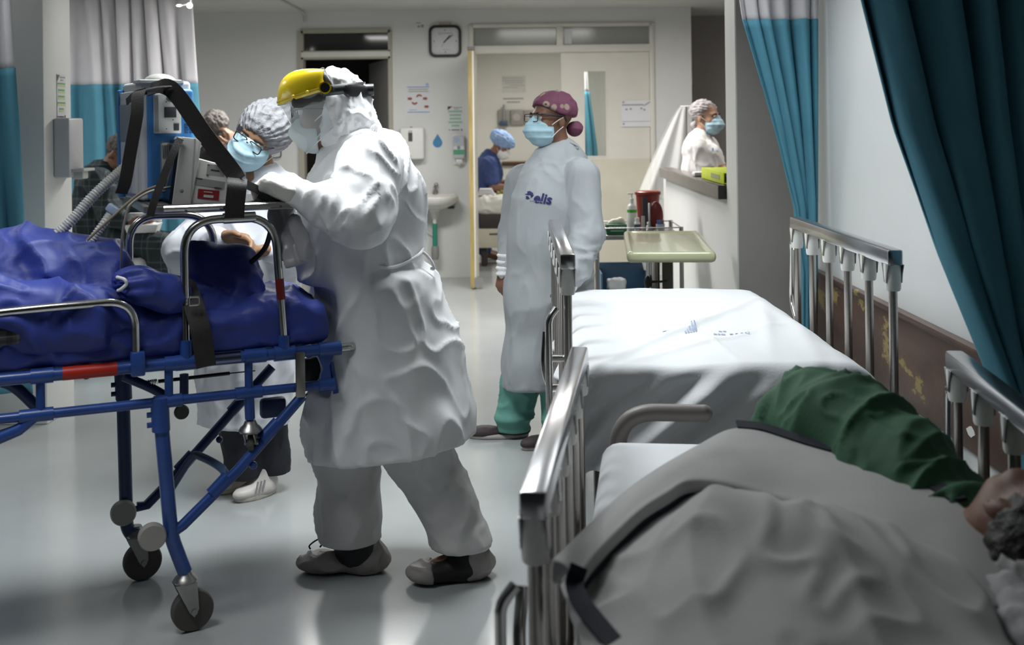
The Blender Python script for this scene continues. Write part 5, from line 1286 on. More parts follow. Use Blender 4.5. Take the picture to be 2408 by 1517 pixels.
n95_m = mat('respirator_white', (0.60, 0.66, 0.67), 0.7, var=0.03)
cap_m = mat('bouffant_cap', (0.28, 0.28, 0.295), 0.75, bump=0.5, bscale=70, var=0.12, vscale=40)
skin_l = mat('skin_light_brown', (0.36, 0.20, 0.125), 0.5, bump=0.04, bscale=120, var=0.10, vscale=14)
skin_d = mat('skin_deep_brown', (0.20, 0.095, 0.06), 0.5, bump=0.04, bscale=120, var=0.12, vscale=14)
skin_y = mat('skin_golden', (0.26, 0.145, 0.075), 0.5, bump=0.04, bscale=120, var=0.12, vscale=12)
spect_m = mat('spectacle_frame', (0.02, 0.014, 0.014), 0.3)
lens_m = mat('spectacle_lens', (0.9, 0.9, 0.92), 0.02, alpha=0.12)
def glasses(root, T, org, sc=1.0, drop=0.0, m=None, rimless=False):
    m = m or spect_m
    g = bpy.data.objects.new('spectacles', None); g.empty_display_size = 0.05; put(g, root)
    for y in (-1, 1):
        rr = rrect(0.026, 0.017, 0.009, 4)
        pts = [T(0.114 - abs(a) * 0.12, y * 0.033 + a, 0.004 + b_ - drop) - org for a, b_ in rr]
        MB().tube(pts, 0.0022 * sc, 8, close=True).build('rim', m, g)
        bb = MB(); bb.bm.faces.new([bb.bm.verts.new(p) for p in pts]); bb.build('lens', lens_m, g)
        MB().tube([T(0.108, y * 0.06, 0.012 - drop) - org, T(0.05, y * 0.080, 0.012 - drop) - org, T(-0.01, y * 0.084, 0.008 - drop) - org], 0.0022 * sc, 8).build('temple', m, g)
    MB().tube([T(0.113, -0.008, 0.008 - drop) - org, T(0.118, 0, 0.010 - drop) - org, T(0.113, 0.008, 0.008 - drop) - org], 0.0022 * sc, 8).build('bridge', m, g)
    return g
def surgical_mask(root, T, R, org, sc=1.0, m=None, cone=False):
    s = S()
    if cone:
        s.ell(T(0.047, 0, -0.072), V(0.066, 0.062, 0.058) * sc, R, k=0.02); s.cone(T(0.100, 0, -0.024), T(0.110, 0, -0.06), 0.010 * sc, 0.018 * sc, k=0.03)
        s.cut(T(0.036, 0, -0.06), R @ V(-1, 0, 0.0))
    else:
        s.ell(T(0.052, 0, -0.058), V(0.078, 0.071, 0.075) * sc, R, k=0.02); s.cone(T(0.100, 0, -0.004), T(0.118, 0, -0.045), 0.012 * sc, 0.022 * sc, k=0.03)
        s.cone(T(0.112, -0.02, -0.06), T(0.112, 0.02, -0.06), 0.02 * sc, 0.02 * sc, k=0.03)
        s.cut(T(0.022, 0, -0.06), R @ V(-1, 0, 0.0))
        s.cut(T(0.05, 0, 0.004), R @ V(-0.35, 0, 1), 0.006)
    Ri = R.T
    def dp(v, n):
        q = (v - O_) @ R / sc
        return (0.0035 * np.clip(np.sin(q[:, 2] * 190), -0.3, 1) * (q[:, 0] > 0.04) if not cone else 0.0) + 0.0015 * noise(v * 40, 3)
    O_ = T(0, 0, 0)
    mo = sdf_obj('face_mask', s, 0.005 * sc, m or mask_m, root, org, disp=dp)
    for y in (-1, 1):
        for z0, z1 in ((-0.028, 0.008), (-0.085, -0.035)):
            MB().tube(smooth_path([T(0.04, y * 0.069, z0) - org, T(0.018, y * 0.078, (z0 + z1) / 2) - org, T(-0.012, y * 0.085, z1) - org], 4), 0.0018, 6).build('ear_loop', white_m, mo)
    return mo
def bouffant(root, T, R, org, m, sc=1.0, c=(-0.035, 0, 0.05), r=(0.118, 0.104, 0.098), front=(0.068, 0.03), seed=1, slope=0.9):
    s = S(); s.ell(T(*c), V(*r) * sc, R, k=0.02)
    s.cut(T(front[0], 0, front[1]), R @ nrm(V(1, 0, -slope)), 0.008)
    O_ = T(*c)
    def dp(v, n):
        q = (v - O_) @ R / sc
        a = np.arctan2(q[:, 1], q[:, 2] + 0.02)
        return 0.004 * np.sin(a * 26 + 3 * noise(v * 20, seed)) + 0.007 * noise(v * 28, seed) + 0.006 * ridge(v, (22, 22, 22), seed)
    o = sdf_obj('hair_cap', s, 0.006 * sc, m, root, org, disp=dp)
    return o
def wrinkle(a1=0.012, a2=0.006, sc=(5, 5, 2.4), seed=1):
    def dp(v, n): return a1 * ridge(v, sc, seed, 0.5, 2.4) + a2 * ridge(v, np.array(sc) * 2.6, seed + 3, 0.5, 2.5) - a1 * 0.35
    return dp
def folds(v, cx, cy, nf, amp, z0, z1, seed=0):
    """vertical folds growing towards the hem"""
    a = np.arctan2(v[:, 1] - cy, v[:, 0] - cx); f = np.clip((z1 - v[:, 2]) / (z1 - z0), 0, 1)
    return amp * f * (np.sin(a * nf + seed + 1.3 * np.sin(v[:, 2] * 3 + seed)) + 0.5 * np.sin(a * nf * 1.7 + seed * 2))
def shoe(name, toe, heel, root, org, m, sole_m, w=0.047, h=0.075, vox=0.006):
    toe, heel = np.asarray(toe, float), np.asarray(heel, float); d = nrm(toe - heel); Rm = frame(d, V(0, 0, 1)); Lg = np.linalg.norm(toe - heel); mid = (toe + heel) / 2
    s = S(); s.ell(heel + d * 0.055 + V(0, 0, h * 0.45), V(0.07, w * 0.85, h * 0.55), Rm, k=0.03); s.ell(toe - d * 0.07 + V(0, 0, h * 0.34), V(0.085, w, h * 0.36), Rm, k=0.04)
    s.cone(heel + d * 0.06 + V(0, 0, h * 0.5), heel + d * 0.055 + V(0, 0, h * 1.15), 0.045, 0.04, k=0.03)
    s.cut(V(0, 0, heel[2] + 0.016), V(0, 0, -1))
    o = sdf_obj(name, s, vox, m, root, org, disp=lambda v, n: 0.002 * noise(v * 40, 2))
    s = S(); s.ell(mid + V(0, 0, 0.012), V(Lg * 0.52, w * 1.06, 0.06), Rm, k=0.02); s.cut(V(0, 0, heel[2] + 0.022), V(0, 0, 1), 0.004); s.cut(V(0, 0, heel[2]), V(0, 0, -1))
    sdf_obj('sole', s, vox, sole_m, o, org)
    return o

# ---------------------------------------------------------------- the worker in white overall pushing the stretcher
Y1 = 3.84
org = V(-0.45, Y1, 0)
p1 = thing('person', tuple(org), label='worker in white protective gown and yellow face shield pushing the stretcher', cat='person')
O = at(773, 263, Y1); R1 = frame(V(-0.99, -0.1, -0.04), V(0.0, 0, 1)); SCH = 1.05
sh_n, el_n, wr_n = at(872, 395, Y1 - 0.15), at(850, 522, Y1 - 0.31), at(698, 456, Y1 - 0.29)
sh_f, el_f, wr_f = at(850, 395, Y1 + 0.16), at(800, 540, Y1 + 0.2), at(735, 540, Y1 + 0.12)
body = S()
T1 = head_prims(body, O, R1, SCH)
body.cone(T1(-0.02, 0, -0.07), at(845, 370, Y1), 0.055, 0.065, 0.03)
body.chain([(at(850, 390, Y1), 0.10), (at(850, 520, Y1), 0.11), (at(875, 680, Y1), 0.10), (at(885, 780, Y1), 0.10)], 0.05)
for a, e, w_ in ((sh_n, el_n, wr_n), (sh_f, el_f, wr_f)): body.chain(arm_pts(a, e, w_, (0.055, 0.042, 0.03)), 0.03)
an_a, an_b = at(822, 1285, Y1 + 0.02), at(1080, 1285, Y1 - 0.04)
for hp, kn, an in ((at(880, 800, Y1 + 0.05), at(815, 1050, Y1 + 0.03), an_a), (at(900, 800, Y1 - 0.05), at(985, 1060, Y1 - 0.05), an_b)): body.chain([(hp, 0.085), (kn, 0.06), (an, 0.045)], 0.04)
body.cone(at(840, 1310, Y1 + 0.02), at(745, 1332, Y1 + 0.02), 0.03, 0.016, 0.01); body.cone(an_a, at(840, 1310, Y1 + 0.02), 0.035, 0.03, 0.01); body.cone(an_b, at(1080, 1312, Y1 - 0.05), 0.035, 0.03, 0.01); body.cone(at(1080, 1312, Y1 - 0.05), at(1005, 1332, Y1 - 0.08), 0.03, 0.016, 0.01)
for w_, sgn in ((wr_n, 1), (wr_f, 1)): hand_prims(body, w_, V(-0.97, 0.05, 0.22), V(-0.1, 0.25, -1), V(0, 1, 0), (1.15, 1.25, 0.8), 1.05)
sdf_obj('body', body, 0.009, skin_d, p1, org)
eyes(p1, T1, R1, org, SCH)
# gown
g = S()
prof_ = [(340, 828, 0.085), (400, 848, 0.135), (480, 846, 0.185), (600, 846, 0.196), (700, 868, 0.222), (850, 903, 0.25), (1000, 920, 0.268), (1100, 925, 0.272)]
g.chain([(at(x, y, Y1), r) for y, x, r in prof_], 0.05, flat=(V(0, 1, 0), 0.88))
g.chain([(at(880, 375, Y1 - 0.02), 0.10), (at(925, 460, Y1), 0.095), (at(930, 560, Y1), 0.08)], 0.06)
for a, e, w_ in ((sh_n, el_n, wr_n), (sh_f, el_f, wr_f)):
    g.chain([(a, 0.105), (a * 0.4 + e * 0.6, 0.094), (e, 0.080), (e * 0.45 + w_ * 0.55, 0.062), (w_ + (e - w_) * 0.10, 0.040)], 0.022)
g.box(to_w((-1.15, 0.26, 0.81)), (1.15, 0.29, 0.17), np.stack([ST, SN, V(0, 0, 1)], 1), rnd=0.03, k=0.02, op='s')
g.cut(at(915, 1046, Y1), V(0.125, 0, -1), 0.004)
g.cut(at(690, 458, Y1 - 0.25) , nrm(wr_n - el_n)) if False else None
def gd(v, n):
    d = 0.020 * ridge(v, (4.0, 4.0, 2.6), 21, 0.6, 3.2) + 0.012 * ridge(v, (9, 9, 6), 22, 0.6, 3.4) - 0.007
    d = d + folds(v, at(900, 900, Y1)[0], Y1, 7, 0.006, 0.45, 1.05, 0.7)
    belt = np.exp(-((v[:, 2] - (1.03 + 0.16 * (v[:, 0] + 0.42))) / 0.03) ** 2) * (v[:, 0] > -0.47)
    d = d - 0.022 * belt
    # puckers running across the near sleeve
    q = v - el_n; near = np.exp(-((v[:, 1] - el_n[1]) / 0.09) ** 2) * np.exp(-((q[:, 0] + 0.02) / 0.16) ** 2) * np.exp(-(q[:, 2] / 0.13) ** 2)
    d = d + near * 0.026 * ridge(np.stack([v[:, 0] * 0.6 + v[:, 2], v[:, 0] - v[:, 2] * 0.6, v[:, 1]], 1), (6, 16, 5), 9, 0.3, 2.0)
    return d
gown1 = sdf_obj('gown', g, 0.010, gown_white, p1, org, disp=gd)
# belt cord and knots
pts = [hit_mesh(gown1, org, px, py, 0.003) for px, py in ((892, 628), (915, 630), (940, 624), (962, 614))] + [at(986, 598, Y1 - 0.08), at(995, 585, Y1 - 0.02)]
MB().tube(smooth_path([q - org for q in pts if q is not None]), 0.0055, 8).build('waist_tie', gown_white, gown1)
MB().tube(smooth_path([q - org for q in (at(990, 590, Y1 - 0.05), at(1003, 600, Y1 - 0.05), at(1016, 618, Y1 - 0.05), at(1020, 632, Y1 - 0.05), at(1012, 631, Y1 - 0.05))]), 0.005, 8).build('waist_tie', gown_white, gown1)
for pp in (((868, 318), (876, 300), (882, 296), (884, 305), (874, 318)), ((874, 316), (888, 312), (897, 322), (903, 340)), ((868, 320), (885, 345), (890, 352))):
    MB().tube(smooth_path([at(x, y, Y1 - 0.08) - org for x, y in pp]), 0.0055, 8).build('neck_tie', gown_white, gown1)
# overall trousers
tr_ = S()
tr_.chain([(at(855, 850, Y1 + 0.05), 0.13), (at(812, 1050, Y1 + 0.03), 0.108), (at(822, 1200, Y1 + 0.02), 0.100), (at(824, 1330, Y1 + 0.02), 0.096)], 0.04)
tr_.chain([(at(915, 850, Y1 - 0.03), 0.13), (at(975, 1050, Y1 - 0.05), 0.112), (at(1045, 1175, Y1 - 0.05), 0.092), (at(1088, 1285, Y1 - 0.04), 0.094), (at(1100, 1330, Y1 - 0.04), 0.094)], 0.03)
tr_.cut(at(850, 1276, Y1), V(0, 0, -1), 0.003)
sdf_obj('overall_trousers', tr_, 0.010, trouser_white, p1, org, disp=wrinkle(0.012, 0.006, (5, 5, 3.2), 31))
# hood, cap
hd = S()
hd.ell(T1(-0.018, 0, 0.03), V(0.108, 0.092, 0.105) * SCH, R1, k=0.03)
hd.chain([(T1(-0.02, 0, -0.03), 0.098), (at(822, 300, Y1), 0.092), (at(842, 338, Y1), 0.08)], 0.04)
hd.cut(T1(0.012, 0, 0), R1 @ V(1, 0, 0.12), 0.006)
sdf_obj('hood', hd, 0.007, gown_white, p1, org, disp=lambda v, n: 0.014 * ridge(v, (13, 13, 9), 41, 0.5, 2.2) + 0.006 * ridge(v, (26, 26, 20), 42, 0.5, 2.0) - 0.006)
# respirator
surgical_mask(p1, T1, R1, org, SCH * 1.02, n95_m, cone=True)
glasses(p1, T1, org, SCH)
# face shield
shd = bpy.data.objects.new('face_shield', None); shd.empty_display_size = 0.1; put(shd, p1)
yv = mat('visor_yellow', (0.62, 0.46, 0.012), 0.22, var=0.04, coat=0.4)
def rim(a):
    f_, l_ = 0.166 * math.cos(a), 0.118 * math.sin(a)
    return f_, l_, 0.068 - 0.04 * f_ / 0.166
P = []
for j in range(15):
    t = j / 14; row = []
    for i in range(41):
        a = math.radians(-88 + 176 * i / 40); f_, l_, u_ = rim(a)
        s1_, c1_ = math.sin(t ** 0.8 * math.pi / 2), 1 - max(math.cos(t * math.pi / 2), 0.0) ** 0.7
        row.append(T1(f_ * (1 - 0.70 * c1_) / SCH, l_ * (1 - 0.38 * c1_ * (1 - 0.4 * abs(math.sin(a)))) / SCH, (u_ + (0.068 + 0.049 * math.cos(a)) * s1_) / SCH) - org)
    P.append(row)
grid_obj('visor', P, yv, shd, thick=0.003)
P = [[T1((rim(a)[0] * (1 - 0.004) - tt * (0.028 + 0.058 * max(math.cos(a), 0))) / SCH, rim(a)[1] * (1 - 0.12 * tt) / SCH, (rim(a)[2] + 0.012 - tt * (0.125 + 0.05 * max(math.cos(a), 0))) / SCH) - org for a in [math.radians(-84 + 168 * i / 40) for i in range(41)]] for tt in np.linspace(0, 1, 14)]
film = mat('clear_visor_film', (0.70, 0.80, 0.83), 0.05, alpha=0.20, var=0.0)
grid_obj('shield_window', P, film, shd, thick=0.0015)
MB().tube([Vector(q) for q in P[-1]], 0.0022, 6).build('window_edge', mat('film_edge', (0.75, 0.8, 0.8), 0.2, alpha=0.6), shd)
MB().tube([Vector(q) for q in P[0]], 0.0045, 8).build('visor_rim', mat('visor_rim_yellow', (0.36, 0.26, 0.008), 0.35), shd)
band = [T1(0.112 * math.cos(a), 0.101 * math.sin(a), 0.063 - 0.010 * math.cos(a)) - org for a in np.linspace(0, 2 * math.pi, 48, endpoint=False)]
bb = MB(); rows = []
for q in band: rows.append([bb.bm.verts.new(q + R1 @ V(0, 0, z)) for z in (-0.017, 0.017)])
for a, c in zip(rows, rows[1:] + rows[:1]): bb.bm.faces.new((a[0], c[0], c[1], a[1]))
hb = bb.build('headband', black_m, shd); md = hb.modifiers.new('thickness', 'SOLIDIFY'); md.thickness = 0.009; md.offset = 1
MB().tube(smooth_path([T1(-0.02 + 0.035 * math.sin(a), 0.106 * math.cos(a), 0.06 + 0.085 * max(math.sin(a), 0) ** 0.8 * 0.9) - org for a in np.linspace(0, math.pi, 12)], 4), 0.010, 8, flat=0.5).build('crown_strap', black_m, shd)
for y in (-1, 1):
    c = T1(0.0, y * 0.116, 0.073) - org; n_ = R1 @ V(0, y, 0)
    MB().tube([Vector(c - n_ * 0.004), Vector(c + n_ * 0.006)], 0.020, 24).build('pivot_disc', yv, shd)
    MB().tube([Vector(c + n_ * 0.005), Vector(c + n_ * 0.010)], 0.0155, 24).build('pivot_knob', black_m, shd)
    for f_ in (0.055, 0.10):
        q = T1(f_, y * 0.113 * math.sqrt(max(0.05, 1 - (f_ / 0.166) ** 2)) * 1.02, 0.068 - 0.04 * f_ / 0.166 + 0.008) - org
        MB().ball(q, (0.006, 0.005, 0.006), 12).build('rivet', yv, shd)
    pd = S(); pd.cone(T1(0.09, y * 0.088, 0.032), T1(0.02, y * 0.104, 0.048), 0.020, 0.024, k=0.01, flat=(R1 @ V(0, 1, 0), 0.3)); sdf_obj('sweat_pad', pd, 0.006, mat('grey_pad', (0.045, 0.042, 0.042), 0.6), shd, org)
kb = T1(-0.118, 0.02, 0.063) - org
MB().tube([Vector(kb), Vector(kb + R1 @ V(-0.03, 0, 0))], 0.02, 16).build('ratchet_knob', black_m, shd)
bk = S(); bk.cone(T1(-0.07, 0.085, 0.063), T1(-0.115, 0.04, 0.058), 0.024, 0.022, k=0.01, flat=(R1 @ nrm(V(-0.5, 0.8, 0)), 0.35)); sdf_obj('ratchet_plate', bk, 0.006, black_m, shd, org)
# glove
gl = S(); hand_prims(gl, wr_n + V(0.0, 0, 0.0), V(-0.93, 0.05, 0.36), V(-0.35, 0.2, -0.9), V(0, 1, 0), (0.95, 1.25, 0.8), 1.18, 1.55, 0.05, thumb=0.7)
gl.cone(wr_n + V(0.03, 0, -0.012), wr_n + V(-0.015, 0, 0.003), 0.036, 0.03, 0.02)
sdf_obj('glove', gl, 0.005, mat('white_latex', (0.70, 0.685, 0.65), 0.4, bump=0.05, bscale=60, var=0.04), p1, org, disp=lambda v, n: 0.002 * ridge(v, (60, 60, 60), 2))
# shoe covers
cov_m = mat('shoe_cover_film', (0.30, 0.275, 0.265), 0.5, bump=0.35, bscale=45, var=0.12, vscale=14)
def foot(toe, heel, w, h):
    toe, heel = np.asarray(toe, float), np.asarray(heel, float); d = nrm(toe - heel); Rm = frame(d, V(0, 0, 1))
    s = S(); s.ell(heel + d * 0.06 + V(0, 0, h * 0.48), V(0.075, w * 0.92, h * 0.56), Rm, k=0.04); s.ell(toe - d * 0.085 + V(0, 0, h * 0.36), V(0.09, w, h * 0.40), Rm, k=0.05); s.cone(heel + d * 0.07 + V(0, 0, 0.05), heel + d * 0.07 + V(0, 0, h * 1.05), 0.055, 0.05, 0.03)
    s.cut(V(0, 0, 0.002), V(0, 0, -1)); return s, d
ta, ha = at(700, 1330, Y1), at(905, 1330, Y1); ta[2] = ha[2] = 0.0; ta[1] = ha[1] = Y1 + 0.02
fs, fd = foot(ta, ha, 0.058, 0.092); wr2 = lambda v, n: 0.008 * ridge(v, (16, 16, 16), 3, 0.6, 2.0) - 0.002
sc1 = sdf_obj('shoe_cover', fs, 0.006, cov_m, p1, org, disp=wr2)
dk = S(); dk.cone(at(838, 1284, Y1 + 0.02), at(838, 1268, Y1 + 0.02), 0.075, 0.07, 0.01); sdf_obj('dark_sock', dk, 0.008, black_m, p1, org)
for pp in (((730, 1292), (728, 1283), (745, 1270), (765, 1264)), ((752, 1287), (762, 1275), (771, 1266))): MB().tube(smooth_path([hit(fs, x, y, 3.6, 3.95, 0.012) - org for x, y in pp]), 0.003, 6).build('cover_string', black_m, sc1)
tb, hb_ = at(962, 1338, Y1 - 0.06), at(1152, 1338, Y1 - 0.02); tb[2] = hb_[2] = 0.0; tb[1], hb_[1] = Y1 - 0.10, Y1 - 0.02
fs2, fd2 = foot(tb, hb_, 0.060, 0.098)
c1 = S(); c1.it = list(fs2.it); c1.lo, c1.hi = fs2.lo, fs2.hi; c1.cut(at(1012, 1310, Y1 - 0.08), V(1, 0.1, 0.08)); sdf_obj('shoe_cover', c1, 0.006, cov_m, p1, org, disp=wr2)
c2 = S(); c2.it = list(fs2.it); c2.lo, c2.hi = fs2.lo, fs2.hi; c2.cut(at(1095, 1315, Y1 - 0.05), nrm(V(-1, 0.1, 0.65))); sdf_obj('shoe_cover', c2, 0.006, cov_m, p1, org, disp=wr2)
fs3, _ = foot(tb + fd2 * -0.012, hb_ + fd2 * 0.014, 0.054, 0.092); sdf_obj('shoe', fs3, 0.006, mat('black_shoe', (0.010, 0.008, 0.008), 0.5), p1, org)

# ---------------------------------------------------------------- nurse in hair cap and glasses behind the stretcher
Y2 = 4.66
org = V(-1.06, Y2, 0)
p2 = thing('person', tuple(org), label='nurse with hair cap, dark glasses and blue mask leaning over behind the stretcher', cat='person')
O = at(614, 318, Y2 - 0.05); R2 = frame(V(-0.28, -0.92, -0.28), V(0.56, 0, 0.80))
body = S(); T2 = head_prims(body, O, R2, 1.04)
body.cone(T2(-0.02, 0, -0.07), at(612, 425, Y2 + 0.03), 0.056, 0.062, 0.03)
body.chain([(at(608, 445, Y2 + 0.03), 0.10), (at(595, 600, Y2 + 0.03), 0.13), (at(580, 760, Y2 + 0.03), 0.13)], 0.05)
sh_r, el_r, wr_r = at(535, 460, Y2), at(440, 590, Y2 - 0.12), at(527, 562, Y2 - 0.30)
sh_l, el_l, wr_l = at(682, 460, Y2 + 0.02), at(690, 590, Y2 - 0.05), at(632, 590, Y2 - 0.28)
for a, e, w_ in ((sh_r, el_r, wr_r), (sh_l, el_l, wr_l)): body.chain(arm_pts(a, e, w_, (0.05, 0.038, 0.028)), 0.03)
hand_prims(body, wr_r, V(0.97, -0.1, -0.18), V(-0.1, -0.75, -0.65), V(0, -0.3, 1), (0.55, 0.7, 0.4), 1.05, 1.15)
hand_prims(body, wr_l, V(-0.9, -0.1, -0.2), V(0, -0.5, -0.8), V(0, -0.2, 1), (0.7, 0.7, 0.4))
for dx, ky in ((-0.07, 0.0), (0.06, 0.06)): body.chain([(at(580, 800, Y2) + V(dx, ky, 0), 0.075), (at(590, 980, Y2) + V(dx * 0.8, ky, 0), 0.055), (at(605, 1110, Y2) + V(dx * 0.8, ky, 0), 0.04)], 0.03)
sdf_obj('body', body, 0.009, skin_y, p2, org)
eyes(p2, T2, R2, org, 1.04); surgical_mask(p2, T2, R2, org, 1.14); glasses(p2, T2, org, 1.04)
bouffant(p2, T2, R2, org, cap_m, 1.06, (-0.030, 0.0, 0.03), (0.113, 0.103, 0.111), (0.080, 0.038), 2, 0.55)
g2 = S(); g2.chain([(at(608, 430, Y2 + 0.03), 0.085), (at(608, 470, Y2 + 0.03), 0.15), (at(597, 560, Y2 + 0.03), 0.19), (at(588, 700, Y2 + 0.03), 0.185), (at(578, 860, Y2 + 0.03), 0.18), (at(576, 1050, Y2 + 0.03), 0.178)], 0.05, flat=(V(0, 1, 0), 0.75))
for a, e, w_ in ((sh_r, el_r, wr_r), (sh_l, el_l, wr_l)): g2.chain([(a, 0.085), (e, 0.075), (w_ + (e - w_) * 0.1, 0.045)], 0.05)
g2.cone(at(470, 560, Y2 - 0.05), at(430, 640, Y2 - 0.05), 0.06, 0.055, 0.06)
g2.cut(at(580, 1000, Y2), V(0, 0, -1), 0.004)
def gd2(v, n): return wrinkle(0.014, 0.007, (5, 5, 3), 51)(v, n) + folds(v, at(580, 900, Y2)[0], Y2, 8, 0.008, 0.5, 1.0, 2.0)
sdf_obj('gown', g2, 0.010, gown_nurse, p2, org, disp=gd2)
t2 = S()
for dx, ky in ((-0.07, 0.0), (0.06, 0.06)): t2.chain([(at(580, 800, Y2) + V(dx, ky, 0), 0.10), (at(592, 980, Y2) + V(dx * 0.8, ky, 0), 0.082), (at(608, 1125, Y2) + V(dx * 0.8, ky, 0), 0.068)], 0.02)
t2.cut(at(600, 1122, Y2), V(0, 0, -1)); sdf_obj('trousers', t2, 0.011, mat('navy_trousers', (0.012, 0.013, 0.02), 0.7, var=0.1), p2, org, disp=wrinkle(0.008, 0.004, (7, 7, 5), 5))
shoe_w = mat('white_trainer', (0.62, 0.58, 0.55), 0.45, var=0.05); sole_w = mat('pale_sole', (0.50, 0.47, 0.42), 0.5)
f1 = at(562, 1150, Y2); f1[2] = 0; f2 = at(650, 1130, Y2); f2[2] = 0
def fl(px, Y): p = at(px, 1100, Y); p[2] = 0; return p
sh_o = shoe('shoe', fl(556, Y2 - 0.08), fl(645, Y2 + 0.07), p2, org, shoe_w, sole_w, 0.044, 0.085)
shoe('shoe', fl(510, Y2 + 0.02), fl(585, Y2 + 0.17), p2, org, shoe_w, sole_w, 0.044, 0.085)
for k in range(3):
    q = fl(612 + 8 * k, Y2 - 0.035 + 0.012 * k); b = MB(); b.tube([q - org + V(-0.012, -0.03, 0.03), q - org + V(-0.004, -0.022, 0.075)], 0.004, 6); b.build('shoe_stripe', mat('grey_stripe', (0.36, 0.33, 0.34), 0.5), sh_o)

# ---------------------------------------------------------------- woman in pink cap and pale gown
Y3 = 5.46
org = V(0.15, Y3, 0)
p3 = thing('person', tuple(org), label='woman in patterned pink cap, blue mask and long pale gown standing by the bed', cat='person')
O = at(1297, 280, Y3); R3 = frame(V(-0.86, -0.50, 0.02), V(0, 0, 1))
body = S(); T3 = head_prims(body, O, R3, 1.02)
body.cone(T3(-0.02, 0, -0.07), at(1318, 365, Y3 + 0.02), 0.054, 0.06, 0.03)
body.chain([(at(1318, 390, Y3 + 0.02), 0.10), (at(1300, 520, Y3), 0.14), (at(1290, 660, Y3), 0.14)], 0.05)
sh_l, el_l, wr_l = at(1368, 415, Y3 - 0.10), at(1380, 550, Y3 - 0.17), at(1340, 665, Y3 - 0.28)
sh_r, el_r, wr_r = at(1228, 425, Y3 + 0.12), at(1204, 545, Y3 + 0.16), at(1186, 632, Y3 + 0.06)
for a, e, w_ in ((sh_l, el_l, wr_l), (sh_r, el_r, wr_r)): body.chain(arm_pts(a, e, w_, (0.05, 0.04, 0.028)), 0.03)
hand_prims(body, wr_r, V(-0.15, -0.1, -1), V(0.6, 0.5, -0.1), V(-0.5, -0.8, 0), (0.4, 0.5, 0.4)); hand_prims(body, wr_l, V(-0.25, -0.1, -1), V(-0.6, 0.5, 0), V(-0.5, -0.8, 0), (0.4, 0.5, 0.4))
L3 = [(at(1262, 700, Y3 + 0.05), at(1225, 900, Y3 + 0.03), at(1208, 1010, Y3 + 0.03)), (at(1310, 700, Y3 - 0.03), at(1315, 900, Y3 - 0.05), at(1318, 1015, Y3 - 0.08))]
for a, e, w_ in L3: body.chain([(a, 0.085), (e, 0.055), (w_, 0.042)], 0.03)
sdf_obj('body', body, 0.009, skin_d, p3, org)
eyes(p3, T3, R3, org, 1.02); surgical_mask(p3, T3, R3, org, 0.99); glasses(p3, T3, org, 1.02)
MB().tube(smooth_path([T3(0.116, 0.03, 0.022) - org, T3(0.10, 0.065, 0.022) - org, T3(0.04, 0.083, 0.018) - org, T3(-0.015, 0.085, 0.012) - org, T3(-0.03, 0.082, -0.01) - org], 5), 0.0042, 8).build('brow_bar', spect_m, p3)
pink = mat('pink_print_cap', (0.15, 0.045, 0.085), 0.75, bump=0.1, bscale=90, var=0.10)
nt, bs, mx, mp = base_mix(pink)
vo = nt.nodes.new('ShaderNodeTexVoronoi'); vo.inputs['Scale'].default_value = 15; vo.inputs['Randomness'].default_value = 0.9; nt.links.new(mp.outputs[0], vo.inputs['Vector'])
rc = ramp(nt, vo.outputs['Distance'], [(0.0, (0.03, 0.012, 0.02)), (0.14, (0.03, 0.012, 0.02)), (0.18, (0.32, 0.25, 0.20)), (0.28, (0.30, 0.22, 0.18)), (0.32, (0.15, 0.045, 0.085)), (1.0, (0.15, 0.045, 0.085))])
gt = nt.nodes.new('ShaderNodeMath'); gt.operation = 'GREATER_THAN'; gt.inputs[1].default_value = 0.35
sp = nt.nodes.new('ShaderNodeSeparateColor'); nt.links.new(vo.outputs['Color'], sp.inputs[0]); nt.links.new(sp.outputs[0], gt.inputs[0])
x2 = nt.nodes.new('ShaderNodeMix'); x2.data_type = 'RGBA'; nt.links.new(gt.outputs[0], x2.inputs[0]); nt.links.new(mx.outputs[2], x2.inputs[6]); nt.links.new(rc, x2.inputs[7]); nt.links.new(x2.outputs[2], bs.inputs['Base Color'])
s = S(); s.ell(T3(-0.018, 0, 0.042), V(0.112, 0.096, 0.092) * 1.02, R3, k=0.02); s.cone(T3(-0.09, 0, -0.02), T3(-0.105, 0, -0.04), 0.02, 0.02, 0.03)
s.cut(T3(0.06, 0, 0.052), R3 @ nrm(V(0.55, 0, -1)), 0.006)
s.cut(T3(-0.02, 0, 0.018), R3 @ nrm(V(0.12, 0, -1)), 0.006)
s.ell(T3(-0.115, 0.02, -0.045), V(0.038, 0.04, 0.038), k=0.012)
pc = sdf_obj('scrub_cap', s, 0.006, pink, p3, org, disp=lambda v, n: 0.004 * ridge(v, (18, 18, 18), 5) + 0.003 * noise(v * 25, 2))
g3 = S(); g3.chain([(at(1320, 362, Y3 + 0.02), 0.075), (at(1312, 405, Y3 + 0.02), 0.155), (at(1302, 480, Y3), 0.192), (at(1296, 560, Y3), 0.20), (at(1290, 700, Y3), 0.205), (at(1282, 850, Y3), 0.20), (at(1276, 980, Y3), 0.196)], 0.05, flat=(nrm(V(0.5, -0.86, 0)), 0.82))
g3.chain([(sh_l, 0.086), (el_l, 0.074), (wr_l + (el_l - wr_l) * 0.2, 0.062), (wr_l + (el_l - wr_l) * 0.02, 0.042)], 0.018)
g3.chain([(sh_r, 0.075), (el_r, 0.06), (wr_r + (el_r - wr_r) * 0.08, 0.042)], 0.03)
g3.cut(at(1250, 905, Y3), nrm(V(0.05, 0, -1)), 0.004)
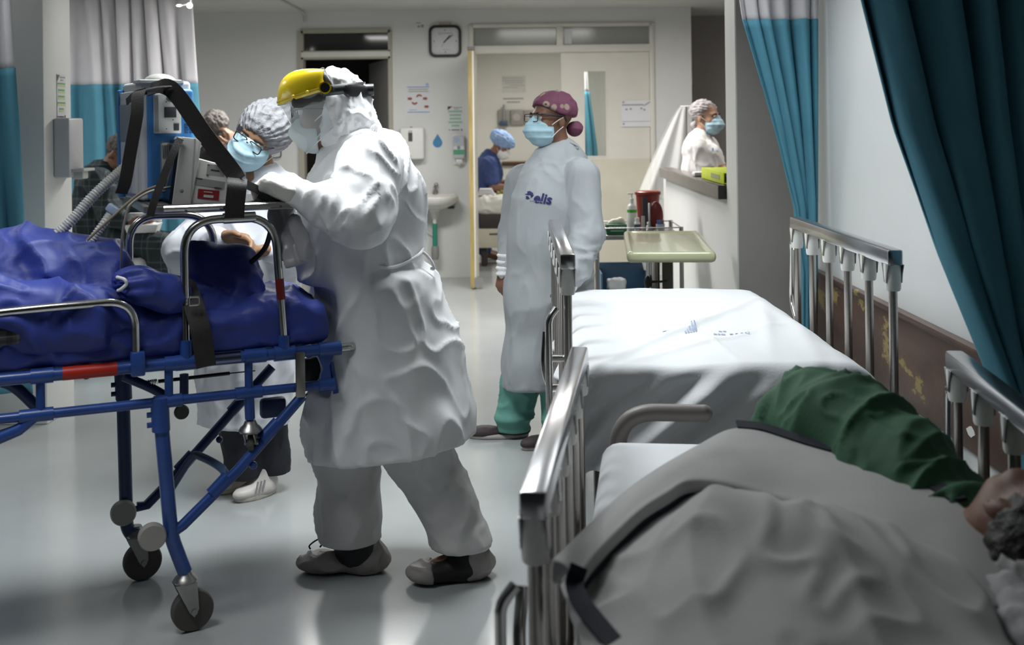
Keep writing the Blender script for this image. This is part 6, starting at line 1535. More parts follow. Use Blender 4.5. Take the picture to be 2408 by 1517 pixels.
def gd3(v, n):
    slv = np.exp(-((v[:, 0] - el_l[0]) / 0.09) ** 2) * np.exp(-((v[:, 2] - 0.86) / 0.12) ** 2)
    return wrinkle(0.009, 0.005, (5, 5, 2.0), 61)(v, n) + folds(v, 0.15, Y3, 6, 0.006, 0.3, 1.0, 1.0) + slv * 0.02 * ridge(v, (9, 9, 16), 6, 0.5, 1.8)
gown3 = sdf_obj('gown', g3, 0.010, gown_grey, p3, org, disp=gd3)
s = S(); s.cone(wr_l + (el_l - wr_l) * 0.14, wr_l + (el_l - wr_l) * -0.06, 0.044, 0.04, 0.01); sdf_obj('cuff', s, 0.007, gown_white, gown3, org)
s = S(); s.cone(wr_r + (el_r - wr_r) * 0.3, wr_r + (el_r - wr_r) * -0.08, 0.045, 0.036, 0.01); sdf_obj('cuff', s, 0.007, gown_white, gown3, org, disp=lambda v, n: 0.006 * np.sin(v[:, 2] * 220))
s = S(); s.cone(at(1325, 352, Y3 + 0.03), at(1318, 378, Y3 + 0.02), 0.062, 0.075, 0.01); sdf_obj('scrub_collar', s, 0.007, mat('teal_scrub', (0.05, 0.16, 0.20), 0.7), p3, org)
MB().tube(smooth_path([at(x, y, Y3 - 0.03) - org for x, y in ((1340, 335), (1352, 340), (1360, 345), (1358, 349), (1345, 343))]), 0.004, 6).build('neck_tie', gown_grey, gown3)
# printed logo conforming to the gown
logo_m = mat('logo_navy', (0.012, 0.015, 0.10), 0.6, var=0.0)
def on_gown(nm, me, px, py, k, s, Y, parent, org, m, slant=0.0, lift=0.012):
    me.update()
    for v in me.vertices:
        x, y = v.co.x, v.co.y
        q = hit_mesh(parent, org, px + x * k, py - y * k + x * k * slant, 0.004 if not lift > 0.015 else 0.006)
        if q is None: q = hit(s, px + x * k, py - y * k + x * k * slant, Y - 0.4, Y + 0.1, lift)
        v.co = Vector(q - org)
    me.materials.clear(); me.materials.append(m); put(bpy.data.objects.new(nm, me), parent)
on_gown('logo_lettering', text_mesh('logo_lettering', 'elis', 1.0, logo_m, shear=0.25, bold=0.03, ext=0.0, align='LEFT'), 1253, 465, 33.0, g3, Y3, gown3, org, logo_m, 0.13)
def poly_mesh(nm, pts):
    me = bpy.data.meshes.new(nm); me.from_pydata([(x, y, 0) for x, y in pts], [], [tuple(range(len(pts)))]); return me
for pts in ([(0, 2), (5, 4), (4, 7), (9, 9), (15, 6), (16, 1), (11, -3), (10, 2), (6, 1)], [(1, -1), (6, -1), (9, -5), (4, -7), (1, -5), (3, -3)]): on_gown('logo_mark', poly_mesh('logo_mark', pts), 1234, 459, 1.3, g3, Y3, gown3, org, logo_m, 0.13)
for x0, x1 in ((0, 3), (5, 8), (10, 13), (17, 20), (21, 24), (26, 30)): on_gown('logo_small_print', poly_mesh('logo_small_print', [(x0, 0), (x1, 0), (x1, 2), (x0, 2)]), 1246, 473, 1.0, g3, Y3, gown3, org, mat('logo_faint', (0.2, 0.22, 0.32), 0.6), 0.1)
t3 = S()
for a, e, w_ in L3: t3.chain([(a, 0.11), (e, 0.088), (w_ + V(0, 0, 0.06), 0.074), (w_ - V(0, 0, 0.04), 0.070)], 0.02)
t3.cut(at(1250, 1016, Y3), V(0, 0, -1), 0.002); sdf_obj('scrub_trousers', t3, 0.009, mat('green_scrub', (0.11, 0.29, 0.245), 0.75, bump=0.1, bscale=60, var=0.06), p3, org, disp=lambda v, n: 0.012 * ridge(v, (7, 7, 12), 4, 0.6, 2) + 0.012 * np.exp(-((v[:, 2] - 0.10) / 0.02) ** 2))
br_sh = mat('brown_trainer', (0.045, 0.032, 0.034), 0.7, var=0.1); sole_g = mat('grey_sole', (0.36, 0.33, 0.31), 0.55)
shoe('shoe', fl(1106, Y3 + 0.02), fl(1242, Y3 + 0.04), p3, org, br_sh, sole_g, 0.045, 0.085)
shoe('shoe', fl(1232, Y3 - 0.20), fl(1345, Y3 - 0.06), p3, org, br_sh, sole_g, 0.045, 0.085)

# ---------------------------------------------------------------- nurse at the counter
Y5 = 8.9
org = V(1.45, Y5, 0)
p5 = thing('person', tuple(org), label='nurse with white hairnet and blue mask standing behind the counter', cat='person')
O = at(1660, 276, Y5); R5 = frame(V(0.80, -0.58, 0.0), V(0, 0, 1))
body = S(); T5 = head_prims(body, O, R5, 1.06)
body.cone(T5(-0.02, 0, -0.07), at(1645, 330, Y5), 0.05, 0.055, 0.03)
body.chain([(at(1646, 345, Y5), 0.09), (at(1648, 440, Y5), 0.12), (at(1648, 520, Y5), 0.13)], 0.05)
A5 = [(at(1640, 345, Y5 - 0.14), at(1662, 400, Y5 - 0.18), at(1705, 395, Y5 - 0.2)), (at(1668, 345, Y5 + 0.13), at(1690, 400, Y5 + 0.05), at(1712, 392, Y5 - 0.1))]
for a, e, w_ in A5: body.chain(arm_pts(a, e, w_, (0.045, 0.036, 0.028)), 0.03); hand_prims(body, w_, V(0.9, -0.3, 0), V(0, 0, -1), V(0, 1, 0), (0.3, 0.4, 0.3))
for dy in (-0.08, 0.08): body.chain([(at(1648, 540, Y5 + dy), 0.085), (V(at(1648, 540, Y5)[0], Y5 + dy, 0.45), 0.055), (V(at(1648, 540, Y5)[0], Y5 + dy, 0.07), 0.045), (V(at(1680, 540, Y5)[0], Y5 + dy, 0.035), 0.035)], 0.03)
sdf_obj('body', body, 0.010, skin_l, p5, org)
eyes(p5, T5, R5, org); surgical_mask(p5, T5, R5, org, 1.0)
bouffant(p5, T5, R5, org, mat('grey_hairnet', (0.34, 0.31, 0.31), 0.7, bump=0.6, bscale=90, var=0.15, vscale=50), 1.0, (-0.025, 0, 0.045), (0.104, 0.088, 0.088), (0.055, 0.04), 4, 0.35)
s = S(); s.chain([(T5(-0.08, 0.03, -0.03), 0.022), (T5(-0.105, 0.02, -0.06), 0.028), (T5(-0.11, 0.03, -0.085), 0.02)], 0.02); sdf_obj('tied_net', s, 0.008, mat('grey_hairnet', (1, 1, 1)), p5, org, disp=lambda v, n: 0.005 * noise(v * 40, 3))
MB().tube(smooth_path([T5(0.062, 0.045, 0.075) - org, T5(0.045, 0.068, 0.05) - org, T5(0.02, 0.082, 0.0) - org, T5(-0.03, 0.082, -0.03) - org, T5(-0.08, 0.05, -0.045) - org], 5), 0.006, 8).build('net_band', gown_white, p5)
g5 = S(); g5.chain([(at(1645, 325, Y5), 0.07), (at(1645, 345, Y5), 0.12), (at(1648, 400, Y5), 0.14), (at(1650, 520, Y5), 0.14)], 0.05)
for a, e, w_ in A5: g5.chain([(a, 0.075), (e, 0.065)], 0.03)
g5.cone(at(1672, 365, Y5 - 0.12), at(1675, 400, Y5 - 0.12), 0.09, 0.1, 0.04)
g5.cut(at(1648, 545, Y5), V(0, 0, -1)); gown5 = sdf_obj('uniform_top', g5, 0.011, mat('warm_white_uniform', (0.72, 0.70, 0.68), 0.65, bump=0.1, bscale=30), p5, org, disp=wrinkle(0.010, 0.005, (6, 6, 4), 71))
on_gown('chest_badge', poly_mesh('chest_badge', [(0, 0), (16, 1), (17, 9), (1, 8)]), 1674, 356, 1.0, g5, Y5, gown5, org, mat('badge_blue', (0.12, 0.28, 0.48), 0.5), 0.0, 0.02)
s = S()
for dy in (-0.08, 0.08): s.chain([(at(1648, 530, Y5 + dy), 0.11), (V(at(1648, 540, Y5)[0], Y5 + dy, 0.45), 0.085), (V(at(1648, 540, Y5)[0], Y5 + dy, 0.1), 0.08)], 0.02)
s.cut(V(0, 0, 0.05), V(0, 0, -1)); sdf_obj('uniform_trousers', s, 0.014, gown_white, p5, org)

# ---------------------------------------------------------------- nurse in blue scrubs in the treatment room
Y6 = 12.75
org = V(-0.30, Y6, 0)
p6 = thing('person', tuple(org), label='nurse in navy scrubs and light-blue cap bending over a bed beyond the door', cat='person')
O = at(1178, 343, Y6); R6 = frame(V(0.80, -0.15, -0.55), V(0.5, 0, 0.85))
body = S(); T6 = head_prims(body, O, R6, 1.05)
body.cone(T6(-0.02, 0, -0.07), at(1152, 372, Y6), 0.055, 0.065, 0.03); body.chain([(at(1148, 380, Y6), 0.10), (at(1138, 470, Y6), 0.13)], 0.05)
A6 = [(at(1150, 385, Y6 - 0.16), at(1160, 440, Y6 - 0.2), at(1196, 440, Y6 - 0.2)), (at(1150, 385, Y6 + 0.16), at(1170, 430, Y6 + 0.15), at(1205, 430, Y6 + 0.1))]
for a, e, w_ in A6: body.chain(arm_pts(a, e, w_, (0.05, 0.042, 0.034)), 0.03); hand_prims(body, w_, V(1, 0, -0.3), V(0, 0, -1), V(0, 1, 0), (0.5, 0.5, 0.3))
hx_ = at(1138, 480, Y6)[0]
for dy in (-0.09, 0.09): body.chain([(at(1138, 490, Y6 + dy), 0.09), (V(hx_, Y6 + dy, 0.45), 0.06), (V(hx_, Y6 + dy, 0.07), 0.045), (V(hx_ + 0.14, Y6 + dy, 0.035), 0.035)], 0.03)
sdf_obj('body', body, 0.012, skin_d, p6, org); eyes(p6, T6, R6, org, 1.05)
surgical_mask(p6, T6, R6, org, 1.0, gown_white)
bouffant(p6, T6, R6, org, mat('light_blue_cap', (0.26, 0.38, 0.62), 0.7, bump=0.4, bscale=60, var=0.15, vscale=30), 1.08, (-0.02, 0, 0.06), (0.14, 0.12, 0.088), (0.10, 0.035), 6, 1.3)
g6 = S(); g6.chain([(at(1150, 372, Y6), 0.10), (at(1146, 400, Y6), 0.16), (at(1140, 470, Y6), 0.165), (at(1137, 530, Y6), 0.17)], 0.05)
for a, e, w_ in A6: g6.chain([(a, 0.085), (a * 0.3 + e * 0.7, 0.08)], 0.03)
g6.cut(at(1140, 520, Y6), V(0, 0, -1)); scr = mat('navy_scrub', (0.035, 0.06, 0.19), 0.7, bump=0.1, bscale=40); sdf_obj('scrub_top', g6, 0.013, scr, p6, org, disp=wrinkle(0.014, 0.006, (7, 7, 5), 81))
s = S()
for dy in (-0.09, 0.09): s.chain([(at(1138, 490, Y6 + dy), 0.12), (V(hx_, Y6 + dy, 0.45), 0.09), (V(hx_, Y6 + dy, 0.1), 0.08)], 0.02)
s.cut(V(0, 0, 0.06), V(0, 0, -1)); sdf_obj('scrub_trousers', s, 0.016, scr, p6, org)

# ---------------------------------------------------------------- patient in dark plaid sitting on the bay bed
Y7 = 7.55
org = V(-2.72, Y7, 0)
p7 = thing('person', tuple(org), label='seated patient in dark plaid pyjamas bent over a meal box', cat='person')
O = at(283, 368, Y7); R7 = frame(V(0.72, -0.30, -0.62), V(0.6, 0, 0.8))
body = S(); T7 = head_prims(body, O, R7, 1.05)
body.cone(T7(-0.02, 0, -0.06), at(252, 408, Y7), 0.055, 0.065, 0.03); body.chain([(at(242, 425, Y7), 0.11), (at(232, 500, Y7), 0.14), (at(240, 560, Y7), 0.14)], 0.05)
A7 = [(at(232, 425, Y7 - 0.19), at(262, 505, Y7 - 0.24), at(302, 530, Y7 - 0.26)), (at(262, 425, Y7 + 0.17), at(320, 500, Y7 + 0.1), at(366, 540, Y7 - 0.05))]
for a, e, w_ in A7: body.chain(arm_pts(a, e, w_, (0.055, 0.045, 0.032)), 0.03)
hand_prims(body, A7[0][2], V(1, 0, -0.1), V(0, 0.5, 0.8), V(0, -0.4, 0.8), (0.4, 0.5, 0.3), 1.05); hand_prims(body, A7[1][2], V(0.1, -0.8, -0.4), V(-1, 0, 0), V(0, -0.2, 1), (0.5, 0.6, 0.4), 1.05)
G7 = [(at(250, 562, Y7 - 0.10), at(375, 582, Y7 - 0.28)), (at(262, 560, Y7 + 0.1), at(400, 578, Y7 + 0.02))]
for h_, k_ in G7: body.chain([(h_, 0.085), (k_, 0.06), (k_ + V(0.0, 0, -0.42), 0.045)], 0.03); body.cone(k_ + V(0, 0, -0.44), k_ + V(0.15, -0.05, -0.50), 0.042, 0.034, 0.02)
sdf_obj('body', body, 0.011, skin_d, p7, org); eyes(p7, T7, R7, org)
hr = S(); hr.ell(T7(-0.026, 0, 0.045), V(0.104, 0.086, 0.088) * 1.05, R7, k=0.02); hr.cut(T7(0.05, 0, 0.035), R7 @ nrm(V(1, 0, -0.7)), 0.006); hr.cut(T7(-0.02, 0, -0.045), R7 @ V(0.3, 0, -1), 0.01)
hm = mat('grey_hair', (0.085, 0.07, 0.06), 0.6, bump=0.6, bscale=160, var=0.4, vscale=40); hairf = lambda v, n: 0.006 * noise(v * 45, 3) + 0.004 * noise(v * 90, 5)
sdf_obj('hair', hr, 0.007, hm, p7, org, disp=hairf)
pl7 = mat('dark_green_plaid', (0.012, 0.022, 0.024), 0.8, bump=0.1, bscale=120); plaid(pl7, [(0.10, (0.16, 0.18, 0.20), 0.0), (0.05, (0.22, 0.24, 0.27), 0.3), (0.2, (0.02, 0.04, 0.05), 0.5)], 0.13, 0.13, amt=0.2)
g7 = S(); g7.chain([(at(246, 412, Y7), 0.10), (at(240, 440, Y7), 0.16), (at(232, 510, Y7), 0.18), (at(238, 575, Y7), 0.17)], 0.05)
for a, e, w_ in A7: g7.chain([(a, 0.09), (e, 0.075), (w_ + (e - w_) * 0.2, 0.05)], 0.03)
sdf_obj('plaid_jacket', g7, 0.011, pl7, p7, org, disp=wrinkle(0.014, 0.006, (6, 6, 5), 91))
s = S()
for h_, k_ in G7: s.chain([(h_, 0.12), (k_, 0.088), (k_ + V(0, 0, -0.40), 0.075)], 0.03)
sdf_obj('plaid_trousers', s, 0.011, pl7, p7, org, disp=wrinkle(0.012, 0.005, (7, 7, 5), 95))
# meal box in the hands
c = at(338, 533, Y7 - 0.22)
mb7 = thing('meal_box', tuple(c), math.radians(8), label='open white foam meal box held by the plaid patient', cat='box')
foam = mat('white_foam', (0.72, 0.73, 0.72), 0.6)
b = MB(); b.prism([(-0.09, -0.035), (0.085, -0.035), (0.105, 0.02), (-0.11, 0.02)], 0.17, Matrix.Translation((0, 0.085, 0)) @ XZ, bev=0.01); b.build('box_base', foam, mb7)
b = MB(); b.box(V(-0.105, 0.06, 0.02), V(0.10, 0.085, 0.085), 0.01); b.build('box_lid', foam, mb7); b = MB(); b.box(V(-0.08, -0.07, 0.018), V(0.07, 0.06, 0.024), 0.002); b.build('box_insert', foam, mb7)

# ---------------------------------------------------------------- grey-haired man
Y8 = 7.95
org = V(-2.05, Y8, 0)
p8 = thing('person', tuple(org), label='grey-haired man in black shirt holding a hand to his ear', cat='person')
O = at(505, 312, Y8); R8 = frame(V(-0.45, -0.55, -0.62), V(-0.2, -0.5, 0.8))
body = S(); T8 = head_prims(body, O, R8, 1.06)
body.cone(T8(-0.02, 0, -0.06), at(512, 358, Y8 + 0.06), 0.055, 0.065, 0.03); body.chain([(at(515, 372, Y8 + 0.08), 0.11), (at(520, 480, Y8 + 0.1), 0.14), (at(520, 580, Y8 + 0.1), 0.14)], 0.05)
A8 = [(at(562, 375, Y8 + 0.05), at(590, 430, Y8 - 0.08), at(549, 346, Y8 - 0.12)), (at(475, 378, Y8 + 0.08), at(462, 460, Y8 + 0.05), at(480, 530, Y8 - 0.05))]
for a, e, w_ in A8: body.chain([(a, 0.055), (e, 0.047), (w_, 0.034)], 0.025)
hand_prims(body, A8[0][2], V(-0.25, 0.1, 1), V(-0.8, 0.3, 0), V(-0.5, -0.8, 0.2), (0.5, 0.6, 0.4), 1.1); hand_prims(body, A8[1][2], V(0, 0, -1), V(1, 0, 0), V(0, -1, 0))
for dx in (-0.09, 0.09): body.chain([(at(520, 600, Y8 + 0.1) + V(dx, 0, 0), 0.09), (V(at(520, 600, Y8)[0] + dx, Y8 + 0.1, 0.45), 0.06), (V(at(520, 600, Y8)[0] + dx, Y8 + 0.1, 0.07), 0.045), (V(at(520, 600, Y8)[0] + dx, Y8 - 0.06, 0.035), 0.035)], 0.03)
sdf_obj('body', body, 0.011, mat('skin_pale', (0.42, 0.25, 0.17), 0.5, bump=0.04, bscale=120, var=0.1, vscale=14), p8, org)
hr = S(); hr.ell(T8(-0.022, 0, 0.045), V(0.110, 0.093, 0.092) * 1.05, R8, k=0.02); hr.cut(T8(0.05, 0, 0.03), R8 @ nrm(V(1, 0, -0.8)), 0.006)
sdf_obj('hair', hr, 0.007, mat('silver_brown_hair', (0.16, 0.14, 0.125), 0.6, bump=0.6, bscale=160, var=0.4, vscale=30), p8, org, disp=lambda v, n: 0.010 * noise(v * 32, 3) + 0.006 * noise(v * 80, 5))
s = S(); s.ell(T8(0.06, 0, -0.06), V(0.07, 0.068, 0.06), R8, k=0.02); s.cut(T8(0.015, 0, -0.06), R8 @ V(-1, 0, 0)); sdf_obj('face_mask', s, 0.008, mat('violet_mask', (0.16, 0.11, 0.24), 0.6), p8, org)
g8 = S(); g8.chain([(at(513, 362, Y8 + 0.07), 0.09), (at(516, 385, Y8 + 0.08), 0.16), (at(520, 480, Y8 + 0.1), 0.175), (at(520, 590, Y8 + 0.1), 0.17)], 0.05)
for a, e, w_ in A8: g8.chain([(a, 0.085), (a * 0.25 + e * 0.75, 0.075)], 0.03)
sdf_obj('black_shirt', g8, 0.012, mat('black_shirt', (0.012, 0.010, 0.011), 0.75), p8, org, disp=wrinkle(0.012, 0.005, (6, 6, 5), 99))
s = S()
for dx in (-0.09, 0.09): s.chain([(at(520, 600, Y8 + 0.1) + V(dx, 0, 0), 0.12), (V(at(520, 600, Y8)[0] + dx, Y8 + 0.1, 0.45), 0.09), (V(at(520, 600, Y8)[0] + dx, Y8 + 0.1, 0.1), 0.08)], 0.02)
sdf_obj('trousers', s, 0.015, mat('black_shirt', (1, 1, 1)), p8, org)
b = MB(); q = A8[0][2] * 0.55 + A8[0][1] * 0.45; b.tube([Vector(q - org + V(0.005, 0, -0.014)), Vector(q - org + V(-0.005, 0, 0.014))], 0.044, 20); b.build('wristband', mat('wristband_red', (0.36, 0.07, 0.06), 0.5), p8)
# ------------------------------------------------------------------ patient in green on the foreground bed
org = V(0.75, 2.4, 0.66)
p9 = thing('person', tuple(org), label='patient in green shirt curled up on the foreground bed under a grey blanket', cat='person')
HD = at(2425, 1245, 2.02); R9 = frame(V(0.55, 0.35, 0.75), V(0.45, -0.85, 0.2))
body = S(); T9 = head_prims(body, HD, R9, 1.03)
shl, chs, hip = V(0.83, 2.20, 0.675), V(0.81, 2.42, 0.725), V(0.72, 2.72, 0.765)
body.cone(T9(-0.02, 0, -0.06), shl, 0.055, 0.06, 0.03); body.chain([(shl, 0.07), (chs, 0.08), (hip, 0.075)], 0.05)
kn1, kn2 = V(0.44, 2.30, 0.69), V(0.50, 2.2, 0.68)
for k_, f_ in ((kn1, V(0.52, 1.95, 0.68)), (kn2, V(0.62, 1.85, 0.68))): body.chain([(hip + V(-0.02, -0.05, -0.03), 0.06), (k_, 0.05), (f_, 0.04), (f_ + V(-0.1, -0.06, 0.0), 0.03)], 0.03)
el9, wr9 = V(0.93, 2.36, 0.68), V(0.90, 2.2, 0.66)
body.chain([(shl + V(0.03, 0, 0.02), 0.05), (el9, 0.042), (wr9, 0.032)], 0.03); hand_prims(body, wr9, V(-0.2, -1, -0.1), V(0, 0, -1), V(-1, 0, 0))
sdf_obj('body', body, 0.010, skin_d, p9, org); eyes(p9, T9, R9, org)
hr = S(); hr.ell(T9(-0.03, 0, 0.04), V(0.108, 0.09, 0.092), R9, k=0.02); hr.cut(T9(0.05, 0, 0.03), R9 @ nrm(V(1, 0, -0.6)), 0.008); sdf_obj('hair', hr, 0.008, mat('black_hair', (0.012, 0.010, 0.009), 0.5, bump=0.5, bscale=150), p9, org, disp=hairf)
gs = S(); gs.chain([(shl, 0.10), (chs + V(-0.01, 0.02, 0.0), 0.122), (V(0.755, 2.60, 0.765), 0.128), (hip + V(0, 0.02, 0), 0.126), (V(0.64, 2.76, 0.70), 0.10)], 0.06)
gs.chain([(shl + V(0.03, 0, 0.0), 0.08), (el9, 0.06), (wr9 + V(0, 0.02, 0), 0.045)], 0.04)
def gr9(v, n):
    q = np.stack([(v[:, 0] - 0.5) * 1.0 + v[:, 1] * 0.5, v[:, 1] - v[:, 0] * 0.9, v[:, 2]], 1)
    return 0.020 * ridge(q, (2.2, 8.5, 5), 15, 0.5, 1.8) + 0.006 * ridge(v, (12, 12, 12), 16) - 0.008
shirt_m = mat('green_shirt', (0.028, 0.105, 0.052), 0.75, bump=0.1, bscale=150, var=0.08)
sdf_obj('green_shirt', gs, 0.008, shirt_m, p9, org, disp=gr9)
# blanket
blk_m = mat('grey_blanket', (0.47, 0.46, 0.455), 0.85, bump=0.2, bscale=220, var=0.05, vscale=6, sheen=0.2, crease=(5, 0.3, 0.02))
trim_m = mat('navy_trim', (0.008, 0.010, 0.022), 0.8, bump=0.2, bscale=200)
def curve(pts, n):
    P = smooth_path([tuple(p) for p in pts], 12); P = np.array([list(p) for p in P])
    L_ = np.concatenate([[0], np.cumsum(np.linalg.norm(np.diff(P, axis=0), axis=1))]); q = np.linspace(0, L_[-1], n)
    return np.stack([np.interp(q, L_, P[:, k]) for k in range(3)], 1)
NU, NVB = 110, 90
Ec = curve([at(1302, 1318, 2.08), at(1480, 1150, 2.32), at(1640, 1050, 2.48), at(1745, 1008, 2.56), at(1900, 1050, 2.50), at(2060, 1098, 2.38), at(2240, 1178, 2.18), at(2345, 1295, 1.99), at(2380, 1420, 1.84)], NU)
Ic = curve([at(1360, 1380, 1.93), at(1460, 1255, 2.08), at(1560, 1185, 2.20), at(1640, 1153, 2.28), at(1820, 1182, 2.25), at(1980, 1235, 2.13), at(2120, 1330, 1.97), at(2190, 1410, 1.85), at(2230, 1500, 1.75)], NU)
Bc = curve([at(1400, 1560, 1.62), at(1500, 1640, 1.48), at(1750, 1660, 1.40), at(2000, 1660, 1.40), at(2260, 1640, 1.45), at(2420, 1560, 1.60)], NU)
v_ = np.linspace(0, 1, NVB)[:, None, None]
St = Ec * 0.70 + Ic * 0.30 - V(0, 0, 0.014)
P = St[None] * (1 - v_) + Bc[None] * v_
Q_ = P.reshape(-1, 3)
bul = 0.05 * np.exp(-((Q_[:, 0] - 0.46) / 0.16) ** 2 - ((Q_[:, 1] - 1.98) / 0.22) ** 2) + 0.03 * np.exp(-((Q_[:, 0] - 0.70) / 0.13) ** 2 - ((Q_[:, 1] - 2.1) / 0.25) ** 2) + 0.03 * np.exp(-((Q_[:, 0] - 0.33) / 0.08) ** 2 - ((Q_[:, 1] - 2.05) / 0.12) ** 2)
q2 = np.stack([Q_[:, 0] - 0.35 * Q_[:, 1], Q_[:, 1] + 0.5 * Q_[:, 0], Q_[:, 2] * 0], 1)
fo = 0.026 * ridge(q2, (3.6, 1.6, 1), 33, 0.6, 1.9) + 0.014 * ridge(q2, (7, 4.0, 1), 36, 0.6, 2.2) + 0.008 * noise(q2 * 6, 3) - 0.014
Q_[:, 2] += (bul + fo) * np.clip((v_ - 0.12) * 5, 0.0, 1).reshape(-1, 1).repeat(NU, 1).ravel() - 0.02
Q_[:, 2] = np.maximum(Q_[:, 2], 0.655)
blanket = thing('blanket', (0.6, 2.1, 0.65), label='grey blanket with navy trim folded over the curled-up patient', cat='blanket')
bo = V(0.6, 2.1, 0.65)
grid_obj('blanket_spread', P - bo, blk_m, blanket, thick=0.008, sub=1)
# folded-over border, rolled at its inner edge
NW = 22; rows = []
for j in range(NW):
    f_ = j / (NW - 1); w_ = Ec * (1 - f_) + Ic * f_
    nz = noise(np.stack([np.linspace(0, 7, NU), np.full(NU, f_ * 1.5), np.zeros(NU)], 1), 4)
    w_ = w_ + V(0, 0, 1) * (0.016 * math.sin(min(1, f_ * 1.15) * math.pi * 0.62) + 0.010 * nz[:, None] * f_)
    rows.append(w_)
last = rows[-1]
for k, (dz, db) in enumerate(((-0.010, 0.004), (-0.022, 0.003), (-0.032, -0.006), (-0.036, -0.02))):
    rows.append(last + V(0, 0, dz) - (Ec - Ic) / np.linalg.norm(Ec - Ic, axis=1)[:, None] * db)
# far edge tucks down on the other side
first = rows[0]; out = (Ec - Ic) / np.linalg.norm(Ec - Ic, axis=1)[:, None]
rows = [first + out * 0.012 - V(0, 0, 0.05), first + out * 0.010 - V(0, 0, 0.02), first + out * 0.004 - V(0, 0, 0.004)] + rows
fb = grid_obj('folded_border', np.array(rows) - bo, blk_m, blanket, thick=0.006, sub=1)
tr = np.array(rows[-3])
MB().tube([Vector(p - bo + V(0, 0, -0.004)) for p in tr[::2]], 0.007, 8).build('navy_trim', trim_m, blanket)
tl = [Ic[2], at(1362, 1405, 1.93), at(1378, 1450, 1.86), at(1415, 1500, 1.80), at(1490, 1590, 1.70)]
ribbon('navy_trim', [Vector(p - bo + V(-0.008, -0.012, 0.028)) for p in tl], 0.03, 0.008, (1, 0.5, 0.3), trim_m, blanket)
ribbon('navy_trim', [Vector(p - bo + V(0.004, 0.014, 0.006)) for p in Ec[46:90:4]], 0.036, 0.006, (0.5, 0.8, 0.1), trim_m, blanket)
# left flap falling inside the rail
fl_rows = []
for j in range(10):
    f_ = j / 9; a_, b2 = Ec[:26], Ic[:26]
    w_ = Ic[:26] * (1 - f_) + (Ic[:26] + V(-0.02, -0.16, -0.10)) * f_; w_[:, 2] = np.maximum(w_[:, 2] - 0.02, 0.655); fl_rows.append(w_)
grid_obj('side_flap', np.array(fl_rows) - bo, blk_m, blanket, thick=0.006, sub=1)
# pillow and bunched cloth near the head
pw = thing('pillow', (0.94, 1.95, 0.655), label='dim grey-white pillow under the head of the patient in green', cat='pillow')
s = S(); s.box((0.0, 0.0, 0.04), (0.20, 0.26, 0.045), rnd=0.044); sdf_obj('pillow_case', s, 0.012, mat('pillow_case', (0.50, 0.49, 0.50), 0.8, bump=0.1, bscale=120), pw, disp=wrinkle(0.014, 0.006, (9, 9, 9), 7))
bc = thing('bunched_cloth', (0.86, 1.86, 0.70), label='bunched grey cloth beside the pillow on the foreground bed', cat='cloth')
s = S(); s.chain([(V(-0.04, 0.08, 0.02), 0.03), (V(0.02, 0.0, 0.03), 0.045), (V(-0.02, -0.14, 0.04), 0.055)], 0.03); sdf_obj('cloth_heap', s, 0.009, blk_m, bc, disp=wrinkle(0.020, 0.008, (9, 9, 9), 8))

# ------------------------------------------------------------------ bed in the plaid patient's bay
bb_ = thing('hospital_bed', (-3.0, 7.65, 0), label='bay bed with rumpled white sheet on which the plaid patient sits', cat='bed')
s = S(); s.box((0.0, 0.0, 0.60), (0.66, 0.46, 0.075), rnd=0.06); s.ell((-0.35, -0.38, 0.66), (0.25, 0.12, 0.08), k=0.06)
sdf_obj('mattress', s, 0.016, sheet_m, bb_, disp=lambda v, n: 0.03 * ridge(v, (5, 5, 4), 9, 0.5, 2) + 0.01 * ridge(v, (12, 12, 9), 8))
b = MB(); b.box(V(-0.66, -0.42, 0.42), V(0.62, 0.42, 0.52), 0.02); b.build('bed_platform', bedgrey_m, bb_)
for x in (-0.55, 0.52):
    for y in (-0.36, 0.36):
        b = MB(); b.box(V(x - 0.025, y - 0.025, 0.0), V(x + 0.025, y + 0.025, 0.43), 0.005); b.build('bed_leg', bedgrey_m, bb_)
MB().tube(arc_path([(-0.75, -0.47, 0.60), (-0.75, -0.47, 0.84), (-0.20, -0.47, 0.84), (-0.12, -0.47, 0.60)], 0.06), 0.012).build('guard_rail', chrome_m, bb_)
MB().tube(arc_path([(0.64, -0.40, 0.45), (0.66, -0.42, 0.62), (0.67, -0.42, 0.50), (0.67, -0.42, 0.40)], 0.03), 0.014).build('corner_bar', chrome_m, bb_)
# ------------------------------------------------------------------ treatment room
tb_ = thing('treatment_bed', (0.12, 12.25, 0), label='treatment bed with plump white cover seen through the open door', cat='bed')
s = S(); s.box((0, 0, 0.64), (0.56, 0.26, 0.10), rnd=0.09); sdf_obj('bed_cover', s, 0.014, mat('bed_cover_white', (0.62, 0.61, 0.57), 0.7), tb_, disp=wrinkle(0.02, 0.008, (6, 6, 6), 4))
b = MB(); b.box(V(-0.52, -0.22, 0.40), V(0.52, 0.22, 0.56), 0.01); b.build('bed_base', mat('dark_bed_base', (0.035, 0.03, 0.03), 0.6), tb_)
b = MB(); b.prism([(-0.55, 0.20), (0.55, 0.20), (0.55, 0.40), (-0.55, 0.40)], 0.04, Matrix.Translation((0, -0.20, 0)) @ XZ, bev=0.004); fp = b.build('bed_skirt', mat('beige_bed_panel', (0.50, 0.47, 0.38), 0.5), tb_)
boxes('panel_lettering', [((-0.42, -0.2425, 0.335), (-0.33, -0.24, 0.352)), ((-0.31, -0.2425, 0.335), (-0.18, -0.24, 0.352))], ink_m, fp)
for x in (-0.48, 0.48):
    b = MB(); b.box(V(x - 0.03, -0.18, 0.0), V(x + 0.03, 0.18, 0.42), 0.008); b.build('bed_leg', mat('dark_bed_base', (1, 1, 1)), tb_)
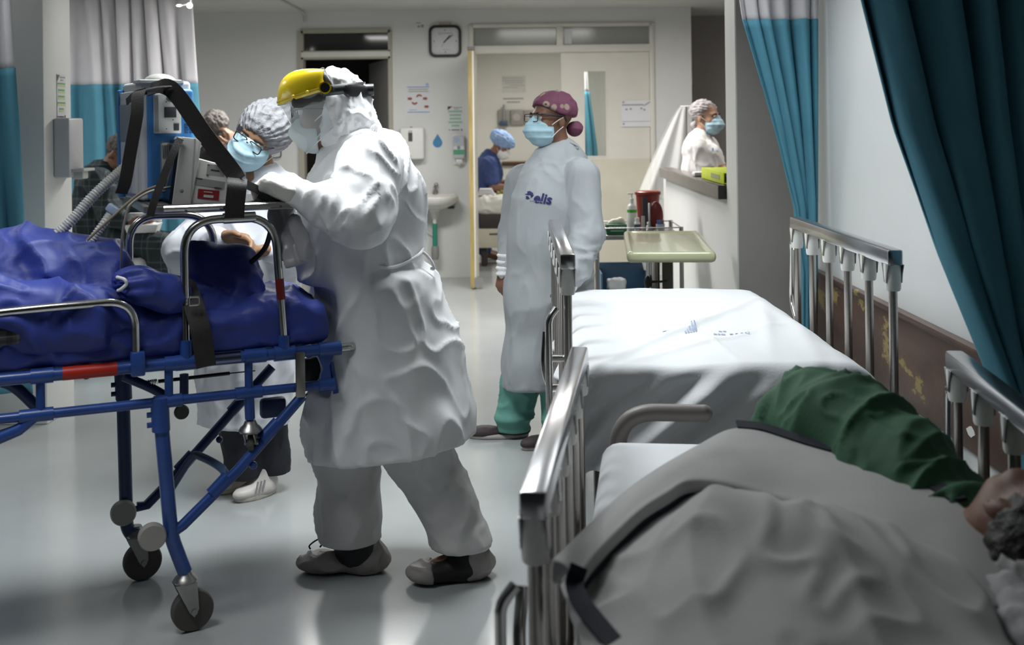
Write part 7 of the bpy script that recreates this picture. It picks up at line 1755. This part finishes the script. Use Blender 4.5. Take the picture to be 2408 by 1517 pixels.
yt = thing('yellow_cloth', (-0.08, 12.13, 0.735), label='yellow and dark cloth crumpled on the treatment bed', cat='cloth')
s = S(); s.chain([(V(-0.12, 0, 0.02), 0.025), (V(-0.03, 0, 0.04), 0.035), (V(0.08, 0.0, 0.02), 0.028)], 0.02); sdf_obj('cloth_heap', s, 0.01, mat('mustard_cloth', (0.20, 0.18, 0.03), 0.7, var=0.6, vscale=25), yt, disp=wrinkle(0.02, 0.01, (12, 12, 12), 3))
pk = thing('paper_stack', (-0.33, 12.16, 0.745), label='small white paper stack at the end of the treatment bed', cat='paper')
for k in range(4):
    b = MB(); b.box(V(-0.09 + 0.006 * k, -0.06, 0.018 * k), V(0.09 - 0.01 * k, 0.06, 0.018 * k + 0.015), 0.004); b.build('paper_sheet', paper_m, pk)
def tw_thing(name, px, py, label, cat): p = at(px, py, 15.0); return thing(name, (p[0], 15.0, p[2]), label=label, cat=cat)
K2 = 15.0 / F
o = tw_thing('gas_panel', 1203, 276, 'grey medical gas outlet panel with black fitting on treatment room wall', 'panel')
for x0, x1 in ((-32, -4), (-2, 28)): 
    b = MB(); b.box(V(x0 * K2, -0.05, -18 * K2), V(x1 * K2, 0, 18 * K2), 0.006); b.build('outlet_plate', mat('gas_plate', (0.30, 0.285, 0.26), 0.5), o)
b = MB(); b.box(V(-28 * K2, -0.14, -20 * K2), V(-10 * K2, -0.05, -8 * K2), 0.01); b.build('fitting', mat('navy_label', (1, 1, 1)), o)
MB().tube([(-18 * K2, -0.07, -8 * K2), (-18 * K2, -0.07, 30 * K2)], 0.014, 8).build('flow_meter', grey_ink_m, o)
b = MB(); b.lathe([(0.05, 0), (0.05, 0.01)], 20, Matrix.Translation((12 * K2, -0.05, 0)) @ XZ); b.build('outlet_ring', mat('outlet_ring', (0.42, 0.40, 0.36), 0.4), o)
o = tw_thing('gas_panel', 1246, 276, 'grey outlet plate half hidden behind the pink cap woman', 'panel'); b = MB(); b.box(V(-14 * K2, -0.04, -17 * K2), V(14 * K2, 0, 17 * K2), 0.006); b.build('outlet_plate', mat('gas_plate', (1, 1, 1)), o); b = MB(); b.lathe([(0.03, 0), (0.03, 0.01)], 16, Matrix.Translation((-2 * K2, -0.04, 0)) @ XZ); b.build('outlet_ring', mat('outlet_ring', (1, 1, 1)), o)
o = tw_thing('notice', 1208, 198, 'faint grey printed notice on the treatment room wall', 'poster')
b = MB(); b.box(V(-28 * K2, -0.004, -20 * K2), V(28 * K2, 0, 20 * K2)); b.build('sheet', mat('pale_sheet', (0.60, 0.585, 0.55), 0.6), o)
for z, a, c in ((14, -26, 20), (8, -26, 24), (3, -20, 22), (-3, -10, 24), (-8, -24, 10)): boxes('printed_line', [((a * K2, -0.0055, (z - 1) * K2), (c * K2, -0.004, (z + 1.6) * K2))], mat('faint_print', (0.47, 0.46, 0.44), 0.6), o)
o = tw_thing('wall_label', 1207, 236, 'two dark lines of lettering above the gas panel', 'sign')
for z, a, c in ((4, -24, 24), (-4, -15, 16)): boxes('printed_line', [((a * K2, -0.004, (z - 1.5) * K2), (c * K2, -0.0, (z + 1.5) * K2))], grey_ink_m, o)
o = tw_thing('wall_rail', 1250, 384, 'dark wooden rail along the treatment room wall', 'rail'); b = MB(); b.box(V(-70 * K2, -0.05, -5 * K2), V(120 * K2, 0, 5 * K2), 0.006); b.build('rail_board', bm_, o); b = MB(); b.box(V(-70 * K2, -0.054, 3 * K2), V(120 * K2, -0.0, 5.5 * K2), 0.002); b.build('rail_lip', mat('rail_lip', (0.28, 0.2, 0.12), 0.4), o)
o = tw_thing('wall_hook', 1310, 220, 'thin bent hook above the pink cap on the far wall', 'hook'); MB().tube(smooth_path([(-0.06, -0.03, -0.03), (-0.02, -0.05, 0.0), (0.04, -0.04, 0.012), (0.1, -0.03, 0.008)]), 0.008).build('hook_wire', mat('olive_wire', (0.22, 0.23, 0.17), 0.5), o)
